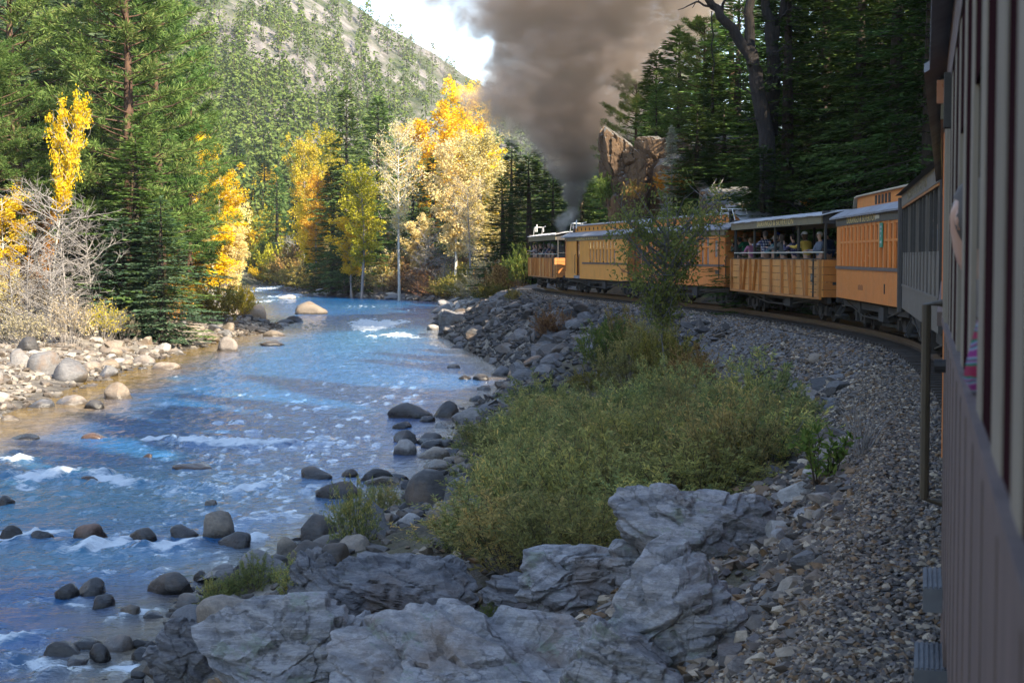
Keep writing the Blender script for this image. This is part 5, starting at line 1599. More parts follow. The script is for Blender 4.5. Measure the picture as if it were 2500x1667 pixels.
# ------------------------------------------------------------------ the far right bank, centre of the picture
CT = [  # key, px, depth, top, width, leaf, wood, kind, label
    ('fir0', 848, 236, 205, 160, L_fir, B_fir, 'fir', 'tall dark fir standing above the middle of the river'),
    ('fir1', 925, 250, 232, 165, L_bright, B_fir, 'fir', 'tall green fir just right of the darkest fir'),
    ('fir2', 815, 242, 400, 120, L_fir, B_fir, 'fir', 'dark lower fir left of the tallest centre fir'),
    ('fir0', 880, 232, 420, 150, L_fir, B_fir, 'fir', 'dark fir behind the lime-yellow tree'),
    ('spruce0', 1058, 238, 375, 150, L_fir, B_fir, 'fir', 'dark fir between the white tree and the pale yellow trees'),
    ('spruce1', 1010, 245, 400, 120, L_spruce, B_fir, 'fir', 'blue-green spruce right of the white bare tree'),
    ('spruce2', 1105, 226, 470, 130, L_spruce, B_fir, 'fir', 'lower blue-green spruce under the pale yellow tree'),
    ('spruce1', 615, 378, 425, 100, L_spruce, B_fir, 'fir', 'spruce at the river bend right of the yellow aspens'),
    ('spruce0', 678, 345, 405, 105, L_bright, B_fir, 'fir', 'green spruce second from the yellow aspens at the bend'),
    ('fir1', 648, 392, 380, 90, L_fir, B_fir, 'fir', 'darker spruce behind the two bend spruces'),
    ('spruce2', 725, 312, 430, 80, L_spruce, B_fir, 'fir', 'small blue spruce behind the orange tree at the bend'),
    ('spruce2', 580, 410, 330, 95, L_spruce, B_fir, 'fir', 'blue spruce peeping over the yellow aspens'),
    ('fir2', 1290, 150, 372, 190, L_fir, B_fir, 'fir', 'dark fir behind the farthest gondola car, under the smoke'),
    ('spruce1', 1225, 165, 425, 150, L_fir, B_fir, 'fir', 'shaded fir left of the farthest gondola car'),
    ('fir0', 1350, 168, 405, 160, L_fir, B_fir, 'fir', 'dark fir right under the foot of the smoke column'),
    ('fir1', 1420, 172, 380, 160, L_fir, B_fir, 'fir', 'dark fir between smoke foot and orange cliff'),
    ('spruce0', 1460, 190, 330, 150, L_fir, B_fir, 'fir', 'fir just left of the cliff top, behind the smoke'),
    ('spruce2', 1250, 210, 330, 130, L_fir, B_fir, 'fir', 'fir half lost in the left side of the smoke'),
    ('fir2', 1175, 240, 420, 120, L_fir, B_fir, 'fir', 'dark fir behind the pale yellow trees near the smoke'),
    ('fir1', 1330, 215, 300, 150, L_fir, B_fir, 'fir', 'tall fir hidden behind the thick smoke'),
    ('aspensparse', 975, 217, 282, 120, L_pale, B_aspen, 'aspen', 'white-trunked tree with a thin pale crown in the centre'),
    ('aspen0', 885, 224, 385, 130, L_lime, B_grey, 'aspen', 'lime-yellow round tree before the dark firs'),
    ('aspen1', 1060, 262, 240, 165, L_yellow, B_grey, 'aspen', 'golden round tree high behind the white tree'),
    ('aspen2', 1140, 285, 178, 120, L_yellow, B_grey, 'aspen', 'golden tree touching the left side of the smoke'),
    ('aspen0', 1110, 208, 312, 145, L_pale, B_aspen, 'aspen', 'pale yellow tree left of the tallest pale one'),
    ('aspentall', 1185, 206, 305, 150, L_pale, B_aspen, 'aspen', 'tallest pale yellow tree left of the train, white trunk'),
    ('aspen2', 1235, 218, 380, 100, L_pale, B_aspen, 'aspen', 'pale yellow tree nearest to the smoke'),
    ('aspensparse', 1145, 200, 420, 90, L_pale, B_grey, 'aspen', 'dark-trunked tree with a thin crown beside the shore'),
    ('aspen1', 860, 228, 500, 100, L_yellow, B_grey, 'aspen', 'small bright yellow tree below the lime tree'),
    ('aspen2', 745, 290, 322, 90, L_lime, B_grey, 'aspen', 'yellow-green tree left of the tall dark fir'),
    ('aspen0', 775, 262, 405, 90, L_orange, B_grey, 'aspen', 'golden brown tree against the dark fir'),
    ('aspen2', 765, 266, 485, 95, L_yellow, B_grey, 'aspen', 'small golden tree at the foot of the dark fir'),
    ('aspen1', 1020, 230, 515, 80, L_pale, B_grey, 'aspen', 'low pale tree between bank shrubs right of the white trunk'),
    ('aspen0', 740, 330, 440, 46, L_yellow, B_grey, 'aspen', 'small yellow tree far back above the bend'),
    ('aspen1', 655, 400, 400, 44, L_yellow, B_grey, 'aspen', 'tiny yellow tree far back between the spruces'),
    ('aspen2', 800, 300, 300, 90, L_lime, B_grey, 'aspen', 'yellowish tree half hidden left behind the tallest fir'),
    ('aspen0', 1180, 250, 330, 120, L_yellow, B_grey, 'aspen', 'golden tree behind the tallest pale tree'),
    ('bare0', 1040, 222, 545, 110, L_pale, B_pale, 'bare', 'leafless grey tree among the shrubs of the far bank'),
    ('bare1', 1195, 196, 590, 110, L_pale, B_grey, 'bare', 'leaning grey bare tree near the last gondola car'),
    ('bare0', 720, 300, 560, 90, L_pale, B_pale, 'bare', 'pale bare tree above the bend shrubs'),
    ('bare1', 1085, 212, 600, 90, L_pale, B_pale, 'bare', 'low bare tree close above the pale shore rocks'),
]
for k, px, d, top, w, lf, wd, kd, lab in CT:
    nm = {'fir': 'fir_tree', 'aspen': 'aspen_tree', 'bare': 'bare_tree'}[kd]
    tree_px(nm, 'tree', k, px, d, top, w, leaf=lf, wood=wd, label=lab, group=G_TREES[kd])

g = rng(5)
cols = [(L_olive, 'olive'), (L_olive, 'brownish'), (L_lime, 'yellow-green'), (L_pale, 'pale twiggy'), (L_rust, 'rusty')]
rows = []
for i in range(72):
    px = 585 + i * 9.9 + g.uniform(-12, 12)
    back = i % 3
    shore = np.interp(px, [585, 640, 690, 745, 900, 1090, 1300], [374, 354, 314, 264, 231, 207, 150])
    d = shore + (3, 9, 18)[back] + g.uniform(0, 6)
    hpx = g.uniform(55, 95) + (0, 20, 45)[back]
    if px < 700:
        lf, nm = (L_lime, 'yellow-green') if g.uniform() < .75 else (L_yellow, 'golden')
    elif px < 900:
        lf, nm = cols[int(g.choice([0, 1, 1, 0, 3]))]
    else:
        lf, nm = cols[int(g.choice([0, 1, 3, 3, 4, 4]))]
    key = ('twiggy%d' if nm in ('pale twiggy', 'rusty') else 'bank%d') % int(g.integers(0, 3))
    rows.append((px, d, hpx, g.uniform(90, 150), lf, nm, key))
rows.sort()
cnt = {}
tot = {}
for r_ in rows:
    tot[r_[5]] = tot.get(r_[5], 0) + 1
for px, d, hpx, wpx, lf, nm, key in rows:
    i = cnt.get(nm, 0); cnt[nm] = i + 1
    x = (px - 1250) / F * d
    plant('bank_shrub', 'shrub', key, x, d, hpx / F * d, wpx / F * d, leaf=lf, wood=B_pale if 'twig' in nm else B_brown, label='%s shrub on the far bank, %s of its colour from the left' % (nm, ordinal(i, tot[nm])), group='shrubs along the far bank')

# ------------------------------------------------------------------ wooded slope right of the line
RT = [
    ('fir0', 1918, 72, -330, 330, 'thick-trunked dark fir right behind the open gondola car'),
    ('fir1', 1838, 88, 240, 240, 'dark fir left of the thick fir trunk'),
    ('fir2', 2010, 76, -280, 300, 'dark fir right of the thick fir trunk'),
    ('fir0', 2095, 70, -400, 330, 'dark fir above the green sign coach'),
    ('fir1', 2185, 66, -450, 350, 'dark fir above the dark open car'),
    ('spruce1', 2265, 60, -520, 360, 'dark fir nearest to the photographer, at the near car edge'),
    ('spruce0', 2140, 84, -150, 260, 'dark fir in the second row above the dark open car'),
    ('fir1', 1862, 64, 345, 250, 'low dark fir hiding the foot of the forked tree'),
    ('fir2', 1765, 90, 250, 240, 'dark fir at the foot of the forked tree'),
    ('spruce2', 1700, 93, 250, 190, 'low dark fir beside the fallen logs'),
    ('fir1', 1960, 92, -100, 250, 'dark fir in the second row behind the thick trunk'),
    ('spruce0', 2060, 96, -120, 260, 'dark fir high between the two row firs'),
    ('fir2', 1880, 104, 200, 230, 'dark fir behind the forked tree'),
    ('spruce1', 2230, 90, -200, 300, 'dark fir in the back row near the near car edge'),
    ('fir0', 1800, 108, -60, 250, 'sunlit fir above and behind the forked tree'),
    ('fir1', 1655, 116, 60, 210, 'sunlit fir right of the smoke, above the cliff'),
    ('pine1', 1720, 112, 20, 200, 'bright sunlit pine with yellow needles beside the smoke'),
    ('fir2', 1600, 122, 120, 190, 'fir on the cliff top touched by smoke'),
    ('pine0', 1560, 128, 160, 170, 'pine on the cliff top with bare lower trunk'),
    ('spruce2', 1880, 118, -160, 240, 'sunlit fir high on the slope behind the forked tree'),
    ('spruce0', 1960, 122, -200, 240, 'sunlit fir high above the thick-trunked fir'),
    ('fir0', 1700, 138, -60, 210, 'fir far up the slope right of the smoke'),
    ('fir1', 1620, 150, 0, 200, 'fir partly veiled by smoke high on the slope'),
    ('fir2', 1530, 160, 120, 180, 'fir veiled by smoke above the cliff'),
    ('pine2', 1790, 140, -140, 220, 'pine far up the slope above the forked tree'),
    ('spruce1', 2050, 120, -260, 250, 'fir far up the slope in the right part'),
    ('fir0', 2160, 112, -320, 260, 'fir far up the slope above the dark open car'),
    ('fir1', 1470, 175, 200, 170, 'fir deep in the smoke left of the cliff top'),
    ('fir2', 1400, 200, 160, 170, 'fir deep behind the smoke column'),
    ('spruce2', 1660, 170, -120, 190, 'far fir on the skyline right of the smoke'),
    ('fir1', 1715, 98, 215, 140, 'shaded fir standing close right of the orange cliff'),
    ('fir2', 1735, 104, 130, 170, 'shaded fir between the cliff and the forked tree'),
    ('fir0', 1600, 113, 190, 120, 'fir on the ledge behind the cliff face'),
    ('fir0', 1560, 190, -40, 190, 'far fir on the skyline behind the smoke'),
]
for k, px, d, top, w, lab in RT:
    if d < 100 and not k.startswith('pine'):
        k = 'nearfir' + k[-1]
    pine = k.startswith('pine')
    tree_px('pine_tree' if pine else 'fir_tree', 'tree', k, px, d, top, w, leaf=L_pine if pine else (L_spruce if k == 'spruce2' else L_fir if d < 105 else L_bright), wood=B_pine if pine else B_fir, label=lab, group='trees on the slope above the train')
# the slope goes on beyond the right edge of the frame, behind the cars: its trees shade the line
g = rng(9)
n_off = 0
for i in range(44):
    y = g.uniform(-42, 44)
    s = g.uniform(7.5, 29)
    x = float(TX(y)) + s
    px = 1250 + F * x / max(y, 0.1) if y > 1 else 99999
    if px < 2420 and y > 0:
        continue
    n_off += 1
    plant('fir_tree', 'tree', ['fir0', 'fir1', 'fir2', 'spruce0'][i % 4], x, y, g.uniform(17, 25), g.uniform(6.0, 8.0), leaf=L_fir, wood=B_fir, label='dark fir on the slope beyond the near car, %s tree planted there' % ordinal(n_off - 1, 999), group='slope firs out of view')
# small slope growth
for px, py, w, h, k, lf, lab in ((1720, 268, 120, 70, 'bank0', L_orange, 'golden bush on the slope above the pale juniper'), (1700, 400, 110, 60, 'bank1', L_olive, 'olive bush right of the juniper'), (1760, 440, 100, 60, 'bank2', L_olive, 'olive bush above the fallen logs'),
        (1540, 300, 90, 40, 'bank1', L_lime, 'green bush on the cliff ledge'), (2010, 480, 110, 50, 'bank2', L_orange, 'dim golden bush behind the gondola roof'), (1990, 345, 70, 40, 'bank0', L_orange, 'small golden bush lit in the dark firs'), (1850, 500, 90, 45, 'bank1', L_olive, 'dim olive bush behind the gondola roof')):
    d = {268: 116, 400: 100, 440: 92, 300: 112, 480: 72, 345: 84, 500: 76}[py]
    shrub_px(k, px, py, w, h, lf, lab, d=d)
tree_px('juniper', 'tree', 'fir2', 1638, 99, 300, 78, leaf=leaf_mat('needles_juniper', [(0.24, 0.28, 0.20), (0.34, 0.38, 0.28), (0.44, 0.47, 0.36), (0.52, 0.53, 0.44)], 0.3), wood=B_grey, label='pale grey-green juniper standing by the orange cliff', group='trees on the slope above the train')

for px, py, d, w, h, k, lf, lab in ((1548, 470, 101, 60, 60, 'bank2', L_olive, 'olive scrub in a crack of the cliff face'), (1640, 455, 101, 110, 80, 'bank1', L_orange, 'golden-olive scrub on the ledge right of the cliff'), (1480, 470, 104, 60, 90, 'bank2', L_green, 'green scrub left of the cliff foot')):
    c_ = at(px, py, d)
    plant('shrub', 'shrub', k, c_[0], c_[1], h / F * d, w / F * d, leaf=lf, wood=B_brown, label=lab, group='scrub on the cliff', z=float(c_[2]) - h / F * d * 0.3)
# forked dead-topped tree with thick dark limbs
def forked_tree():
    d = 70.0
    def q(px, py, dd=0.0):
        return at(px, py, d + dd)
    x0 = (1858 - 1250) / F * d
    base = np.array([x0, d, float(land(x0, d)) - 0.3])
    e = thing('forked_tree', 'big dark forked tree whose bare limbs spread above the train', 'tree', base, 0, 'trees on the slope above the train')
    def L(pts, r0, r1, nm):
        pts = [np.array(p) - base for p in pts]
        dense = []
        for a, b in zip(pts, pts[1:]):
            for k in range(4):
                dense.append(a + (b - a) * k / 4 + (rng(int(abs(a[0]) * 97) + k).normal(0, 0.05, 3) if k else 0))
        dense.append(pts[-1])
        V, Fq = tubes([(np.array(dense), np.linspace(r0, r1, len(dense)))], 8)
        link(nm, fast_mesh(nm, V, Fq, [bark('bark_dark', (0.034, 0.025, 0.020), (0.012, 0.010, 0.009), (9, 9, 1.4), 1.6)], True), e)
    L([base, q(1872, 330), q(1845, 190), q(1833, 125)], 0.38, 0.27, 'trunk')
    L([q(1840, 150), q(1790, 70), q(1740, 15), q(1700, -60)], 0.26, 0.13, 'limb')
    L([q(1835, 135), q(1828, 40), q(1838, -20), q(1850, -120)], 0.24, 0.14, 'limb')
    L([q(1880, 330, 1), q(1890, 150, 1), q(1880, 70, 1), q(1868, 0, 1), q(1860, -90, 1)], 0.34, 0.14, 'limb')
    L([q(1888, 100, 1), q(1910, 40, 1), q(1925, -40, 1)], 0.22, 0.12, 'limb')
    L([q(1740, 15), q(1700, 5), q(1655, 25)], 0.06, 0.015, 'limb')
    L([q(1760, 40), q(1770, -20), q(1780, -80)], 0.07, 0.03, 'limb')
    for (ax, ay, bx, by, r_) in ((1855, 240, 1790, 215, .05), (1850, 215, 1920, 170, .05), (1800, 85, 1765, 110, .04), (1832, 60, 1795, 20, .045), (1884, 130, 1935, 120, .05), (1862, 300, 1800, 300, .05), (1880, 260, 1940, 240, .05), (1720, -10, 1690, 20, .035), (1905, 45, 1950, 20, .04)):
        L([q(ax, ay), q((ax + bx) / 2, (ay + by) / 2 - 8), q(bx, by)], r_, 0.012, 'branch')
        L([q((ax + bx) / 2, (ay + by) / 2 - 8), q(bx + 8, by - 35)], r_ * 0.5, 0.008, 'branch')
    L([q(1738, 28), q(1737, 110), q(1741, 205)], 0.03, 0.02, 'hanging_branch')
forked_tree()

# ------------------------------------------------------------------ mountain forest: nearest and largest as single trees
g = rng(77)
cand = []
def mdens(px, py):
    # dense low and left, thin among the crags to the right
    return np.clip(0.50 + (py - 150) / 520.0 + (700 - px) / 650.0, 0.22, 1.0)
n_c = 16000
qpx = g.uniform(-60, 1560, n_c); qy = 300 + 560 * g.uniform(0, 1, n_c) ** 0.8
qx = (qpx - 1250) / F * qy
qz = np.maximum(mountain_z(qx, qy), land(qx, np.minimum(qy, 620)))
qpy = project((qx, qy, qz))[1]
cl = n2(qx * 0.03, qy * 0.03, 1.0, 3, 55)
ok = ~((qx > XL(qy) - 4) & (qy < 420) & (qx < XR(qy) + 6)) & (qpy > -70) & (g.uniform(0, 1, n_c) < mdens(qpx, qpy)) & (cl + g.uniform(-0.5, 0.5, n_c) > -0.16 - np.clip((qpy - 150) / 500.0, 0, 0.3))
pts = [tuple(float(v) for v in p) for p in np.stack([qx, qy, qz, qpx, qpy], 1)[ok]][:3300]
pts.sort(key=lambda p: p[1])
near_pts, far_pts = pts[:190], pts[190:]
cells = {}
for p in near_pts:
    c = int(np.clip((p[3] + 60) // 140, 0, 11))
    cells.setdefault(c, []).append(p)
where = ['at the far left behind the big pines', 'behind the leaning aspen', 'behind the drooping pine', 'behind the gap beside the left pines', 'above the yellow aspens of the point', 'above the river bend', 'left of the tall centre fir', 'behind the tall centre firs', 'behind the golden tree', 'behind the pale yellow trees', 'behind the smoke', 'behind the cliff']
for c, ps in cells.items():
    ps.sort(key=lambda p: p[3])
    for i, (x, y, z, px, py) in enumerate(ps):
        pine = g.uniform() < 0.55
        key = ('midpine%d' if pine else 'midfir%d') % int(g.integers(0, 3))
        u = g.uniform()
        lf = L_far if u < .62 else L_bright if u < .8 else L_spruce if u < .95 else L_lime
        plant('pine_tree' if pine else 'fir_tree', 'tree', key, x, y, g.uniform(9, 15), g.uniform(4.6, 6.8), leaf=lf, wood=B_pine, z=z, label='%s on the mountainside %s, %s from the left' % ('pine' if pine else 'fir', where[c], ordinal(i, len(ps))), group='trees on the lower mountainside')

def low_tree(seed, h, r, n, peak):
    q = rng(seed)
    t = q.uniform(0, 1, n) ** 1.15
    prof = np.where(t < 0.22, 0.45 + t / 0.22 * 0.55, (1 - (t - 0.22) / 0.78) ** peak)
    rr = r * prof * q.uniform(0.45, 1.05, n) * (1 + 0.22 * np.sin(t * 19 + seed))
    az = q.uniform(0, 6.28, n)
    P = np.stack([np.cos(az) * rr * 0.75, np.sin(az) * rr * 0.75, h * (0.14 + 0.84 * t)], 1)
    D = np.stack([np.cos(az), np.sin(az), q.uniform(-1.3, -0.2, n)], 1) + q.normal(0, 0.25, (n, 3))
    V, Fq = leaf_quads(P, D, 1.3, 0.78, q, 0.6)
    tv, tf = tubes([(np.array([[0, 0, -1.5], [0, 0, h * 0.9]]), np.array([0.20, 0.05]))], 3)
    return V, Fq, tv, tf
protos = [low_tree(200 + i, 15, (2.4, 2.9, 2.2, 3.2, 2.7, 2.5)[i], 100, (0.9, 0.6, 1.0, 0.5, 0.75, 0.85)[i]) for i in range(6)]
LVs, LFs, TVs, TFs, lb, tb = [], [], [], [], 0, 0
for (x, y, z, px, py) in far_pts:
    V, Fq, tv, tf = protos[int(g.integers(0, 6))]
    a = g.uniform(0, 6.28); s = 0.38 + 0.75 * g.uniform() ** 1.4; sw = s * g.uniform(0.95, 1.45)
    R = np.array([[math.cos(a) * sw, -math.sin(a) * sw, 0], [math.sin(a) * sw, math.cos(a) * sw, 0], [0, 0, s]])
    LVs.append(V @ R.T + [x, y, z]); LFs.append(Fq + lb); lb += len(V)
    TVs.append(tv @ R.T + [x, y, z]); TFs.append(tf + tb); tb += len(tv)
LV = np.concatenate(LVs); LFa = np.concatenate(LFs)
TV = np.concatenate(TVs) ; TFa = np.concatenate(TFs) + len(LV)
me = fast_mesh('mountain_forest', np.concatenate([LV, TV]), [LFa, TFa], [L_far, B_fir], False, np.concatenate([np.zeros(len(LFa)), np.ones(len(TFa))]))
kind(link('mountain_forest', me), 'stuff')
# ------------------------------------------------------------------ stone shapes
def ico(sub):
    bm = bmesh.new(); bmesh.ops.create_icosphere(bm, subdivisions=sub, radius=1.0)
    V = np.array([v.co[:] for v in bm.verts]); Fq = np.array([[v.index for v in f.verts] for f in bm.faces]); bm.free()
    return V, Fq
ICO = {k: ico(k) for k in (1, 2, 3, 4, 6)}

def rock_round(seed, sub=3):
    g = rng(seed)
    V, Fq = ICO[sub]; V = V.copy()
    n = fbm(V * 0.9 + seed * 7.1, 3, seed)
    V = V * (1 + 0.28 * n)[:, None]
    for _ in range(7):
        d = unit(g.normal(size=3)); o = g.uniform(0.52, 0.86); q = V @ d
        V = V - d * np.maximum(0, q - o)[:, None] * 0.88
    V = V * (1 + 0.10 * fbm(V * 2.6 + seed, 4, seed + 3))[:, None]
    return V / np.abs(V).max(0), Fq

def rock_angular(seed, sub=3, planes=11, noise=0.05):
    g = rng(seed)
    V, Fq = ICO[sub]; V = V.copy() * 1.15
    for _ in range(planes):
        d = unit(g.normal(size=3)); o = g.uniform(0.50, 0.86); q = V @ d
        V = V - d * np.maximum(0, q - o)[:, None]
    V = V + unit(V) * (noise * fbm(V * 3.0 + seed, 4, seed))[:, None]
    return V / np.abs(V).max(0), Fq

def rock_bed(seed, planes=36, strata=0.06, tilt=(0.35, 0.15, 1.0), sub=6, size=(1, 1, 1), cells=46, boxy=2.5):
    """big outcrop block: planes, tilted layers standing proud, cracks"""
    g = rng(seed)
    V, Fq = ICO[sub]; V = V.copy() * 1.1
    V = V / (np.abs(V) ** boxy).sum(1, keepdims=True) ** (1 / boxy) * 1.1
    for _ in range(planes):
        d = unit(g.normal(size=3) * [1, 1, 0.9]); o = g.uniform(0.56, 0.95) * (1 if boxy < 3 else 1.2); q = V @ d
        V = V - d * np.maximum(0, q - o)[:, None] * 0.93
    V = V / np.abs(V).max(0)
    W = V * np.asarray(size)
    a = unit(np.asarray(tilt, float)); nrm = unit(V)
    w = W + 0.18 * np.stack([fbm(W * 1.3 + 5, 3, seed), fbm(W * 1.3 + 9, 3, seed + 1), fbm(W * 1.3 + 15, 3, seed + 2)], 1)
    s = w @ a
    lay = np.abs(((s * 4.3 + 0.3 * seed) % 1.0) - 0.5) * 2
    lay = np.clip((lay - 0.15) * 3, 0, 1)
    lay2 = np.abs(((s * 11.0) % 1.0) - 0.5) * 2
    b = unit(np.cross(a, [0.3, 1, 0.2])); c = w @ b
    crack = np.clip(1 - np.abs(((c * 1.15 + 0.37 * np.floor(s * 4.3)) % 1.0) - 0.5) * 26, 0, 1)
    disp = strata * (lay - 0.6) + 0.018 * lay2 - 0.07 * crack + 0.02 * fbm(W * 2.4, 5, seed + 5, 0.58) + 0.010 * fbm(W * 11, 3, seed + 6)
    W = W + nrm * disp[:, None]
    # broken blocks: every cell of a random partition stands a little prouder or deeper, with open joints between
    sp_ = W * np.array([1, 1, 1.0]) + 0.06 * np.stack([fbm(W * 2.2 + 31, 3, seed + 11), fbm(W * 2.2 + 37, 3, seed + 12), fbm(W * 2.2 + 43, 3, seed + 13)], 1)
    rot = np.stack([b, unit(np.cross(a, b)), a], 1)
    sp_ = (sp_ @ rot) * np.array([1.0, 0.75, 1.9])
    ext = np.abs(sp_).max(0)
    cs = g.uniform(-1, 1, (cells, 3)) * ext
    off = g.uniform(-1, 1, cells)
    dd = np.sqrt(((sp_[:, None] - cs[None]) ** 2).sum(-1)) if len(sp_) * cells < 4e6 else np.sqrt(np.maximum((sp_ ** 2).sum(1)[:, None] + (cs ** 2).sum(1)[None] - 2 * sp_ @ cs.T, 0))
    two = np.partition(dd, 1, axis=1)[:, :2]
    near_ = dd.argmin(1)
    gap = two[:, 1] - two[:, 0]
    size_m = float(np.mean(size))
    W = W + nrm * (off[near_] * 0.075 * size_m - 0.06 * size_m * np.clip(1 - gap / (0.035 * size_m), 0, 1))[:, None]
    return W, Fq

M_r_dark = rock_material('stone_dark', [(0.022, 0.020, 0.019), (0.032, 0.029, 0.027), (0.046, 0.038, 0.031)], 0.12, 0.6, bump=0.35)
M_r_grey = rock_material('stone_grey', [(0.10, 0.10, 0.105), (0.15, 0.145, 0.14), (0.20, 0.185, 0.17)], 0.2, 0.7, bump=0.4)
M_r_tan = rock_material('stone_tan', [(0.20, 0.155, 0.11), (0.28, 0.22, 0.16), (0.24, 0.20, 0.165)], 0.12, 0.7, bump=0.4)
M_r_pale = rock_material('stone_pale', [(0.34, 0.305, 0.26), (0.43, 0.39, 0.345), (0.28, 0.26, 0.245)], 0.15, 0.7, bump=0.4)
M_r_rust = rock_material('stone_rust', [(0.20, 0.10, 0.06), (0.25, 0.13, 0.075), (0.16, 0.09, 0.06)], 0.1, 0.6, bump=0.35)
M_r_rip = rock_material('stone_riprap', [(0.055, 0.055, 0.057), (0.10, 0.096, 0.094), (0.15, 0.138, 0.125), (0.18, 0.14, 0.105), (0.085, 0.072, 0.063)], 0.35, 0.85, bump=0.7)
M_r_bed = rock_material('bedrock', [(0.34, 0.335, 0.338), (0.41, 0.40, 0.395)], 0.70, 0.85, lichen=0.6, bump=0.8, bscale=4.0)
M_r_black = rock_material('bedrock_dark', [(0.05, 0.052, 0.06), (0.075, 0.075, 0.082)], 0.42, 0.75, lichen=0.12, bump=0.8, bscale=4.0)
STONE = {'dark': M_r_dark, 'grey': M_r_grey, 'tan': M_r_tan, 'pale': M_r_pale, 'rust': M_r_rust, 'rip': M_r_rip}
RND = [fast_mesh('boulder_shape', *rock_round(300 + i), [M_r_grey], True) for i in range(9)]
ANG = [fast_mesh('riprap_shape', *rock_angular(330 + i), [M_r_rip], False) for i in range(12)]

MIX = RND[:5] + ANG[:7]
def stone(name, cat, mesh, p, sx, sy, sz, mat, label, group, rz=None, tilt=0.15):
    o = link(name, mesh, None, p, (random.uniform(-tilt, tilt), random.uniform(-tilt, tilt), random.uniform(0, 6.28) if rz is None else rz), (sx, sy, sz))
    o.material_slots[0].link = 'OBJECT'; o.material_slots[0].material = mat
    return tag(o, label, cat, group)

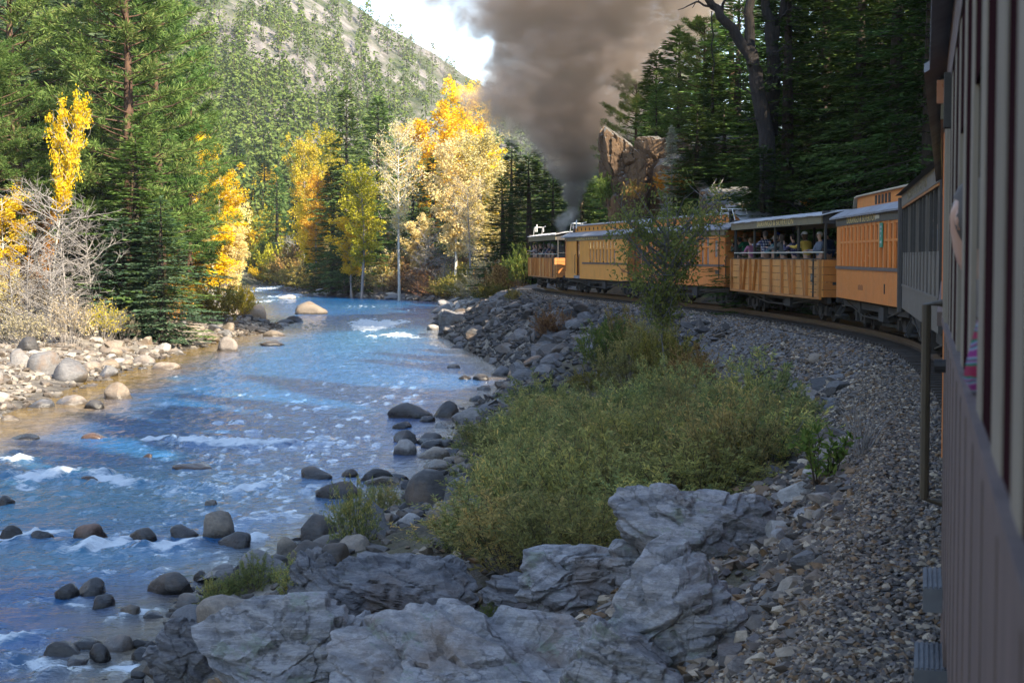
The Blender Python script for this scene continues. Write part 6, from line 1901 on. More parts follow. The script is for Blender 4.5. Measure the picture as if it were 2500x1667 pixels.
# ------------------------------------------------------------------ the boulders one can point at (2352-wide picture coordinates)
K = 2500 / 2352.0
random.seed(4)
BOULD = [
    (938, 943, 104, 34, 'dark', 'long dark boulder in the shallows left of a rounder one'), (1026, 940, 62, 36, 'dark', 'round dark boulder right of the long dark one'), (925, 975, 44, 14, 'dark', 'low dark stone just below the long dark boulder'),
    (982, 962, 36, 12, 'dark', 'tiny dark stone between the two upper dark boulders'), (1076, 952, 70, 32, 'grey', 'grey block touching the willow edge beside the round boulder'), (1112, 940, 44, 22, 'grey', 'grey stone at the upper tip of the willows'),
    (935, 1003, 66, 28, 'dark', 'dark oval boulder above the sunlit pale stone'), (992, 1003, 60, 30, 'dark', 'dark boulder right above the flat tan stone'), (930, 1026, 52, 32, 'pale', 'pale sunlit stone standing at the water edge'),
    (998, 1039, 78, 24, 'tan', 'flat tan stone right of the sunlit pale stone'), (1072, 1006, 74, 36, 'dark', 'pointed dark boulder against the willow thicket'), (1068, 1043, 48, 26, 'tan', 'brownish stone under the willow edge'), (1018, 1016, 50, 18, 'grey', 'small grey stone behind the flat tan stone'),
    (723, 1087, 80, 26, 'dark', 'black wet boulder farthest out in the lower stone row'), (808, 1085, 48, 16, 'dark', 'small black stone right of the farthest-out wet boulder'), (858, 1091, 84, 28, 'dark', 'wet black slab in the middle of the stone row'), (912, 1093, 54, 20, 'dark', 'small wet stone left of the pointed dark boulder'),
    (985, 1120, 110, 76, 'dark', 'big pointed dark boulder beside the willows'), (1062, 1122, 90, 52, 'grey', 'grey boulder leaning on the big pointed one'), (1080, 1160, 90, 45, 'grey', 'grey boulder half under the willows'),
    (778, 1124, 100, 40, 'dark', 'smooth dark oval boulder standing alone in the current'), (505, 1206, 84, 58, 'tan', 'brown-grey boulder that parts the lower rapids'), (543, 1239, 90, 34, 'dark', 'flat black boulder in front of the brown-grey one'),
    (725, 1213, 106, 58, 'dark', 'large dark boulder left of the biggest round one'), (843, 1192, 146, 92, 'grey', 'biggest round boulder, brown-grey, with twigs before it'), (815, 1242, 84, 46, 'tan', 'tan boulder below the biggest round one'), (1025, 1180, 92, 54, 'tan', 'tan round boulder right of the sunlit white stone'),
    (940, 1192, 66, 26, 'pale', 'white sunlit flat stone between the round boulders'), (660, 1253, 62, 38, 'tan', 'small brown stone left of a dark boulder'), (712, 1272, 100, 58, 'dark', 'dark round boulder above the black outcrop'), (770, 1268, 70, 40, 'dark', 'dark stone between the tan boulder and the black outcrop'),
    (605, 1302, 116, 70, 'grey', 'large smooth grey boulder at the foot of the shrubs'), (400, 1339, 126, 44, 'dark', 'long black wet boulder in the lower left water'), (515, 1342, 106, 54, 'dark', 'black boulder left of the large smooth grey one'), (440, 1373, 84, 42, 'grey', 'flat wet grey boulder below the long black one'),
    (515, 1312, 66, 28, 'grey', 'grey stone behind the black boulder'), (462, 1322, 40, 24, 'dark', 'small dark stone at the end of the long black boulder'), (213, 1346, 68, 34, 'dark', 'black boulder in the lower left cascade'), (155, 1353, 54, 28, 'dark', 'dark wet stone left of the cascade boulder'),
    (240, 1381, 52, 28, 'dark', 'black stone below the cascade boulder'), (300, 1399, 58, 26, 'tan', 'brown wet stone in the foam below the cascade'), (348, 1411, 66, 14, 'dark', 'flat dark stone awash right of the brown wet one'), (450, 1410, 110, 36, 'grey', 'grey stone at the lower shore under the shrub'),
    (273, 1472, 80, 42, 'tan', 'round brown boulder in the bottom left rapids'), (230, 1497, 54, 36, 'dark', 'shiny black stone beside the round brown one'), (195, 1476, 84, 22, 'dark', 'dark stone awash left of the round brown one'), (145, 1487, 90, 28, 'dark', 'dark hump under the falling water at bottom left'), (330, 1500, 60, 26, 'dark', 'dark stone right of the shiny black one'),
    (205, 1222, 70, 34, 'rust', 'brown boulder with water pouring over it'), (420, 1222, 70, 30, 'dark', 'dark boulder awash left of the brown-grey one'), (335, 1228, 80, 30, 'dark', 'dark boulder under the mid cascade'), (20, 1222, 60, 30, 'dark', 'dark boulder in the cascade at the left edge'), (95, 1225, 60, 26, 'dark', 'dark boulder in the spray near the left edge'),
    (203, 1099, 46, 10, 'rust', 'reddish stone in white water'), (215, 1001, 62, 14, 'rust', 'reddish-brown stone at the head of the rapids'), (60, 1003, 70, 13, 'dark', 'black flat stone near the left edge above the rapids'), (445, 1069, 88, 12, 'rust', 'brown slab barely awash in midstream'), (485, 1156, 34, 14, 'tan', 'small tan stone in midstream'), (340, 1046, 26, 9, 'rust', 'tiny reddish stone in the blue water'), (10, 1150, 50, 22, 'dark', 'dark stone cut by the left edge in the rapids'),
    (275, 898, 70, 38, 'tan', 'wedge-shaped tan rock in the calm left shallows'), (165, 916, 78, 26, 'tan', 'smooth tan rock left of the wedge rock'), (217, 929, 44, 20, 'dark', 'small black rock between the tan rocks'), (95, 926, 64, 18, 'grey', 'low grey rock near the left edge in the shallows'), (25, 960, 50, 12, 'tan', 'flat tan stone at the left edge in the shallows'),
    (160, 849, 74, 54, 'grey', 'large grey boulder on the pale cobble shore'), (105, 832, 76, 48, 'grey', 'grey boulder left of the large shore boulder'), (45, 822, 60, 40, 'grey', 'grey boulder near the left edge on the shore'), (70, 790, 60, 34, 'dark', 'dark boulder at the back of the cobble shore'), (520, 790, 58, 34, 'tan', 'pointed rock at the end of the left cobble spit'), (380, 838, 70, 22, 'tan', 'brown flat rock at the left waterline'), (330, 828, 60, 24, 'tan', 'brown rock on the left waterline under the orange bush'),
    (712, 707, 74, 30, 'tan', 'brown pyramid rock in midriver at the bend'), (650, 739, 54, 10, 'dark', 'flat dark rock below the pyramid rock'), (625, 788, 56, 12, 'dark', 'dark flat rock off the left spit'), (585, 716, 60, 34, 'tan', 'brown rock at the tip of the olive bush'), (660, 682, 40, 10, 'pale', 'pale rock in the far rapids'), (625, 766, 60, 14, 'tan', 'brown flat rock right of the spit'), (680, 733, 44, 14, 'dark', 'small dark rock below the pyramid rock'),
    (1043, 839, 32, 12, 'tan', 'small round rock alone off the dark rocky point'), (1105, 866, 40, 14, 'dark', 'dark oval rock off the mid shore'), (1152, 851, 44, 22, 'grey', 'grey rock at the mid shore edge'), (1192, 852, 50, 24, 'tan', 'tan-grey rock beside the mid shore edge'), (1068, 866, 30, 10, 'dark', 'small dark rock left of the dark oval one'), (1180, 884, 60, 16, 'grey', 'flat grey rock awash at the mid shore'), (1000, 752, 40, 12, 'pale', 'pale rock pair end at the rocky point'), (1010, 742, 44, 10, 'dark', 'dark slab at the tip of the rocky point'),
]
def place_boulder(cx, cy, w, h, tone, lab, i):
    px, py, wp_, hp = cx * K, cy * K, w * K, h * K
    base = ground_hit(px, py + hp * 0.5)
    d = base[1]
    c = at(px, py, d + wp_ / F * d * 0.15)
    sx = wp_ / F * d * 0.54; hm = hp / F * d; sz = hm * 0.85 + 0.05
    c[2] = at(px, py - hp * 0.5, d)[2] - sz * 0.97
    stone('river_boulder', 'boulder', RND[i % 9], c, sx, sx * random.uniform(0.7, 0.95), max(sz, 0.05), STONE[tone], lab, 'boulders in the river and on its shores', rz=random.uniform(-0.4, 0.4) + math.pi * (i % 2), tilt=0.08)
for i, b in enumerate(BOULD):
    place_boulder(*b, i)

# ------------------------------------------------------------------ scattered stones: the largest one by one
g = rng(31)
def scatter_labelled(rows, name, cat, shapes, group, text_fn, nmax):
    """rows: (x, y, size); gives every stone a label with its place counted from the left within its stretch"""
    info = []
    for (x, y, s, tone, zone) in rows:
        z = max(float(land(x, y)), WATER - 0.1)
        info.append((zone, tone, project((x, y, z))[0], x, y, z, s))
    by = {}
    for q in info:
        by.setdefault((q[0], q[1]), []).append(q)
    for (zone, tone), qs in by.items():
        qs.sort(key=lambda q: q[2])
        for i, (_z, _t, px, x, y, z, s) in enumerate(qs):
            m = shapes[int(g.integers(0, len(shapes)))]
            sx = s * g.uniform(0.8, 1.25)
            mat = STONE[tone] if tone != 'mixed' else M_r_rip
            stone(name, cat, m, (x, y, z + s * 0.12), sx, s * g.uniform(0.65, 1.0), s * g.uniform(0.42, 0.7), mat, text_fn(tone, zone, ordinal(i, len(qs)), s), group, tilt=0.35 if shapes is ANG else 0.15)

rows = []
for _ in range(105):   # left cobble shore
    y = 58 + 105 * g.uniform() ** 1.15
    x = float(XL(y)) + 0.9 - g.uniform(0, 1) ** 1.2 * 7.5
    zone = 'near' if y < 80 else 'middle' if y < 112 else 'far'
    tone = ['tan', 'pale', 'grey'][int(g.choice([0, 0, 1, 1, 2]))] if y < 100 else ['tan', 'grey', 'dark'][int(g.choice([0, 0, 0, 1, 2]))]
    rows.append((x, y, g.uniform(0.28, 0.75), tone, zone))
scatter_labelled(rows, 'shore_stone', 'stone', MIX, 'stones on the left shore', lambda t, z, o, s: '%s rounded stone on the %s part of the left shore, %s from the left' % (t, z, o), 300)
rows = []
for _ in range(46):    # pale stones along the far bank
    y = g.uniform(150, 262)
    x = float(XR(y)) + g.uniform(-0.8, 3.5)
    rows.append((x, y, g.uniform(0.45, 1.25), ['pale', 'pale', 'grey', 'dark'][int(g.integers(0, 4))], 'far'))
scatter_labelled(rows, 'shore_stone', 'stone', MIX, 'stones along the far bank', lambda t, z, o, s: '%s stone on the far bank below the shrubs, %s from the left' % (t, o), 300)
rows = []
for _ in range(64):    # near right shore, under and beside the willows
    y = g.uniform(21, 74)
    x = float(XR(y)) + g.uniform(-1.3, 2.2)
    rows.append((x, y, g.uniform(0.16, 0.5), ['dark', 'grey', 'tan', 'dark'][int(g.integers(0, 4))], 'lower' if y < 34 else 'willow' if y < 60 else 'mid'))
scatter_labelled(rows, 'shore_stone', 'stone', MIX, 'stones on the near right shore', lambda t, z, o, s: '%s water-worn stone on the %s right shore, %s from the left' % (t, {'lower': 'lowest', 'willow': 'willow-side', 'mid': 'upper'}[z], o), 300)

rows = []
for _ in range(150):   # broken rock of the embankment below the far cars
    y = g.uniform(60, 128)
    t = g.uniform(0.02, 0.80) ** 0.9
    xr, xe = float(XR(y)), float(TX(y)) - 1.95
    rows.append((xr + (xe - xr) * t, y, g.uniform(0.22, 0.85) * (1.25 - 0.6 * t), ['dark', 'mixed', 'dark', 'mixed', 'dark', 'mixed'][int(g.integers(0, 6))], 'waterline' if t < 0.25 else 'middle' if t < 0.5 else 'upper'))
scatter_labelled(rows, 'riprap_rock', 'rock', ANG, 'broken rocks on the embankment', lambda t, z, o, s: '%s broken rock on the %s of the far embankment, %s from the left' % ({'mixed': 'rough', 'tan': 'rusty tan'}.get(t, t), {'waterline': 'water edge', 'middle': 'middle slope', 'upper': 'upper slope'}[z], o), 300)
rows = []
for _ in range(135):   # riprap between gravel shoulder and bedrock near the camera
    y = 9.5 + 40 * g.uniform() ** 1.3
    s = -2.35 - 1.9 * g.uniform() ** 0.9 * (1 if y < 22 else 1.6)
    rows.append((float(TX(y)) + s, y, g.uniform(0.09, 0.27) * (1 + y * 0.012), ['mixed', 'grey', 'dark', 'mixed', 'tan', 'pale', 'mixed'][int(g.integers(0, 7))], 'near' if y < 15 else 'mid' if y < 24 else 'far'))
scatter_labelled(rows, 'riprap_rock', 'rock', ANG, 'rocks beside the gravel shoulder', lambda t, z, o, s: '%s angular rock %s the gravel shoulder, %s from the left' % ({'mixed': 'speckled'}.get(t, t), {'near': 'lowest beside', 'mid': 'midway along', 'far': 'by the willows beside'}[z], o), 300)

# ------------------------------------------------------------------ bedrock outcrops in the foreground
OUT = [  # cx, cy, w, h, d, mat, seed, label
    (700, 1600, 400, 260, 20.6, M_r_bed, 401, 'big rounded grey outcrop with lichen at the bottom left of the shore', (0.25, -0.2, 1.0)),
    (440, 1600, 165, 190, 22.0, M_r_black, 402, 'brown-faced outcrop cut by the water left of the rounded outcrop', (0.6, 0.1, 1.0)),
    (972, 1440, 385, 205, 24.6, M_r_black, 403, 'black angular outcrop block behind the foreground bedrock', (0.5, 0.3, 1.0)),
    (1405, 1405, 262, 185, 22.6, M_r_bed, 404, 'pale flat-topped bedrock slab in front of the willows', (-0.15, 0.2, 1.0)),
    (1690, 1290, 385, 225, 21.3, M_r_bed, 405, 'highest pale lichen-spotted bedrock hump beside the gravel', (0.45, 0.1, 1.0)),
    (1258, 1440, 140, 90, 24.0, M_r_black, 406, 'small dark rock between black block and flat slab', (0.3, 0.3, 1.0)),
    (1190, 1650, 660, 270, 18.6, M_r_bed, 407, 'broad streaked bedrock apron along the bottom of the picture', (0.55, 0.15, 1.0)),
    (1655, 1500, 290, 280, 18.8, M_r_bed, 408, 'lichen-covered bedrock block right of the vertical crack', (-0.3, 0.2, 1.0)),
    (1510, 1640, 260, 220, 17.2, M_r_bed, 409, 'dark-fronted bedrock block at the bottom centre', (0.35, 0.5, 1.0)),
    (905, 1560, 200, 120, 21.2, M_r_bed, 410, 'low broken bedrock between the rounded outcrop and the apron', (0.2, 0.2, 1.0)),
    (1545, 1385, 150, 110, 21.6, M_r_bed, 411, 'small bedrock step between the slab and the highest hump', (0.3, 0.0, 1.0)),
    (760, 1400, 130, 110, 26.0, M_r_black, 412, 'dark pointed rock left of the black block', (0.8, 0.0, 1.0)),
]
for cx, cy, w, h, d, mat, sd, lab, tl in OUT:
    a, b, c = w / F * d * 0.50, w / F * d * 0.40, h / F * d * 0.54
    V, Fq = rock_bed(sd, size=(a, b, c), tilt=tl, strata=0.045)
    me = fast_mesh('outcrop', V, Fq, [mat], False)
    gd = ground_hit(cx, min(cy + h * 0.42, 1720))[1]
    d = min(d, gd + b * 0.15)
    p = at(cx, cy, d); p[2] -= c * 0.08
    tag(link('outcrop', me, None, p), lab, 'outcrop', 'bedrock outcrops in the foreground')
# dark bedrock point below the farthest cars, and the sloping slabs beside it
for cx, cy, w, h, d, sd, lab in ((1130, 800, 160, 90, 121, 421, 'dark layered rock point jutting into the river'), (1190, 850, 170, 60, 104, 422, 'dark sloping slab at the water right of the rock point'), (1250, 745, 120, 80, 112, 423, 'steep dark slab above the rock point'), (1330, 845, 150, 70, 88, 424, 'dark slab in the middle of the broken bank'), (1395, 760, 90, 60, 88, 425, 'dark block under the baggage coach')):
    a, b, c = w / F * d * 0.54, w / F * d * 0.36, h / F * d * 0.6
    V, Fq = rock_bed(sd, size=(a, b, c), tilt=(0.7, 0.2, 1.0), strata=0.16, sub=4)
    p = at(cx, cy, d); p[2] -= c * 0.2
    tag(link('outcrop', fast_mesh('outcrop', V, Fq, [M_r_black], False), None, p), lab, 'outcrop', 'bedrock of the far embankment')

# ------------------------------------------------------------------ the orange cliff behind the baggage coach
def cliff_mat():
    m, t, out = _nodes('cliff_rock')
    b = t.nodes.new('ShaderNodeBsdfPrincipled'); t.links.new(b.outputs[0], out.inputs[0])
    pos = posvec(t)
    mp = t.nodes.new('ShaderNodeMapping'); mp.inputs['Scale'].default_value = (1, 1, 0.22); t.links.new(pos, mp.inputs['Vector'])
    st = noise_n(t, 0.9, 8, 0.65, mp.outputs[0])
    col = ramp_n(t, st, [(0.3, (0.045, 0.028, 0.018)), (0.45, (0.11, 0.066, 0.036)), (0.6, (0.165, 0.10, 0.055)), (0.75, (0.09, 0.065, 0.045))])
    gn = t.nodes.new('ShaderNodeNewGeometry'); sx = t.nodes.new('ShaderNodeSeparateXYZ'); t.links.new(gn.outputs['Normal'], sx.inputs[0])
    f = math_n(t, 'ADD', sx.outputs[2], math_n(t, 'MULTIPLY', math_n(t, 'SUBTRACT', noise_n(t, 0.35, 5, 0.6, pos), 0.5), 1.3))
    grey = ramp_n(t, noise_n(t, 1.4, 7, 0.7, pos), [(0.3, (0.06, 0.06, 0.058)), (0.55, (0.16, 0.155, 0.145)), (0.75, (0.27, 0.25, 0.235))])
    col = mix_c(t, ramp_n(t, f, [(0.38, 0.0), (0.55, 1.0)]), col, grey)
    t.links.new(col, b.inputs['Base Color']); b.inputs['Roughness'].default_value = 0.9
    t.links.new(bump_n(t, noise_n(t, 1.6, 8, 0.7, pos), 0.8, 0.3), b.inputs['Normal'])
    return m
M_cliff = cliff_mat()
for cx, cy, w, h, d, sd, sz, lab in ((1520, 445, 105, 240, 104, 431, 4, 'orange-brown cliff face behind the baggage coach roof'), (1618, 450, 220, 190, 107, 432, 4, 'stepped grey-topped cliff right of the orange face'), (1680, 470, 170, 150, 103, 433, 4, 'low rocky ledge below the juniper'), (1800, 400, 220, 120, 101, 434, 4, 'grey talus ledge among the dark firs'), (1770, 495, 110, 70, 84, 435, 4, 'dark boulder under the fallen logs'), (1690, 355, 130, 70, 112, 436, 4, 'small pale crag above the juniper')):
    a, b, c = w / F * d * 0.54, w / F * d * 0.5, h / F * d * 0.58
    V, Fq = rock_bed(sd, size=(a, b, c), tilt=(1.0, 0.35, 0.12), strata=0.02, planes=12, cells=80, boxy=7.0, sub=6 if sd < 433 else 4)
    tag(link('cliff', fast_mesh('cliff', V, Fq, [M_cliff if sd != 437 else M_r_pale], False), None, at(cx, cy, d + b * 0.5)), lab, 'cliff', 'rock walls behind the train')

# fallen logs
for pts, r0, r1, lab in ((((1702, 447, 92), (1735, 490, 86), (1752, 530, 82)), 0.18, 0.13, 'pale broken log leaning against the slope, left of its pair'), (((1712, 450, 91), (1755, 487, 86), (1812, 522, 81)), 0.26, 0.22, 'thicker grey log lying downhill towards the coach roof')):
    P = np.array([at(*p) for p in pts]); o = P[1].copy()
    dn = np.concatenate([P[0] + (P[1] - P[0]) * np.linspace(0, 1, 5)[:, None], P[1] + (P[2] - P[1]) * np.linspace(0, 1, 5)[1:, None]]) - o
    dn += rng(7).normal(0, 0.04, dn.shape)
    V, Fq = tubes([(dn, np.linspace(r0, r1, len(dn))), (np.array([dn[3], dn[3] + [0.5, -0.2, 0.9]]), np.array([0.06, 0.02])), (np.array([dn[5], dn[5] + [-0.5, -0.3, 0.6]]), np.array([0.05, 0.015]))], 9)
    tag(link('fallen_log', fast_mesh('fallen_log', V, Fq, [B_grey], True), None, o), lab, 'log', 'fallen logs on the slope')

# ------------------------------------------------------------------ loose stone nobody could count
def pebble_field(name, X, Y, S, flat, base_sub, mats, seed, zoff=0.25):
    g = rng(seed)
    n = len(X)
    V0s = []
    for i in range(10):
        V0, F0 = (rock_angular(500 + i, base_sub, 7, 0.0) if flat else rock_round(500 + i, base_sub))
        V0s.append(V0)
    V0s = np.array(V0s)
    pick = g.integers(0, 10, n)
    B = V0s[pick]
    a = g.uniform(0, 6.28, n); sx = S * g.uniform(0.75, 1.3, n); sy = S * g.uniform(0.6, 1.0, n); sz = S * g.uniform(0.4, 0.75, n)
    ca, sa = np.cos(a)[:, None], np.sin(a)[:, None]
    x = B[:, :, 0] * sx[:, None]; y = B[:, :, 1] * sy[:, None]; z = B[:, :, 2] * sz[:, None]
    tl = g.normal(0, 0.35, n)[:, None]
    x, z = x * np.cos(tl) - z * np.sin(tl), x * np.sin(tl) + z * np.cos(tl)
    xx = x * ca - y * sa + X[:, None]; yy = x * sa + y * ca + Y[:, None]
    zz = z + (land(X, Y) + S * zoff)[:, None]
    V = np.stack([xx, yy, zz], -1).reshape(-1, 3)
    k = B.shape[1]
    Fq = (F0[None] + (np.arange(n) * k)[:, None, None]).reshape(-1, 3)
    return kind(link(name, fast_mesh(name, V, Fq, mats, False)), 'stuff')

def pebble_mat(name, tones, spread=1.0):
    m, t, out = _nodes(name)
    b = t.nodes.new('ShaderNodeBsdfPrincipled'); t.links.new(b.outputs[0], out.inputs[0])
    gn = t.nodes.new('ShaderNodeNewGeometry')
    k = len(tones)
    col = ramp_n(t, gn.outputs['Random Per Island'], [((i + 0.5) / k, c) for i, c in enumerate(tones)], 'CONSTANT' if k > 5 else 'LINEAR')
    sp = ramp_n(t, noise_n(t, 22, 5, 0.7, gn.outputs['Position']), [(0.3, 0.7), (0.7, 1.3)])
    col = mix_c(t, 1.0, col, sp, 'MULTIPLY')
    sx = t.nodes.new('ShaderNodeSeparateXYZ'); t.links.new(gn.outputs['Position'], sx.inputs[0])
    w = t.nodes.new('ShaderNodeMapRange'); w.inputs['From Min'].default_value = WATER + 0.06; w.inputs['From Max'].default_value = WATER + 0.2
    w.inputs['To Min'].default_value = 0.4; w.inputs['To Max'].default_value = 1.0; t.links.new(sx.outputs[2], w.inputs['Value'])
    col = mix_c(t, 1.0, col, w.outputs[0], 'MULTIPLY')
    t.links.new(col, b.inputs['Base Color']); b.inputs['Roughness'].default_value = 0.8
    return m
P_gravel = pebble_mat('gravel_stone', [(0.079, 0.067, 0.058), (0.135, 0.110, 0.093), (0.190, 0.154, 0.123), (0.246, 0.192, 0.147), (0.112, 0.096, 0.093), (0.314, 0.250, 0.185), (0.179, 0.115, 0.069), (0.224, 0.134, 0.069), (0.448, 0.355, 0.254), (0.101, 0.082, 0.065), (0.156, 0.134, 0.115), (0.213, 0.163, 0.128)])
P_cobble = pebble_mat('cobble_stone', [(0.09, 0.07, 0.055), (0.16, 0.13, 0.105), (0.25, 0.215, 0.18), (0.36, 0.32, 0.27), (0.12, 0.105, 0.095)])
P_rubble = pebble_mat('rubble_stone', [(0.045, 0.043, 0.043), (0.075, 0.070, 0.068), (0.11, 0.10, 0.095), (0.15, 0.12, 0.095), (0.06, 0.056, 0.055)])
g = rng(61)
# ballast shoulder by the near car
n = 25000
Y = 8.2 + 26 * g.uniform(0, 1, n) ** 1.35
s = -1.0 - g.uniform(0, 1, n) ** 0.85 * (1.75 + 0.02 * Y)
pebble_field('ballast_gravel', TX(Y) + s, Y, g.uniform(0.020, 0.042, n) * (1 + 0.01 * Y), True, 1, [P_gravel], 62) if False else None
V1, F1 = ICO[1]
def octa():
    V = np.array([[1, 0, 0], [-1, 0, 0], [0, 1, 0], [0, -1, 0], [0, 0, 1], [0, 0, -1], [.6, .6, .5], [-.6, -.55, .5]], float)
    bm = bmesh.new()
    for v in V:
        bm.verts.new(v)
    r = bmesh.ops.convex_hull(bm, input=bm.verts[:]); bm.verts.index_update()
    bmesh.ops.triangulate(bm, faces=bm.faces[:])
    Fq = np.array([[v.index for v in f.verts] for f in bm.faces]); W = np.array([v.co[:] for v in bm.verts]); bm.free()
    return W, Fq
ICO[0] = octa()
pebble_field('ballast_gravel', TX(Y) + s, Y, g.uniform(0.020, 0.044, n) * (1 + 0.008 * Y), True, 0, [P_gravel], 62)
n = 9000
Y = g.uniform(30, 112, n); s = -0.9 - g.uniform(0, 1, n) * (1.8 + 0.012 * Y)
pebble_field('ballast_gravel', TX(Y) + s, Y, g.uniform(0.04, 0.075, n), True, 0, [P_gravel], 63)
n = 2600
Y = 9 + 42 * g.uniform(0, 1, n) ** 1.2; s = -2.2 - g.uniform(0, 1, n) ** 1.2 * 3.2
pebble_field('loose_rubble', TX(Y) + s, Y, g.uniform(0.04, 0.12, n), True, 0, [P_gravel], 64)
n = 1500
Y = g.uniform(12.5, 24, n); s = -2.4 - g.uniform(0, 1, n) * 2.6
pebble_field('loose_rubble', TX(Y) + s, Y, 0.03 + 0.12 * g.uniform(0, 1, n) ** 2.0, True, 0, [P_gravel], 70)
n = 1800
Y = g.uniform(15.5, 27, n); s = -3.6 - g.uniform(0, 1, n) * 6.5
pebble_field('loose_rubble', TX(Y) + s, Y, 0.03 + 0.13 * g.uniform(0, 1, n) ** 2.2, True, 0, [P_gravel], 69)
n = 2400
Y = g.uniform(56, 128, n); t = g.uniform(0, 0.95, n)
pebble_field('loose_rubble', XR(Y) + (TX(Y) - 1.95 - XR(Y)) * t, Y, g.uniform(0.10, 0.34, n), True, 0, [P_rubble], 65)
n = 2600
Y = 56 + 130 * g.uniform(0, 1, n) ** 1.2
pebble_field('shore_cobbles', XL(Y) + 0.8 - g.uniform(0, 1, n) ** 1.1 * 9.5, Y, g.uniform(0.09, 0.30, n), False, 1, [P_cobble], 66)
n = 900
Y = g.uniform(140, 300, n)
pebble_field('shore_cobbles', XR(Y) + g.uniform(-1.0, 5.0, n), Y, g.uniform(0.2, 0.55, n), False, 1, [P_cobble], 67)
n = 1100
Y = 20 + 56 * g.uniform(0, 1, n)
pebble_field('shore_cobbles', XR(Y) + g.uniform(-1.2, 3.0, n), Y, g.uniform(0.07, 0.2, n), False, 1, [P_rubble], 68)

# ------------------------------------------------------------------ willow thicket and other growth in the foreground
g = rng(71)
wl = []
tries = 0
while len(wl) < 60 and tries < 3000:
    tries += 1
    px = g.uniform(1185, 1905)
    lo = np.interp(px, [1150, 1250, 1400, 1500, 1650, 1800, 1960], [1330, 1425, 1440, 1370, 1260, 1200, 1130])
    py = g.uniform(1030, lo)
    if px < 1250 and py < 1090:
        continue
    p = ground_hit(px, py)
    if any(math.hypot(p[0] - q[0], (p[1] - q[1]) * 0.8) < 0.62 for q in wl):
        continue
    wl.append((p[0], p[1], px, py))
wl.sort(key=lambda q: q[3])
rows_ = {'front': [q for q in wl if q[3] > 1230], 'middle': [q for q in wl if 1120 < q[3] <= 1230], 'back': [q for q in wl if q[3] <= 1120]}
for rn, qs in rows_.items():
    qs.sort(key=lambda q: q[2])
    for i, (x, y, px, py) in enumerate(qs):
        u = g.uniform()
        plant('willow_shrub', 'shrub', 'willow%d' % int(g.integers(0, 3)), x, y, (1.95 if i % 6 == 2 else 0.85 + 0.9 * g.uniform() ** 1.2), g.uniform(1.6, 2.5), leaf=L_yolive if u < 0.45 else L_willow, wood=B_brown, label='narrow-leaved willow in the %s row of the thicket, %s from the left' % (rn, ordinal(i, len(qs))), group=G_TREES['willow'])
for px, py, w, h, lf, lab in ((540, 1475, 120, 110, L_willow, 'small yellowing willow left of the smooth grey boulder'), (625, 1440, 130, 120, L_willow, 'small willow at the foot of the smooth grey boulder'), (735, 1440, 140, 120, L_willow, 'small willow before the dark pointed rock'), (470, 1520, 80, 60, L_willow, 'tiny yellowing sprig over the lower water'),
        (865, 1330, 130, 200, L_willow, 'upright willow sprays before the biggest round boulder'), (960, 1500, 190, 150, L_willow, 'sparse willow over the black block'), (930, 1250, 130, 110, L_willow, 'bright willow sprig beside the pointed dark boulder'), (1130, 1345, 150, 180, L_willow, 'willow at the left corner of the thicket'), (1200, 1500, 70, 60, L_green, 'small green tuft in the bedrock crack'), (700, 1660, 110, 80, L_olive, 'dull tuft in front of the rounded outcrop'), (890, 1640, 110, 110, L_olive, 'dull tuft between the rounded outcrop and the apron'), (790, 1240, 120, 70, L_willow, 'thin willow sprays over the smooth oval boulder'), (1560, 1360, 70, 50, L_olive, 'tuft in the joint above the lichen block')):
    shrub_px('willow%d' % random.randint(0, 2), px, py, w, h, lf, lab, group='willow', name='willow_shrub')
for px, py, w, h, lf, k, lab in ((1545, 955, 200, 170, L_yolive, 'willow0', 'yellow-olive shrub under the sapling'), (1630, 945, 190, 190, L_olive, 'willow1', 'dark olive shrub right under the sapling trunk'), (1475, 900, 150, 150, L_green, 'willow2', 'green shrub left of the olive shrubs'), (1690, 950, 150, 130, L_rust, 'willow0', 'dark red-brown shrub at the upper edge of the willows'),
        (1345, 830, 110, 100, L_rust, 'willow1', 'brown shrub among the broken rocks of the embankment'), (1590, 900, 150, 150, L_yolive, 'willow2', 'olive shrub in the middle beneath the sapling'), (1255, 735, 50, 40, L_olive, 'willow2', 'small olive shrub on the steep dark slab'), (1440, 960, 120, 90, L_olive, 'willow1', 'low olive shrub above the willow thicket'), (1520, 870, 130, 140, L_olive, 'willow0', 'thin olive shrub behind the others under the sapling'),
        (1200, 715, 90, 60, L_olive, 'bank1', 'olive shrub where the embankment meets the far bank'), (1230, 690, 110, 100, L_rust, 'bank0', 'reddish shrub beside the farthest gondola'), (1270, 665, 80, 120, L_green, 'bank2', 'green shrub against the farthest gondola end')):
    d = {715: 128, 690: 134, 665: 122}.get(py)
    shrub_px(k, px, py, w, h, lf, lab, d=d, group='shrub', name='shrub')
tree_px('sapling', 'tree', 'sapling', 1632, 50, 405, 270, rz=1.0, leaf=L_sap, wood=bark('bark_sapling', (0.16, 0.15, 0.14), (0.09, 0.085, 0.08)), label='slender green sapling standing in front of the orange coach', group=None)
p = ground_hit(2005, 1185)
V_, L_ = shape_shrub(140, 0.75, 0.42, 16, 420, 0.12, 0.045, 0.2, 0.5, 2, 0.008)
e = thing('leafy_plant', 'broad-leaved green and yellow plant among the rocks beside the gravel', 'plant', (p[0], p[1], float(land(p[0], p[1]))))
link('stems', fast_mesh('leafy_stems', V_[0], V_[1], [B_brown], True), e); link('foliage', fast_mesh('leafy_leaves', L_[0], L_[1], [L_green], False), e)
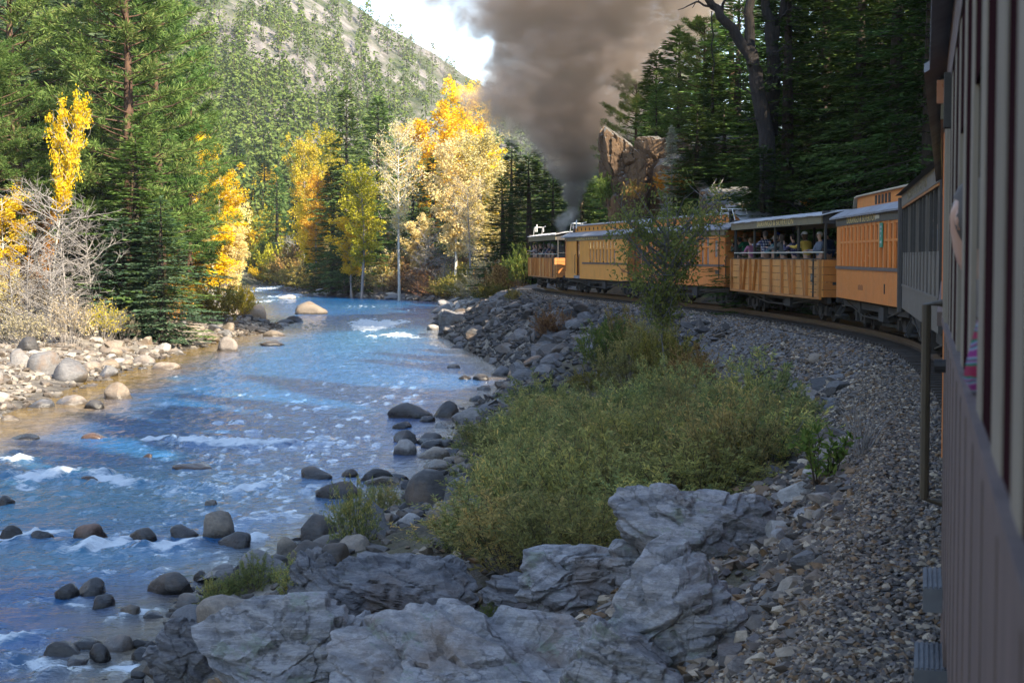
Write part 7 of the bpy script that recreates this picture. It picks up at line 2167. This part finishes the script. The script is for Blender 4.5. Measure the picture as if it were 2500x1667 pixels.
for px, py, s, lab in ((2105, 1110, 0.75, 'bundle of dry grey stalks standing at the gravel edge'), (1890, 1130, 0.9, 'tangle of bare twigs at the right end of the willows')):
    p = ground_hit(px, py)
    q = rng(px); seg = []
    for i in range(30):
        a = q.uniform(0, 6.28); d_ = np.array([math.cos(a) * q.uniform(.1, .8), math.sin(a) * q.uniform(.1, .8), q.uniform(0.25, 1.0)]) * s
        b_ = q.normal(0, 0.06, 3) * [1, 1, 0]
        seg.append((np.array([b_, b_ + d_ * 0.5 + q.normal(0, .04, 3), b_ + d_]), np.array([0.008, 0.006, 0.003])))
    V, Fq = tubes(seg, 4)
    tag(link('dry_stalks', fast_mesh('dry_stalks', V, Fq, [B_pale], True), None, (p[0], p[1], float(land(p[0], p[1])))), lab, 'dry plant')
# ------------------------------------------------------------------ people
M_skin = pm('skin', (0.55, 0.33, 0.24), (0.48, 0.27, 0.19), 6.0, 0.5)
M_eye = pm('eye_dark', (0.03, 0.025, 0.02), None, 6.0, 0.3)
M_phone = pm('phone_black', (0.02, 0.02, 0.022), None, 6.0, 0.25)
def cloth(name, c1, c2=None, rough=0.9):
    return pm('cloth_' + name, c1, c2 or tuple(v * 0.75 for v in c1), 7.0, rough, bump=(14, 0.25))
def plaid(name, a, b, c):
    m, t, out = _nodes('cloth_' + name)
    p = t.nodes.new('ShaderNodeBsdfPrincipled'); t.links.new(p.outputs[0], out.inputs[0])
    v = objvec(t)
    sp = t.nodes.new('ShaderNodeSeparateXYZ'); t.links.new(v, sp.inputs[0])
    def stripes(s, f):
        return math_n(t, 'GREATER_THAN', math_n(t, 'FRACT', math_n(t, 'MULTIPLY', s, f)), 0.5)
    h = stripes(sp.outputs[2], 11.0); w = stripes(math_n(t, 'ADD', sp.outputs[0], math_n(t, 'MULTIPLY', sp.outputs[1], 0.8)), 11.0)
    col = mix_c(t, h, mix_c(t, w, a, b), mix_c(t, w, b, c))
    t.links.new(col, p.inputs['Base Color']); p.inputs['Roughness'].default_value = 0.9
    return m
def knit(name, cols):
    m, t, out = _nodes('cloth_' + name)
    p = t.nodes.new('ShaderNodeBsdfPrincipled'); t.links.new(p.outputs[0], out.inputs[0])
    v = objvec(t)
    wv = t.nodes.new('ShaderNodeTexWave'); wv.inputs['Scale'].default_value = 3.6; wv.inputs['Distortion'].default_value = 7.0; wv.inputs['Detail'].default_value = 3; wv.bands_direction = 'Z'
    t.links.new(v, wv.inputs['Vector'])
    col = ramp_n(t, wv.outputs['Fac'], [(i / len(cols), c) for i, c in enumerate(cols)], 'CONSTANT')
    t.links.new(col, p.inputs['Base Color']); p.inputs['Roughness'].default_value = 0.95
    return m

def skin_mesh(name, verts, edges, radii, root, m, sub=1):
    me = bpy.data.meshes.new(name + '_cage')
    me.from_pydata([tuple(v) for v in verts], edges, [])
    o = bpy.data.objects.new(name + '_cage', me); C.objects.link(o)
    sk = o.modifiers.new('skin', 'SKIN'); sk.use_smooth_shade = True
    sd = o.modifiers.new('sub', 'SUBSURF'); sd.levels = sub; sd.render_levels = sub
    if not me.skin_vertices:
        bm = bmesh.new(); bm.from_mesh(me); bm.verts.layers.skin.verify(); bm.to_mesh(me); bm.free()
    for i, r in enumerate(radii):
        sv = me.skin_vertices[0].data[i]
        sv.radius = r if hasattr(r, '__len__') else (r, r)
        sv.use_root = i == root
    dg = bpy.context.evaluated_depsgraph_get()
    out = bpy.data.meshes.new_from_object(o.evaluated_get(dg))
    bpy.data.objects.remove(o); bpy.data.meshes.remove(me)
    out.name = name
    out.materials.clear(); out.materials.append(m)
    out.polygons.foreach_set('use_smooth', np.ones(len(out.polygons), bool))
    return out

def hand_chain(V, E, R, wrist_i, wrist, dirv, up, side, s=1.0, curl=0.5):
    """palm, four bent fingers of unequal length and a thumb from the side of the palm"""
    d = Vector(dirv).normalized(); u = Vector(up).normalized(); l = d.cross(u).normalized() * side
    u = l.cross(d).normalized() * side
    w = Vector(wrist)
    palm = w + d * 0.065 * s
    V.append(palm); R.append((0.030 * s, 0.018 * s)); E.append((wrist_i, len(V) - 1)); pi_ = len(V) - 1
    for k, (off, ln) in enumerate(((-0.027, 0.062), (-0.009, 0.075), (0.009, 0.070), (0.026, 0.055))):
        a = palm + d * 0.030 * s + l * off * s
        b = a + (d * (1 - 0.5 * curl) - u * curl) * ln * 0.55 * s
        c = b + (d * (1 - curl) - u * curl * 1.2) * ln * 0.5 * s
        i = len(V); V.extend([a, b, c]); R.extend([0.0095 * s, 0.0085 * s, 0.007 * s])
        E.extend([(pi_, i), (i, i + 1), (i + 1, i + 2)])
    a = w + d * 0.035 * s + l * -0.034 * s
    b = a + (d * 0.6 - l * 0.5 - u * 0.3) * 0.04 * s
    c = b + (d * 0.8 - u * 0.4) * 0.03 * s
    i = len(V); V.extend([a, b, c]); R.extend([0.011 * s, 0.010 * s, 0.008 * s]); E.extend([(pi_, i), (i, i + 1), (i + 1, i + 2)])

def person(label, loc, rotz, top, hair=None, hat=None, trousers=None, arms=('down', 'down'), lean=0.0, turn=0.0, nod=0.0, height=1.70, build=1.0, seated=False, parent_scale=1.0, long_hair=False, glasses=False, phone=False, group='passengers', skin=None, sub=1):
    """faces local +Y; arms: down, rail (forearm forward at elbow height), phone (both hands held up before the face), reach"""
    k = height / 1.75
    P = {}
    hip = 0.93 if not seated else 0.50
    def bend(p):
        x, y, z = p
        a = lean; dz = z - hip
        if dz > 0:
            return Vector((x, y + dz * math.sin(a), hip + dz * math.cos(a)))
        return Vector(p)
    V, E, R = [], [], []
    def add(p, r, par=None):
        V.append(bend(p)); R.append(r)
        if par is not None:
            E.append((par, len(V) - 1))
        return len(V) - 1
    B = build
    pel = add((0, 0, hip + 0.02), (0.155 * B, 0.115 * B))
    sp1 = add((0, 0.0, hip + 0.22), (0.140 * B, 0.105 * B), pel)
    ch = add((0, -0.01, hip + 0.43), (0.165 * B, 0.115 * B), sp1)
    nb = add((0, -0.01, hip + 0.565), (0.060, 0.060), ch)
    nk = add((0, 0.01, hip + 0.62), (0.054, 0.056), nb)
    # head: a chain of sections, turned and nodded about the neck
    hb = bend((0, 0.01, hip + 0.62))
    def hd(x, y, z):
        y2 = y * math.cos(nod) + z * math.sin(nod); z2 = -y * math.sin(nod) + z * math.cos(nod)
        return hb + Vector((x * math.cos(turn) - y2 * math.sin(turn), x * math.sin(turn) + y2 * math.cos(turn), z2))
    def addh(x, y, z, r, par):
        V.append(hd(x, y, z)); R.append(r); E.append((par, len(V) - 1)); return len(V) - 1
    j = addh(0, 0.028, 0.075, (0.062, 0.072), nk)
    c1 = addh(0, 0.020, 0.135, (0.073, 0.088), j)
    c2 = addh(0, 0.012, 0.185, (0.070, 0.082), c1)
    addh(0, 0.008, 0.225, (0.042, 0.050), c2)
    # legs
    for s in (-1, 1):
        if seated:
            h_ = add((s * 0.10, 0.06, hip), 0.085 * B, pel); kn = add((s * 0.12, 0.46, hip + 0.02), 0.06, h_); an = add((s * 0.12, 0.48, 0.08), 0.042, kn)
        else:
            h_ = add((s * 0.095, 0, hip - 0.10), 0.085 * B, pel); kn = add((s * 0.10, 0.02, 0.50), 0.060, h_); an = add((s * 0.10, -0.01, 0.09), 0.042, kn)
        v = V[an]
        V.append(v + Vector((0, 0.13, -0.045))); R.append((0.042, 0.03)); E.append((an, len(V) - 1))
    # arms
    AR = {}
    for s, mode in ((-1, arms[0]), (1, arms[1])):
        sh = add((s * 0.185 * B, -0.01, hip + 0.50), 0.058 * B, ch)
        S = V[sh]
        if mode == 'down':
            el = S + Vector((s * 0.06, -0.03, -0.29)); wr = el + Vector((0.0, 0.09, -0.24)); dr, up = (0, 0.1, -1), (0, 1, 0)
        elif mode == 'rail':
            el = S + Vector((s * 0.07, 0.13, -0.26)); wr = el + Vector((-s * 0.04, 0.25, 0.03)); dr, up = (-s * 0.3, 1, -0.15), (0, 0, 1)
        elif mode == 'phone':
            el = S + Vector((s * 0.10, 0.18, -0.20)); wr = el + Vector((-s * 0.17, 0.16, 0.22)); dr, up = (-s * 0.35, 0.25, 1), (0, -1, 0.2)
        elif mode == 'reach':
            el = S + Vector((s * 0.05, 0.24, -0.15)); wr = el + Vector((-s * 0.02, 0.26, 0.05)); dr, up = (0, 1, 0.2), (0, 0, 1)
        V.append(el); R.append(0.043); E.append((sh, len(V) - 1)); ei = len(V) - 1
        V.append(wr); R.append((0.028, 0.024)); E.append((ei, len(V) - 1)); wi = len(V) - 1
        AR[s] = (S, el, wr, sh, ei, wi)
        hand_chain(V, E, R, wi, wr, dr, up, s, 1.0, 0.55 if mode != 'down' else 0.3)
    # nose and ears grow out of the head
    V.append(hd(0, 0.118, 0.120)); R.append(0.013); E.append((c1, len(V) - 1))
    root = thing('person', label, 'person', loc, rotz, group)
    root.scale = (k, k, k)
    link('body', skin_mesh('body', V, E, R, pel, skin or M_skin, sub), root)
    for s in (-1, 1):
        q = hd(s * 0.030, 0.100, 0.140)
        me = MB().tube([q - Vector((0, 0.012, 0)), q, q + Vector((0, 0.008, 0))], [0.003, 0.012, 0.003], 8)
        me.build('eye', M_eye, root, smooth=True)
        qe = hd(s * 0.078, 0.005, 0.125)
        MB().tube([qe + Vector((0, 0, -0.03)), qe, qe + Vector((0, 0, 0.03))], [0.006, 0.016, 0.008], 6).build('ear', skin or M_skin, root, smooth=True)
    m0, m1 = hd(-0.022, 0.101, 0.070), hd(0.022, 0.101, 0.070)
    MB().tube([m0, (m0 + m1) / 2 + Vector((0, 0.004, -0.002)), m1], [0.003, 0.006, 0.003], 6).build('mouth', pm('lips', (0.40, 0.16, 0.13), None, 5, 0.5), root, smooth=True)
    # clothes: the same chains a little thicker
    V2, E2, R2 = [], [], []
    idx = {}
    def cp(i, r, par=None):
        V2.append(V[i].copy()); R2.append(r); idx[i] = len(V2) - 1
        if par is not None:
            E2.append((idx[par], len(V2) - 1))
    cp(pel, (0.180 * B, 0.140 * B)); cp(sp1, (0.168 * B, 0.130 * B), pel); cp(ch, (0.188 * B, 0.138 * B), sp1); cp(nb, (0.074, 0.074), ch)
    V2[idx[nb]] += Vector((0, 0, -0.02))
    for s in (-1, 1):
        S, el, wr, sh, ei, wi = AR[s]
        cp(sh, 0.078 * B, ch); cp(ei, 0.060 * B, sh)
        V2.append(wr - (wr - el) * 0.06); R2.append(0.044); E2.append((idx[ei], len(V2) - 1))
    link('jacket', skin_mesh('jacket', V2, E2, R2, 0, top, max(sub, 1)), root)
    tm = trousers or cloth('denim', (0.06, 0.08, 0.13))
    V3, E3, R3 = [V[pel].copy() + Vector((0, 0, -0.02))], [], [(0.168 * B, 0.128 * B)]
    for s in (-1, 1):
        base = len(V3)
        if seated:
            pts = [(s * 0.10, 0.06, hip, 0.10), (s * 0.12, 0.46, hip + 0.02, 0.075), (s * 0.12, 0.48, 0.14, 0.06)]
        else:
            pts = [(s * 0.095, 0, hip - 0.12, 0.105), (s * 0.10, 0.02, 0.50, 0.075), (s * 0.10, -0.01, 0.14, 0.062)]
        par = 0
        for (x, y, z, r) in pts:
            V3.append(Vector((x, y, z))); R3.append(r); E3.append((par, len(V3) - 1)); par = len(V3) - 1
    link('trousers', skin_mesh('trousers', V3, E3, R3, 0, tm), root)
    Vi, Fi = ICO[3]
    def cap_piece(nm, m, fn, keep):
        Q = np.array([fn(v) for v in Vi])
        kf = np.array([keep(Vi[f].mean(0)) for f in Fi])
        W = np.array([hd(*q)[:] for q in Q])
        link(nm, fast_mesh(nm, W, Fi[kf], [m], True), root)
    if hair is not None:
        def fh(v):
            n = 1 + 0.05 * math.sin(v[0] * 13) * math.sin(v[2] * 11 + v[1] * 9)
            zz = v[2] * 0.112 * n
            if long_hair and v[1] < 0.25 and v[2] < 0:
                zz = v[2] * 0.26
            return (v[0] * 0.092 * n * (1.12 if long_hair else 1), v[1] * 0.108 * n + 0.004, 0.150 + zz)
        cap_piece('hair', hair, fh, (lambda c: c[2] > 0.30 or c[1] < 0.10 + 0.25 * c[2]) if not long_hair else (lambda c: c[2] > 0.25 or c[1] < 0.2))
    if hat is not None:
        m, brim = hat
        cap_piece('hat', m, lambda v: (v[0] * 0.100, v[1] * 0.115 + 0.004, 0.168 + v[2] * 0.098), lambda c: c[2] > 0.02)
        mb = MB(); n = 18
        vs = []
        for a in range(n):
            t = 2 * math.pi * a / n
            if brim == 'round':
                ro, ri, dz = 0.175, 0.095, -0.035
                ox, oy = math.cos(t) * ro, math.sin(t) * ro * 1.05
            else:
                f = max(0.0, math.sin(t)) ** 0.5
                ox, oy, dz = math.cos(t) * 0.098, math.sin(t) * 0.112 + f * 0.075, -0.012 * f
            vs.append(hd(ox, oy + 0.004, 0.165 + dz)); vs.append(hd(math.cos(t) * 0.09, math.sin(t) * 0.104 + 0.004, 0.172))
        fs = [(2 * a, 2 * ((a + 1) % n), 2 * ((a + 1) % n) + 1, 2 * a + 1) for a in range(n)]
        mb.add(vs, fs).build('hat_brim', m, root)
    if glasses:
        gm = MB()
        for s in (-1, 1):
            gm.tube([hd(s * 0.032, 0.112, 0.138), hd(s * 0.032, 0.118, 0.138)], 0.022, 10)
        gm.bar(hd(-0.075, 0.09, 0.142), hd(0.075, 0.09, 0.142), 0.005, 0.006)
        gm.build('glasses', M_eye, root)
    if phone:
        S, el, wr, *_ = AR[1]
        mid = (AR[-1][2] + AR[1][2]) / 2 + Vector((0, 0.03, 0.08))
        R_ = Matrix.Rotation(rotz, 3, 'Z')
        pw = Vector(loc) + R_ @ (mid * k)
        ph = MB().box(-0.075, 0.075, -0.005, 0.005, -0.037, 0.037).build('phone', M_phone, None, pw, (0, 0, rotz))
        tag(ph, 'phone held by the ' + ' '.join(label.split()[:6]), 'phone', 'phones held by passengers')
    return root

H_grey = cloth('hair_grey', (0.33, 0.31, 0.29)); H_brown = cloth('hair_brown', (0.075, 0.045, 0.028)); H_dark = cloth('hair_dark', (0.022, 0.016, 0.013)); H_light = cloth('hair_light', (0.24, 0.15, 0.08)); H_white = cloth('hair_white', (0.55, 0.53, 0.50))
def in_car(key, px, side_y, z):
    """place inside a car, as (world position, heading), at the spot seen at column px"""
    (cx, cy_), rz, L, h = car_frame(key)
    lo, hi = -L / 2 - 1, L / 2 + 1
    for _ in range(50):
        m = (lo + hi) / 2
        w = (cx + h[0] * m - h[1] * side_y, cy_ + h[1] * m + h[0] * side_y, z)
        if project(w)[0] > px:
            lo = m
        else:
            hi = m
    return w, rz
def pass_(key, px, label, top, face=0.6, side_y=0.72, z=1.06, **k):
    w, rz = in_car(key, px, side_y, z)
    # local +Y of the figure turns from the car's forward direction towards the river
    return person(label, w, rz + face - math.pi / 2, top, **k)

G1 = 'passengers in the open gondola car'
pass_('D', 1792, 'person in olive jacket photographing at the far end of the gondola', cloth('olive', (0.075, 0.085, 0.06)), 0.5, hair=H_brown, arms=('phone', 'phone'), height=1.66, phone=True, group=G1)
pass_('D', 1816, 'person in bright green jacket holding a camera', cloth('green', (0.012, 0.17, 0.085)), 0.7, 0.5, hair=H_light, arms=('phone', 'phone'), height=1.80, group=G1)
pass_('D', 1836, 'woman in pink sweater leaning both forearms on the rail', cloth('pink', (0.42, 0.15, 0.25)), 0.45, hair=H_light, arms=('rail', 'rail'), lean=0.15, height=1.62, group=G1)
pass_('D', 1868, 'tall man in blue and white checked shirt reaching out with a phone', plaid('blue_check', (0.02, 0.035, 0.12), (0.12, 0.15, 0.28), (0.62, 0.64, 0.70)), 0.35, 0.6, hair=H_grey, arms=('reach', 'phone'), height=1.84, group=G1)
pass_('D', 1893, 'person in teal fleece and beige sun hat looking at a phone', cloth('teal', (0.05, 0.15, 0.17)), 0.6, hair=H_brown, hat=(cloth('beige_hat', (0.50, 0.42, 0.34)), 'round'), arms=('rail', 'phone'), height=1.66, phone=True, group=G1)
pass_('D', 1898, 'person wearing a bright blue hat at the back', cloth('navy2', (0.04, 0.06, 0.12)), 0.5, 0.1, hair=H_dark, hat=(cloth('blue_hat', (0.01, 0.06, 0.42)), 'cap'), height=1.80, group=G1)
pass_('D', 1915, 'person with bushy grey-brown hair in a grey sweater', cloth('grey_sweater', (0.15, 0.155, 0.15)), 0.75, hair=cloth('hair_ash', (0.13, 0.105, 0.085)), long_hair=True, arms=('reach', 'rail'), lean=0.18, height=1.70, build=1.08, group=G1)
pass_('D', 1943, 'person in dark navy checked flannel shirt, bending to a camera', plaid('navy_check', (0.02, 0.022, 0.07), (0.06, 0.05, 0.10), (0.16, 0.15, 0.22)), 0.7, 0.6, hair=H_dark, arms=('phone', 'rail'), lean=0.2, height=1.68, group=G1)
pass_('D', 1972, 'person in yellow sweater and white cap leaning over the rail', cloth('mustard', (0.62, 0.40, 0.075)), 0.6, hair=H_brown, long_hair=True, hat=(cloth('white_cap', (0.66, 0.66, 0.70)), 'cap'), arms=('reach', 'reach'), lean=0.22, height=1.74, group=G1)
pass_('D', 2001, 'white-haired man with dark glasses resting an arm on the rail', cloth('slate', (0.14, 0.17, 0.22)), 1.7, hair=H_white, arms=('rail', 'rail'), glasses=True, height=1.70, turn=0.1, group=G1)
pass_('D', 2018, 'man in navy jacket and dark cap at the near end of the gondola', cloth('navy', (0.018, 0.035, 0.095)), 0.6, 0.4, hair=H_dark, hat=(cloth('dark_cap', (0.06, 0.05, 0.045)), 'cap'), arms=('down', 'down'), height=1.78, build=1.12, group=G1)
G2 = 'passengers in the farthest gondola'
for px, lab, c, hr, ar in ((1303, 'person in dark jacket at the front of the farthest gondola', (0.035, 0.035, 0.045), H_brown, ('rail', 'rail')), (1313, 'person with pale sleeves resting on the farthest gondola rail', (0.30, 0.30, 0.33), H_dark, ('reach', 'rail')), (1322, 'person in black jacket in the middle of the farthest gondola', (0.025, 0.025, 0.03), H_light, ('rail', 'down')),
        (1333, 'person in blue-green jacket in the farthest gondola', (0.06, 0.15, 0.16), H_brown, ('rail', 'rail')), (1343, 'person in blue jacket near the rear of the farthest gondola', (0.03, 0.06, 0.16), H_grey, ('rail', 'rail')), (1351, 'grey-haired person at the rear corner of the farthest gondola', (0.09, 0.085, 0.10), H_white, ('rail', 'down'))):
    pass_('G', px, lab, cloth('g%d' % px, c), 0.9, 0.7, 1.06, hair=hr, arms=ar, lean=0.1, height=1.62 + (px % 3) * 0.06, group=G2, sub=0)
pass_('B', 2288, 'person in pale blue shirt behind the posts of the dark open car', cloth('pale_blue', (0.25, 0.30, 0.42)), 0.8, 0.6, 1.06, hair=H_brown, arms=('rail', 'down'), height=1.78, group='passengers in the dark open car')
pass_('B', 2262, 'dim person in dark clothes inside the dark open car', cloth('charcoal', (0.04, 0.04, 0.045)), 0.8, 0.2, 1.06, hair=H_dark, height=1.74, group='passengers in the dark open car')
# nearest car: a grey-haired person leans the head out, another rests a knitted sleeve on the sill
def in_a0(d, off, z):
    (cx, cy_), rz, L, h = car_frame('A0')
    return (0.106 + 0.2511 * d + off * h[1], d - off * h[0], z), rz
w, rz = in_a0(4.72, 0.352, 0.70)
person('grey-haired person leaning the head out of the near car window', w, rz, cloth('grey_coat', (0.12, 0.105, 0.11)), hair=cloth('hair_silver', (0.15, 0.135, 0.125)), arms=('down', 'down'), lean=0.58, height=1.62, turn=-0.9, nod=-0.35, group='passengers in the near car')
M_knit = knit('knit_stripes', [(0.30, 0.02, 0.07), (0.0, 0.16, 0.09), (0.20, 0.22, 0.38), (0.24, 0.03, 0.12), (0.02, 0.20, 0.26), (0.30, 0.30, 0.42), (0.26, 0.03, 0.20)])
w, rz = in_a0(3.3, 0.262, 0.70)
person('person in bright striped knit sweater with an elbow out of the near window', w, rz - math.pi / 2, M_knit, hair=H_brown, arms=('rail', 'rail'), height=1.62, group='passengers in the near car')
# ------------------------------------------------------------------ smoke from the locomotive
def volume_plume(name, path, color, dens, seed, scale, extra=1.35, step=0.5, aniso=0.1, edge=0.55, grow=1.0, soot_foot=False):
    """path: (px, py, depth, radius px, density factor) from the stack upwards; the body is a tube round that path"""
    pts = np.array([at(p[0], p[1], p[2]) for p in path])
    rad = np.array([p[3] / F * p[2] for p in path]) * grow
    z0, z1 = pts[0, 2], pts[-1, 2]
    zz = np.linspace(z0 - 0.2, z1, 26)
    cx = np.interp(zz, pts[:, 2], pts[:, 0]); cyy = np.interp(zz, pts[:, 2], pts[:, 1]); rr = np.interp(zz, pts[:, 2], rad) * extra
    n = 20; ang = np.arange(n) * 2 * np.pi / n
    V = np.concatenate([np.stack([cx[i] + rr[i] * np.cos(ang), cyy[i] + rr[i] * np.sin(ang), np.full(n, zz[i])], 1) for i in range(len(zz))])
    i = (np.arange(len(zz) - 1)[:, None] * n + np.arange(n)[None]).ravel(); j = (np.arange(len(zz) - 1)[:, None] * n + ((np.arange(n) + 1) % n)[None]).ravel()
    Fq = np.stack([i, j, j + n, i + n], 1)
    V = np.concatenate([V, [[cx[0], cyy[0], zz[0]], [cx[-1], cyy[-1], zz[-1]]]])
    c0, c1 = len(V) - 2, len(V) - 1
    b = (len(zz) - 1) * n
    T = np.array([[c0, (k + 1) % n, k] for k in range(n)] + [[c1, b + k, b + (k + 1) % n] for k in range(n)])
    m, t, out = _nodes(name + '_volume')
    pos = posvec(t)
    sp = t.nodes.new('ShaderNodeSeparateXYZ'); t.links.new(pos, sp.inputs[0])
    u = t.nodes.new('ShaderNodeMapRange'); u.inputs['From Min'].default_value = z0; u.inputs['From Max'].default_value = z1; t.links.new(sp.outputs[2], u.inputs['Value'])
    x0, xs = pts[:, 0].min(), max(np.ptp(pts[:, 0]), 0.5); y0, ys = pts[:, 1].min(), max(np.ptp(pts[:, 1]), 0.5); rm = rad.max()
    st = [((p[2] - z0) / (z1 - z0), ((p[0] - x0) / xs, (p[1] - y0) / ys, r / rm)) for p, r in zip(pts, rad)]
    axis = ramp_n(t, u.outputs[0], st)
    sa = t.nodes.new('ShaderNodeSeparateColor'); t.links.new(axis, sa.inputs[0])
    dm = ramp_n(t, u.outputs[0], [((p[2] - z0) / (z1 - z0), q[4] / 4.0) for p, q in zip(pts, path)])
    # the whole body wobbles: shift the point by slow noise before measuring
    wob = t.nodes.new('ShaderNodeTexNoise'); wob.inputs['Scale'].default_value = scale * 0.45; wob.inputs['Detail'].default_value = 2; t.links.new(pos, wob.inputs['Vector'])
    ws = t.nodes.new('ShaderNodeSeparateColor'); t.links.new(wob.outputs['Color'], ws.inputs[0])
    def axis_d(pc, o, a, s, wv):
        c = math_n(t, 'ADD', math_n(t, 'MULTIPLY', a, s), o)
        return math_n(t, 'SUBTRACT', pc, c)
    dx = axis_d(sp.outputs[0], x0, sa.outputs[0], xs, None)
    dy = axis_d(sp.outputs[1], y0, sa.outputs[1], ys, None)
    r = math_n(t, 'MAXIMUM', math_n(t, 'MULTIPLY', sa.outputs[2], rm), 0.15)
    dx = math_n(t, 'ADD', dx, math_n(t, 'MULTIPLY', math_n(t, 'SUBTRACT', ws.outputs[0], 0.5), math_n(t, 'MULTIPLY', r, 0.9)))
    dy = math_n(t, 'ADD', dy, math_n(t, 'MULTIPLY', math_n(t, 'SUBTRACT', ws.outputs[1], 0.5), math_n(t, 'MULTIPLY', r, 0.9)))
    d = math_n(t, 'DIVIDE', math_n(t, 'SQRT', math_n(t, 'ADD', math_n(t, 'POWER', dx, 2.0), math_n(t, 'POWER', dy, 2.0))), r)
    nz = noise_n(t, scale, 9, 0.66, pos, 0.7)
    e = math_n(t, 'SUBTRACT', math_n(t, 'ADD', 1.14, math_n(t, 'MULTIPLY', math_n(t, 'SUBTRACT', nz, 0.52), 2.9)), d)
    mr = t.nodes.new('ShaderNodeMapRange'); mr.interpolation_type = 'SMOOTHSTEP'; mr.inputs['From Min'].default_value = 0.0; mr.inputs['From Max'].default_value = edge
    t.links.new(e, mr.inputs['Value'])
    inner = math_n(t, 'ADD', 0.12, math_n(t, 'MULTIPLY', math_n(t, 'POWER', noise_n(t, scale * 1.7, 5, 0.6, pos, 0.4), 2.0), 3.2))
    den = math_n(t, 'MULTIPLY', math_n(t, 'MULTIPLY', math_n(t, 'MULTIPLY', mr.outputs[0], inner), math_n(t, 'MULTIPLY', dm, 4.0)), dens)
    v = t.nodes.new('ShaderNodeVolumePrincipled')
    soot = ramp_n(t, u.outputs[0], [(0.0, tuple(c * 0.30 + 0.02 for c in color)), (0.20, tuple(c * 0.6 + 0.04 for c in color)), (0.5, color)]) if soot_foot else None
    v.inputs['Color'].default_value = (*color, 1)
    if soot is not None:
        t.links.new(soot, v.inputs['Color'])
    v.inputs['Anisotropy'].default_value = aniso
    t.links.new(den, v.inputs['Density'])
    t.links.new(v.outputs[0], out.inputs['Volume'])
    try:
        m.cycles.volume_step_rate = step
    except Exception:
        pass
    return kind(link(name, fast_mesh(name, V, [Fq, T], [m], True)), 'stuff')
volume_plume('smoke', [(1405, 560, 153, 8, 3.6), (1406, 500, 151, 16, 3.4), (1404, 450, 149, 34, 2.6), (1398, 400, 146, 66, 2.0), (1394, 350, 143, 108, 1.5), (1392, 300, 139, 150, 1.25), (1386, 230, 133, 195, 1.1), (1384, 150, 127, 235, 1.0), (1410, 60, 119, 290, 0.95), (1432, -60, 111, 345, 0.9), (1460, -260, 101, 410, 0.7)],
             (0.77, 0.67, 0.585), 0.62, 1, 0.36, soot_foot=True, step=0.33, grow=1.19, edge=0.42, extra=1.42)
volume_plume('steam', [(1372, 562, 149, 12, 1.0), (1378, 540, 149, 26, 1.0), (1388, 522, 148, 22, 0.6), (1396, 505, 148, 10, 0.2)], (0.92, 0.92, 0.92), 0.9, 2, 1.3, step=0.5)
# ------------------------------------------------------------------ the valley air
def build_haze():
    m, t, out = _nodes('haze_air')
    v = t.nodes.new('ShaderNodeVolumePrincipled')
    v.inputs['Color'].default_value = (0.86, 0.92, 1.0, 1)
    v.inputs['Density'].default_value = 0.00009
    v.inputs['Anisotropy'].default_value = 0.2
    t.links.new(v.outputs[0], out.inputs['Volume'])
    x0, x1, y0, y1 = -3200.0, 3400.0, -240.0, 2000.0
    top = 20.0
    for o in C.objects:
        if o.type == 'MESH' and o.name in ('mountain', 'ground', 'mountain_forest'):
            top = max(top, max(v_.co.z for v_ in o.data.vertices))
    kind(MB().box(x0, x1, y0, y1, -8.0, top + 25.0).build('haze', m), 'stuff')
build_haze()
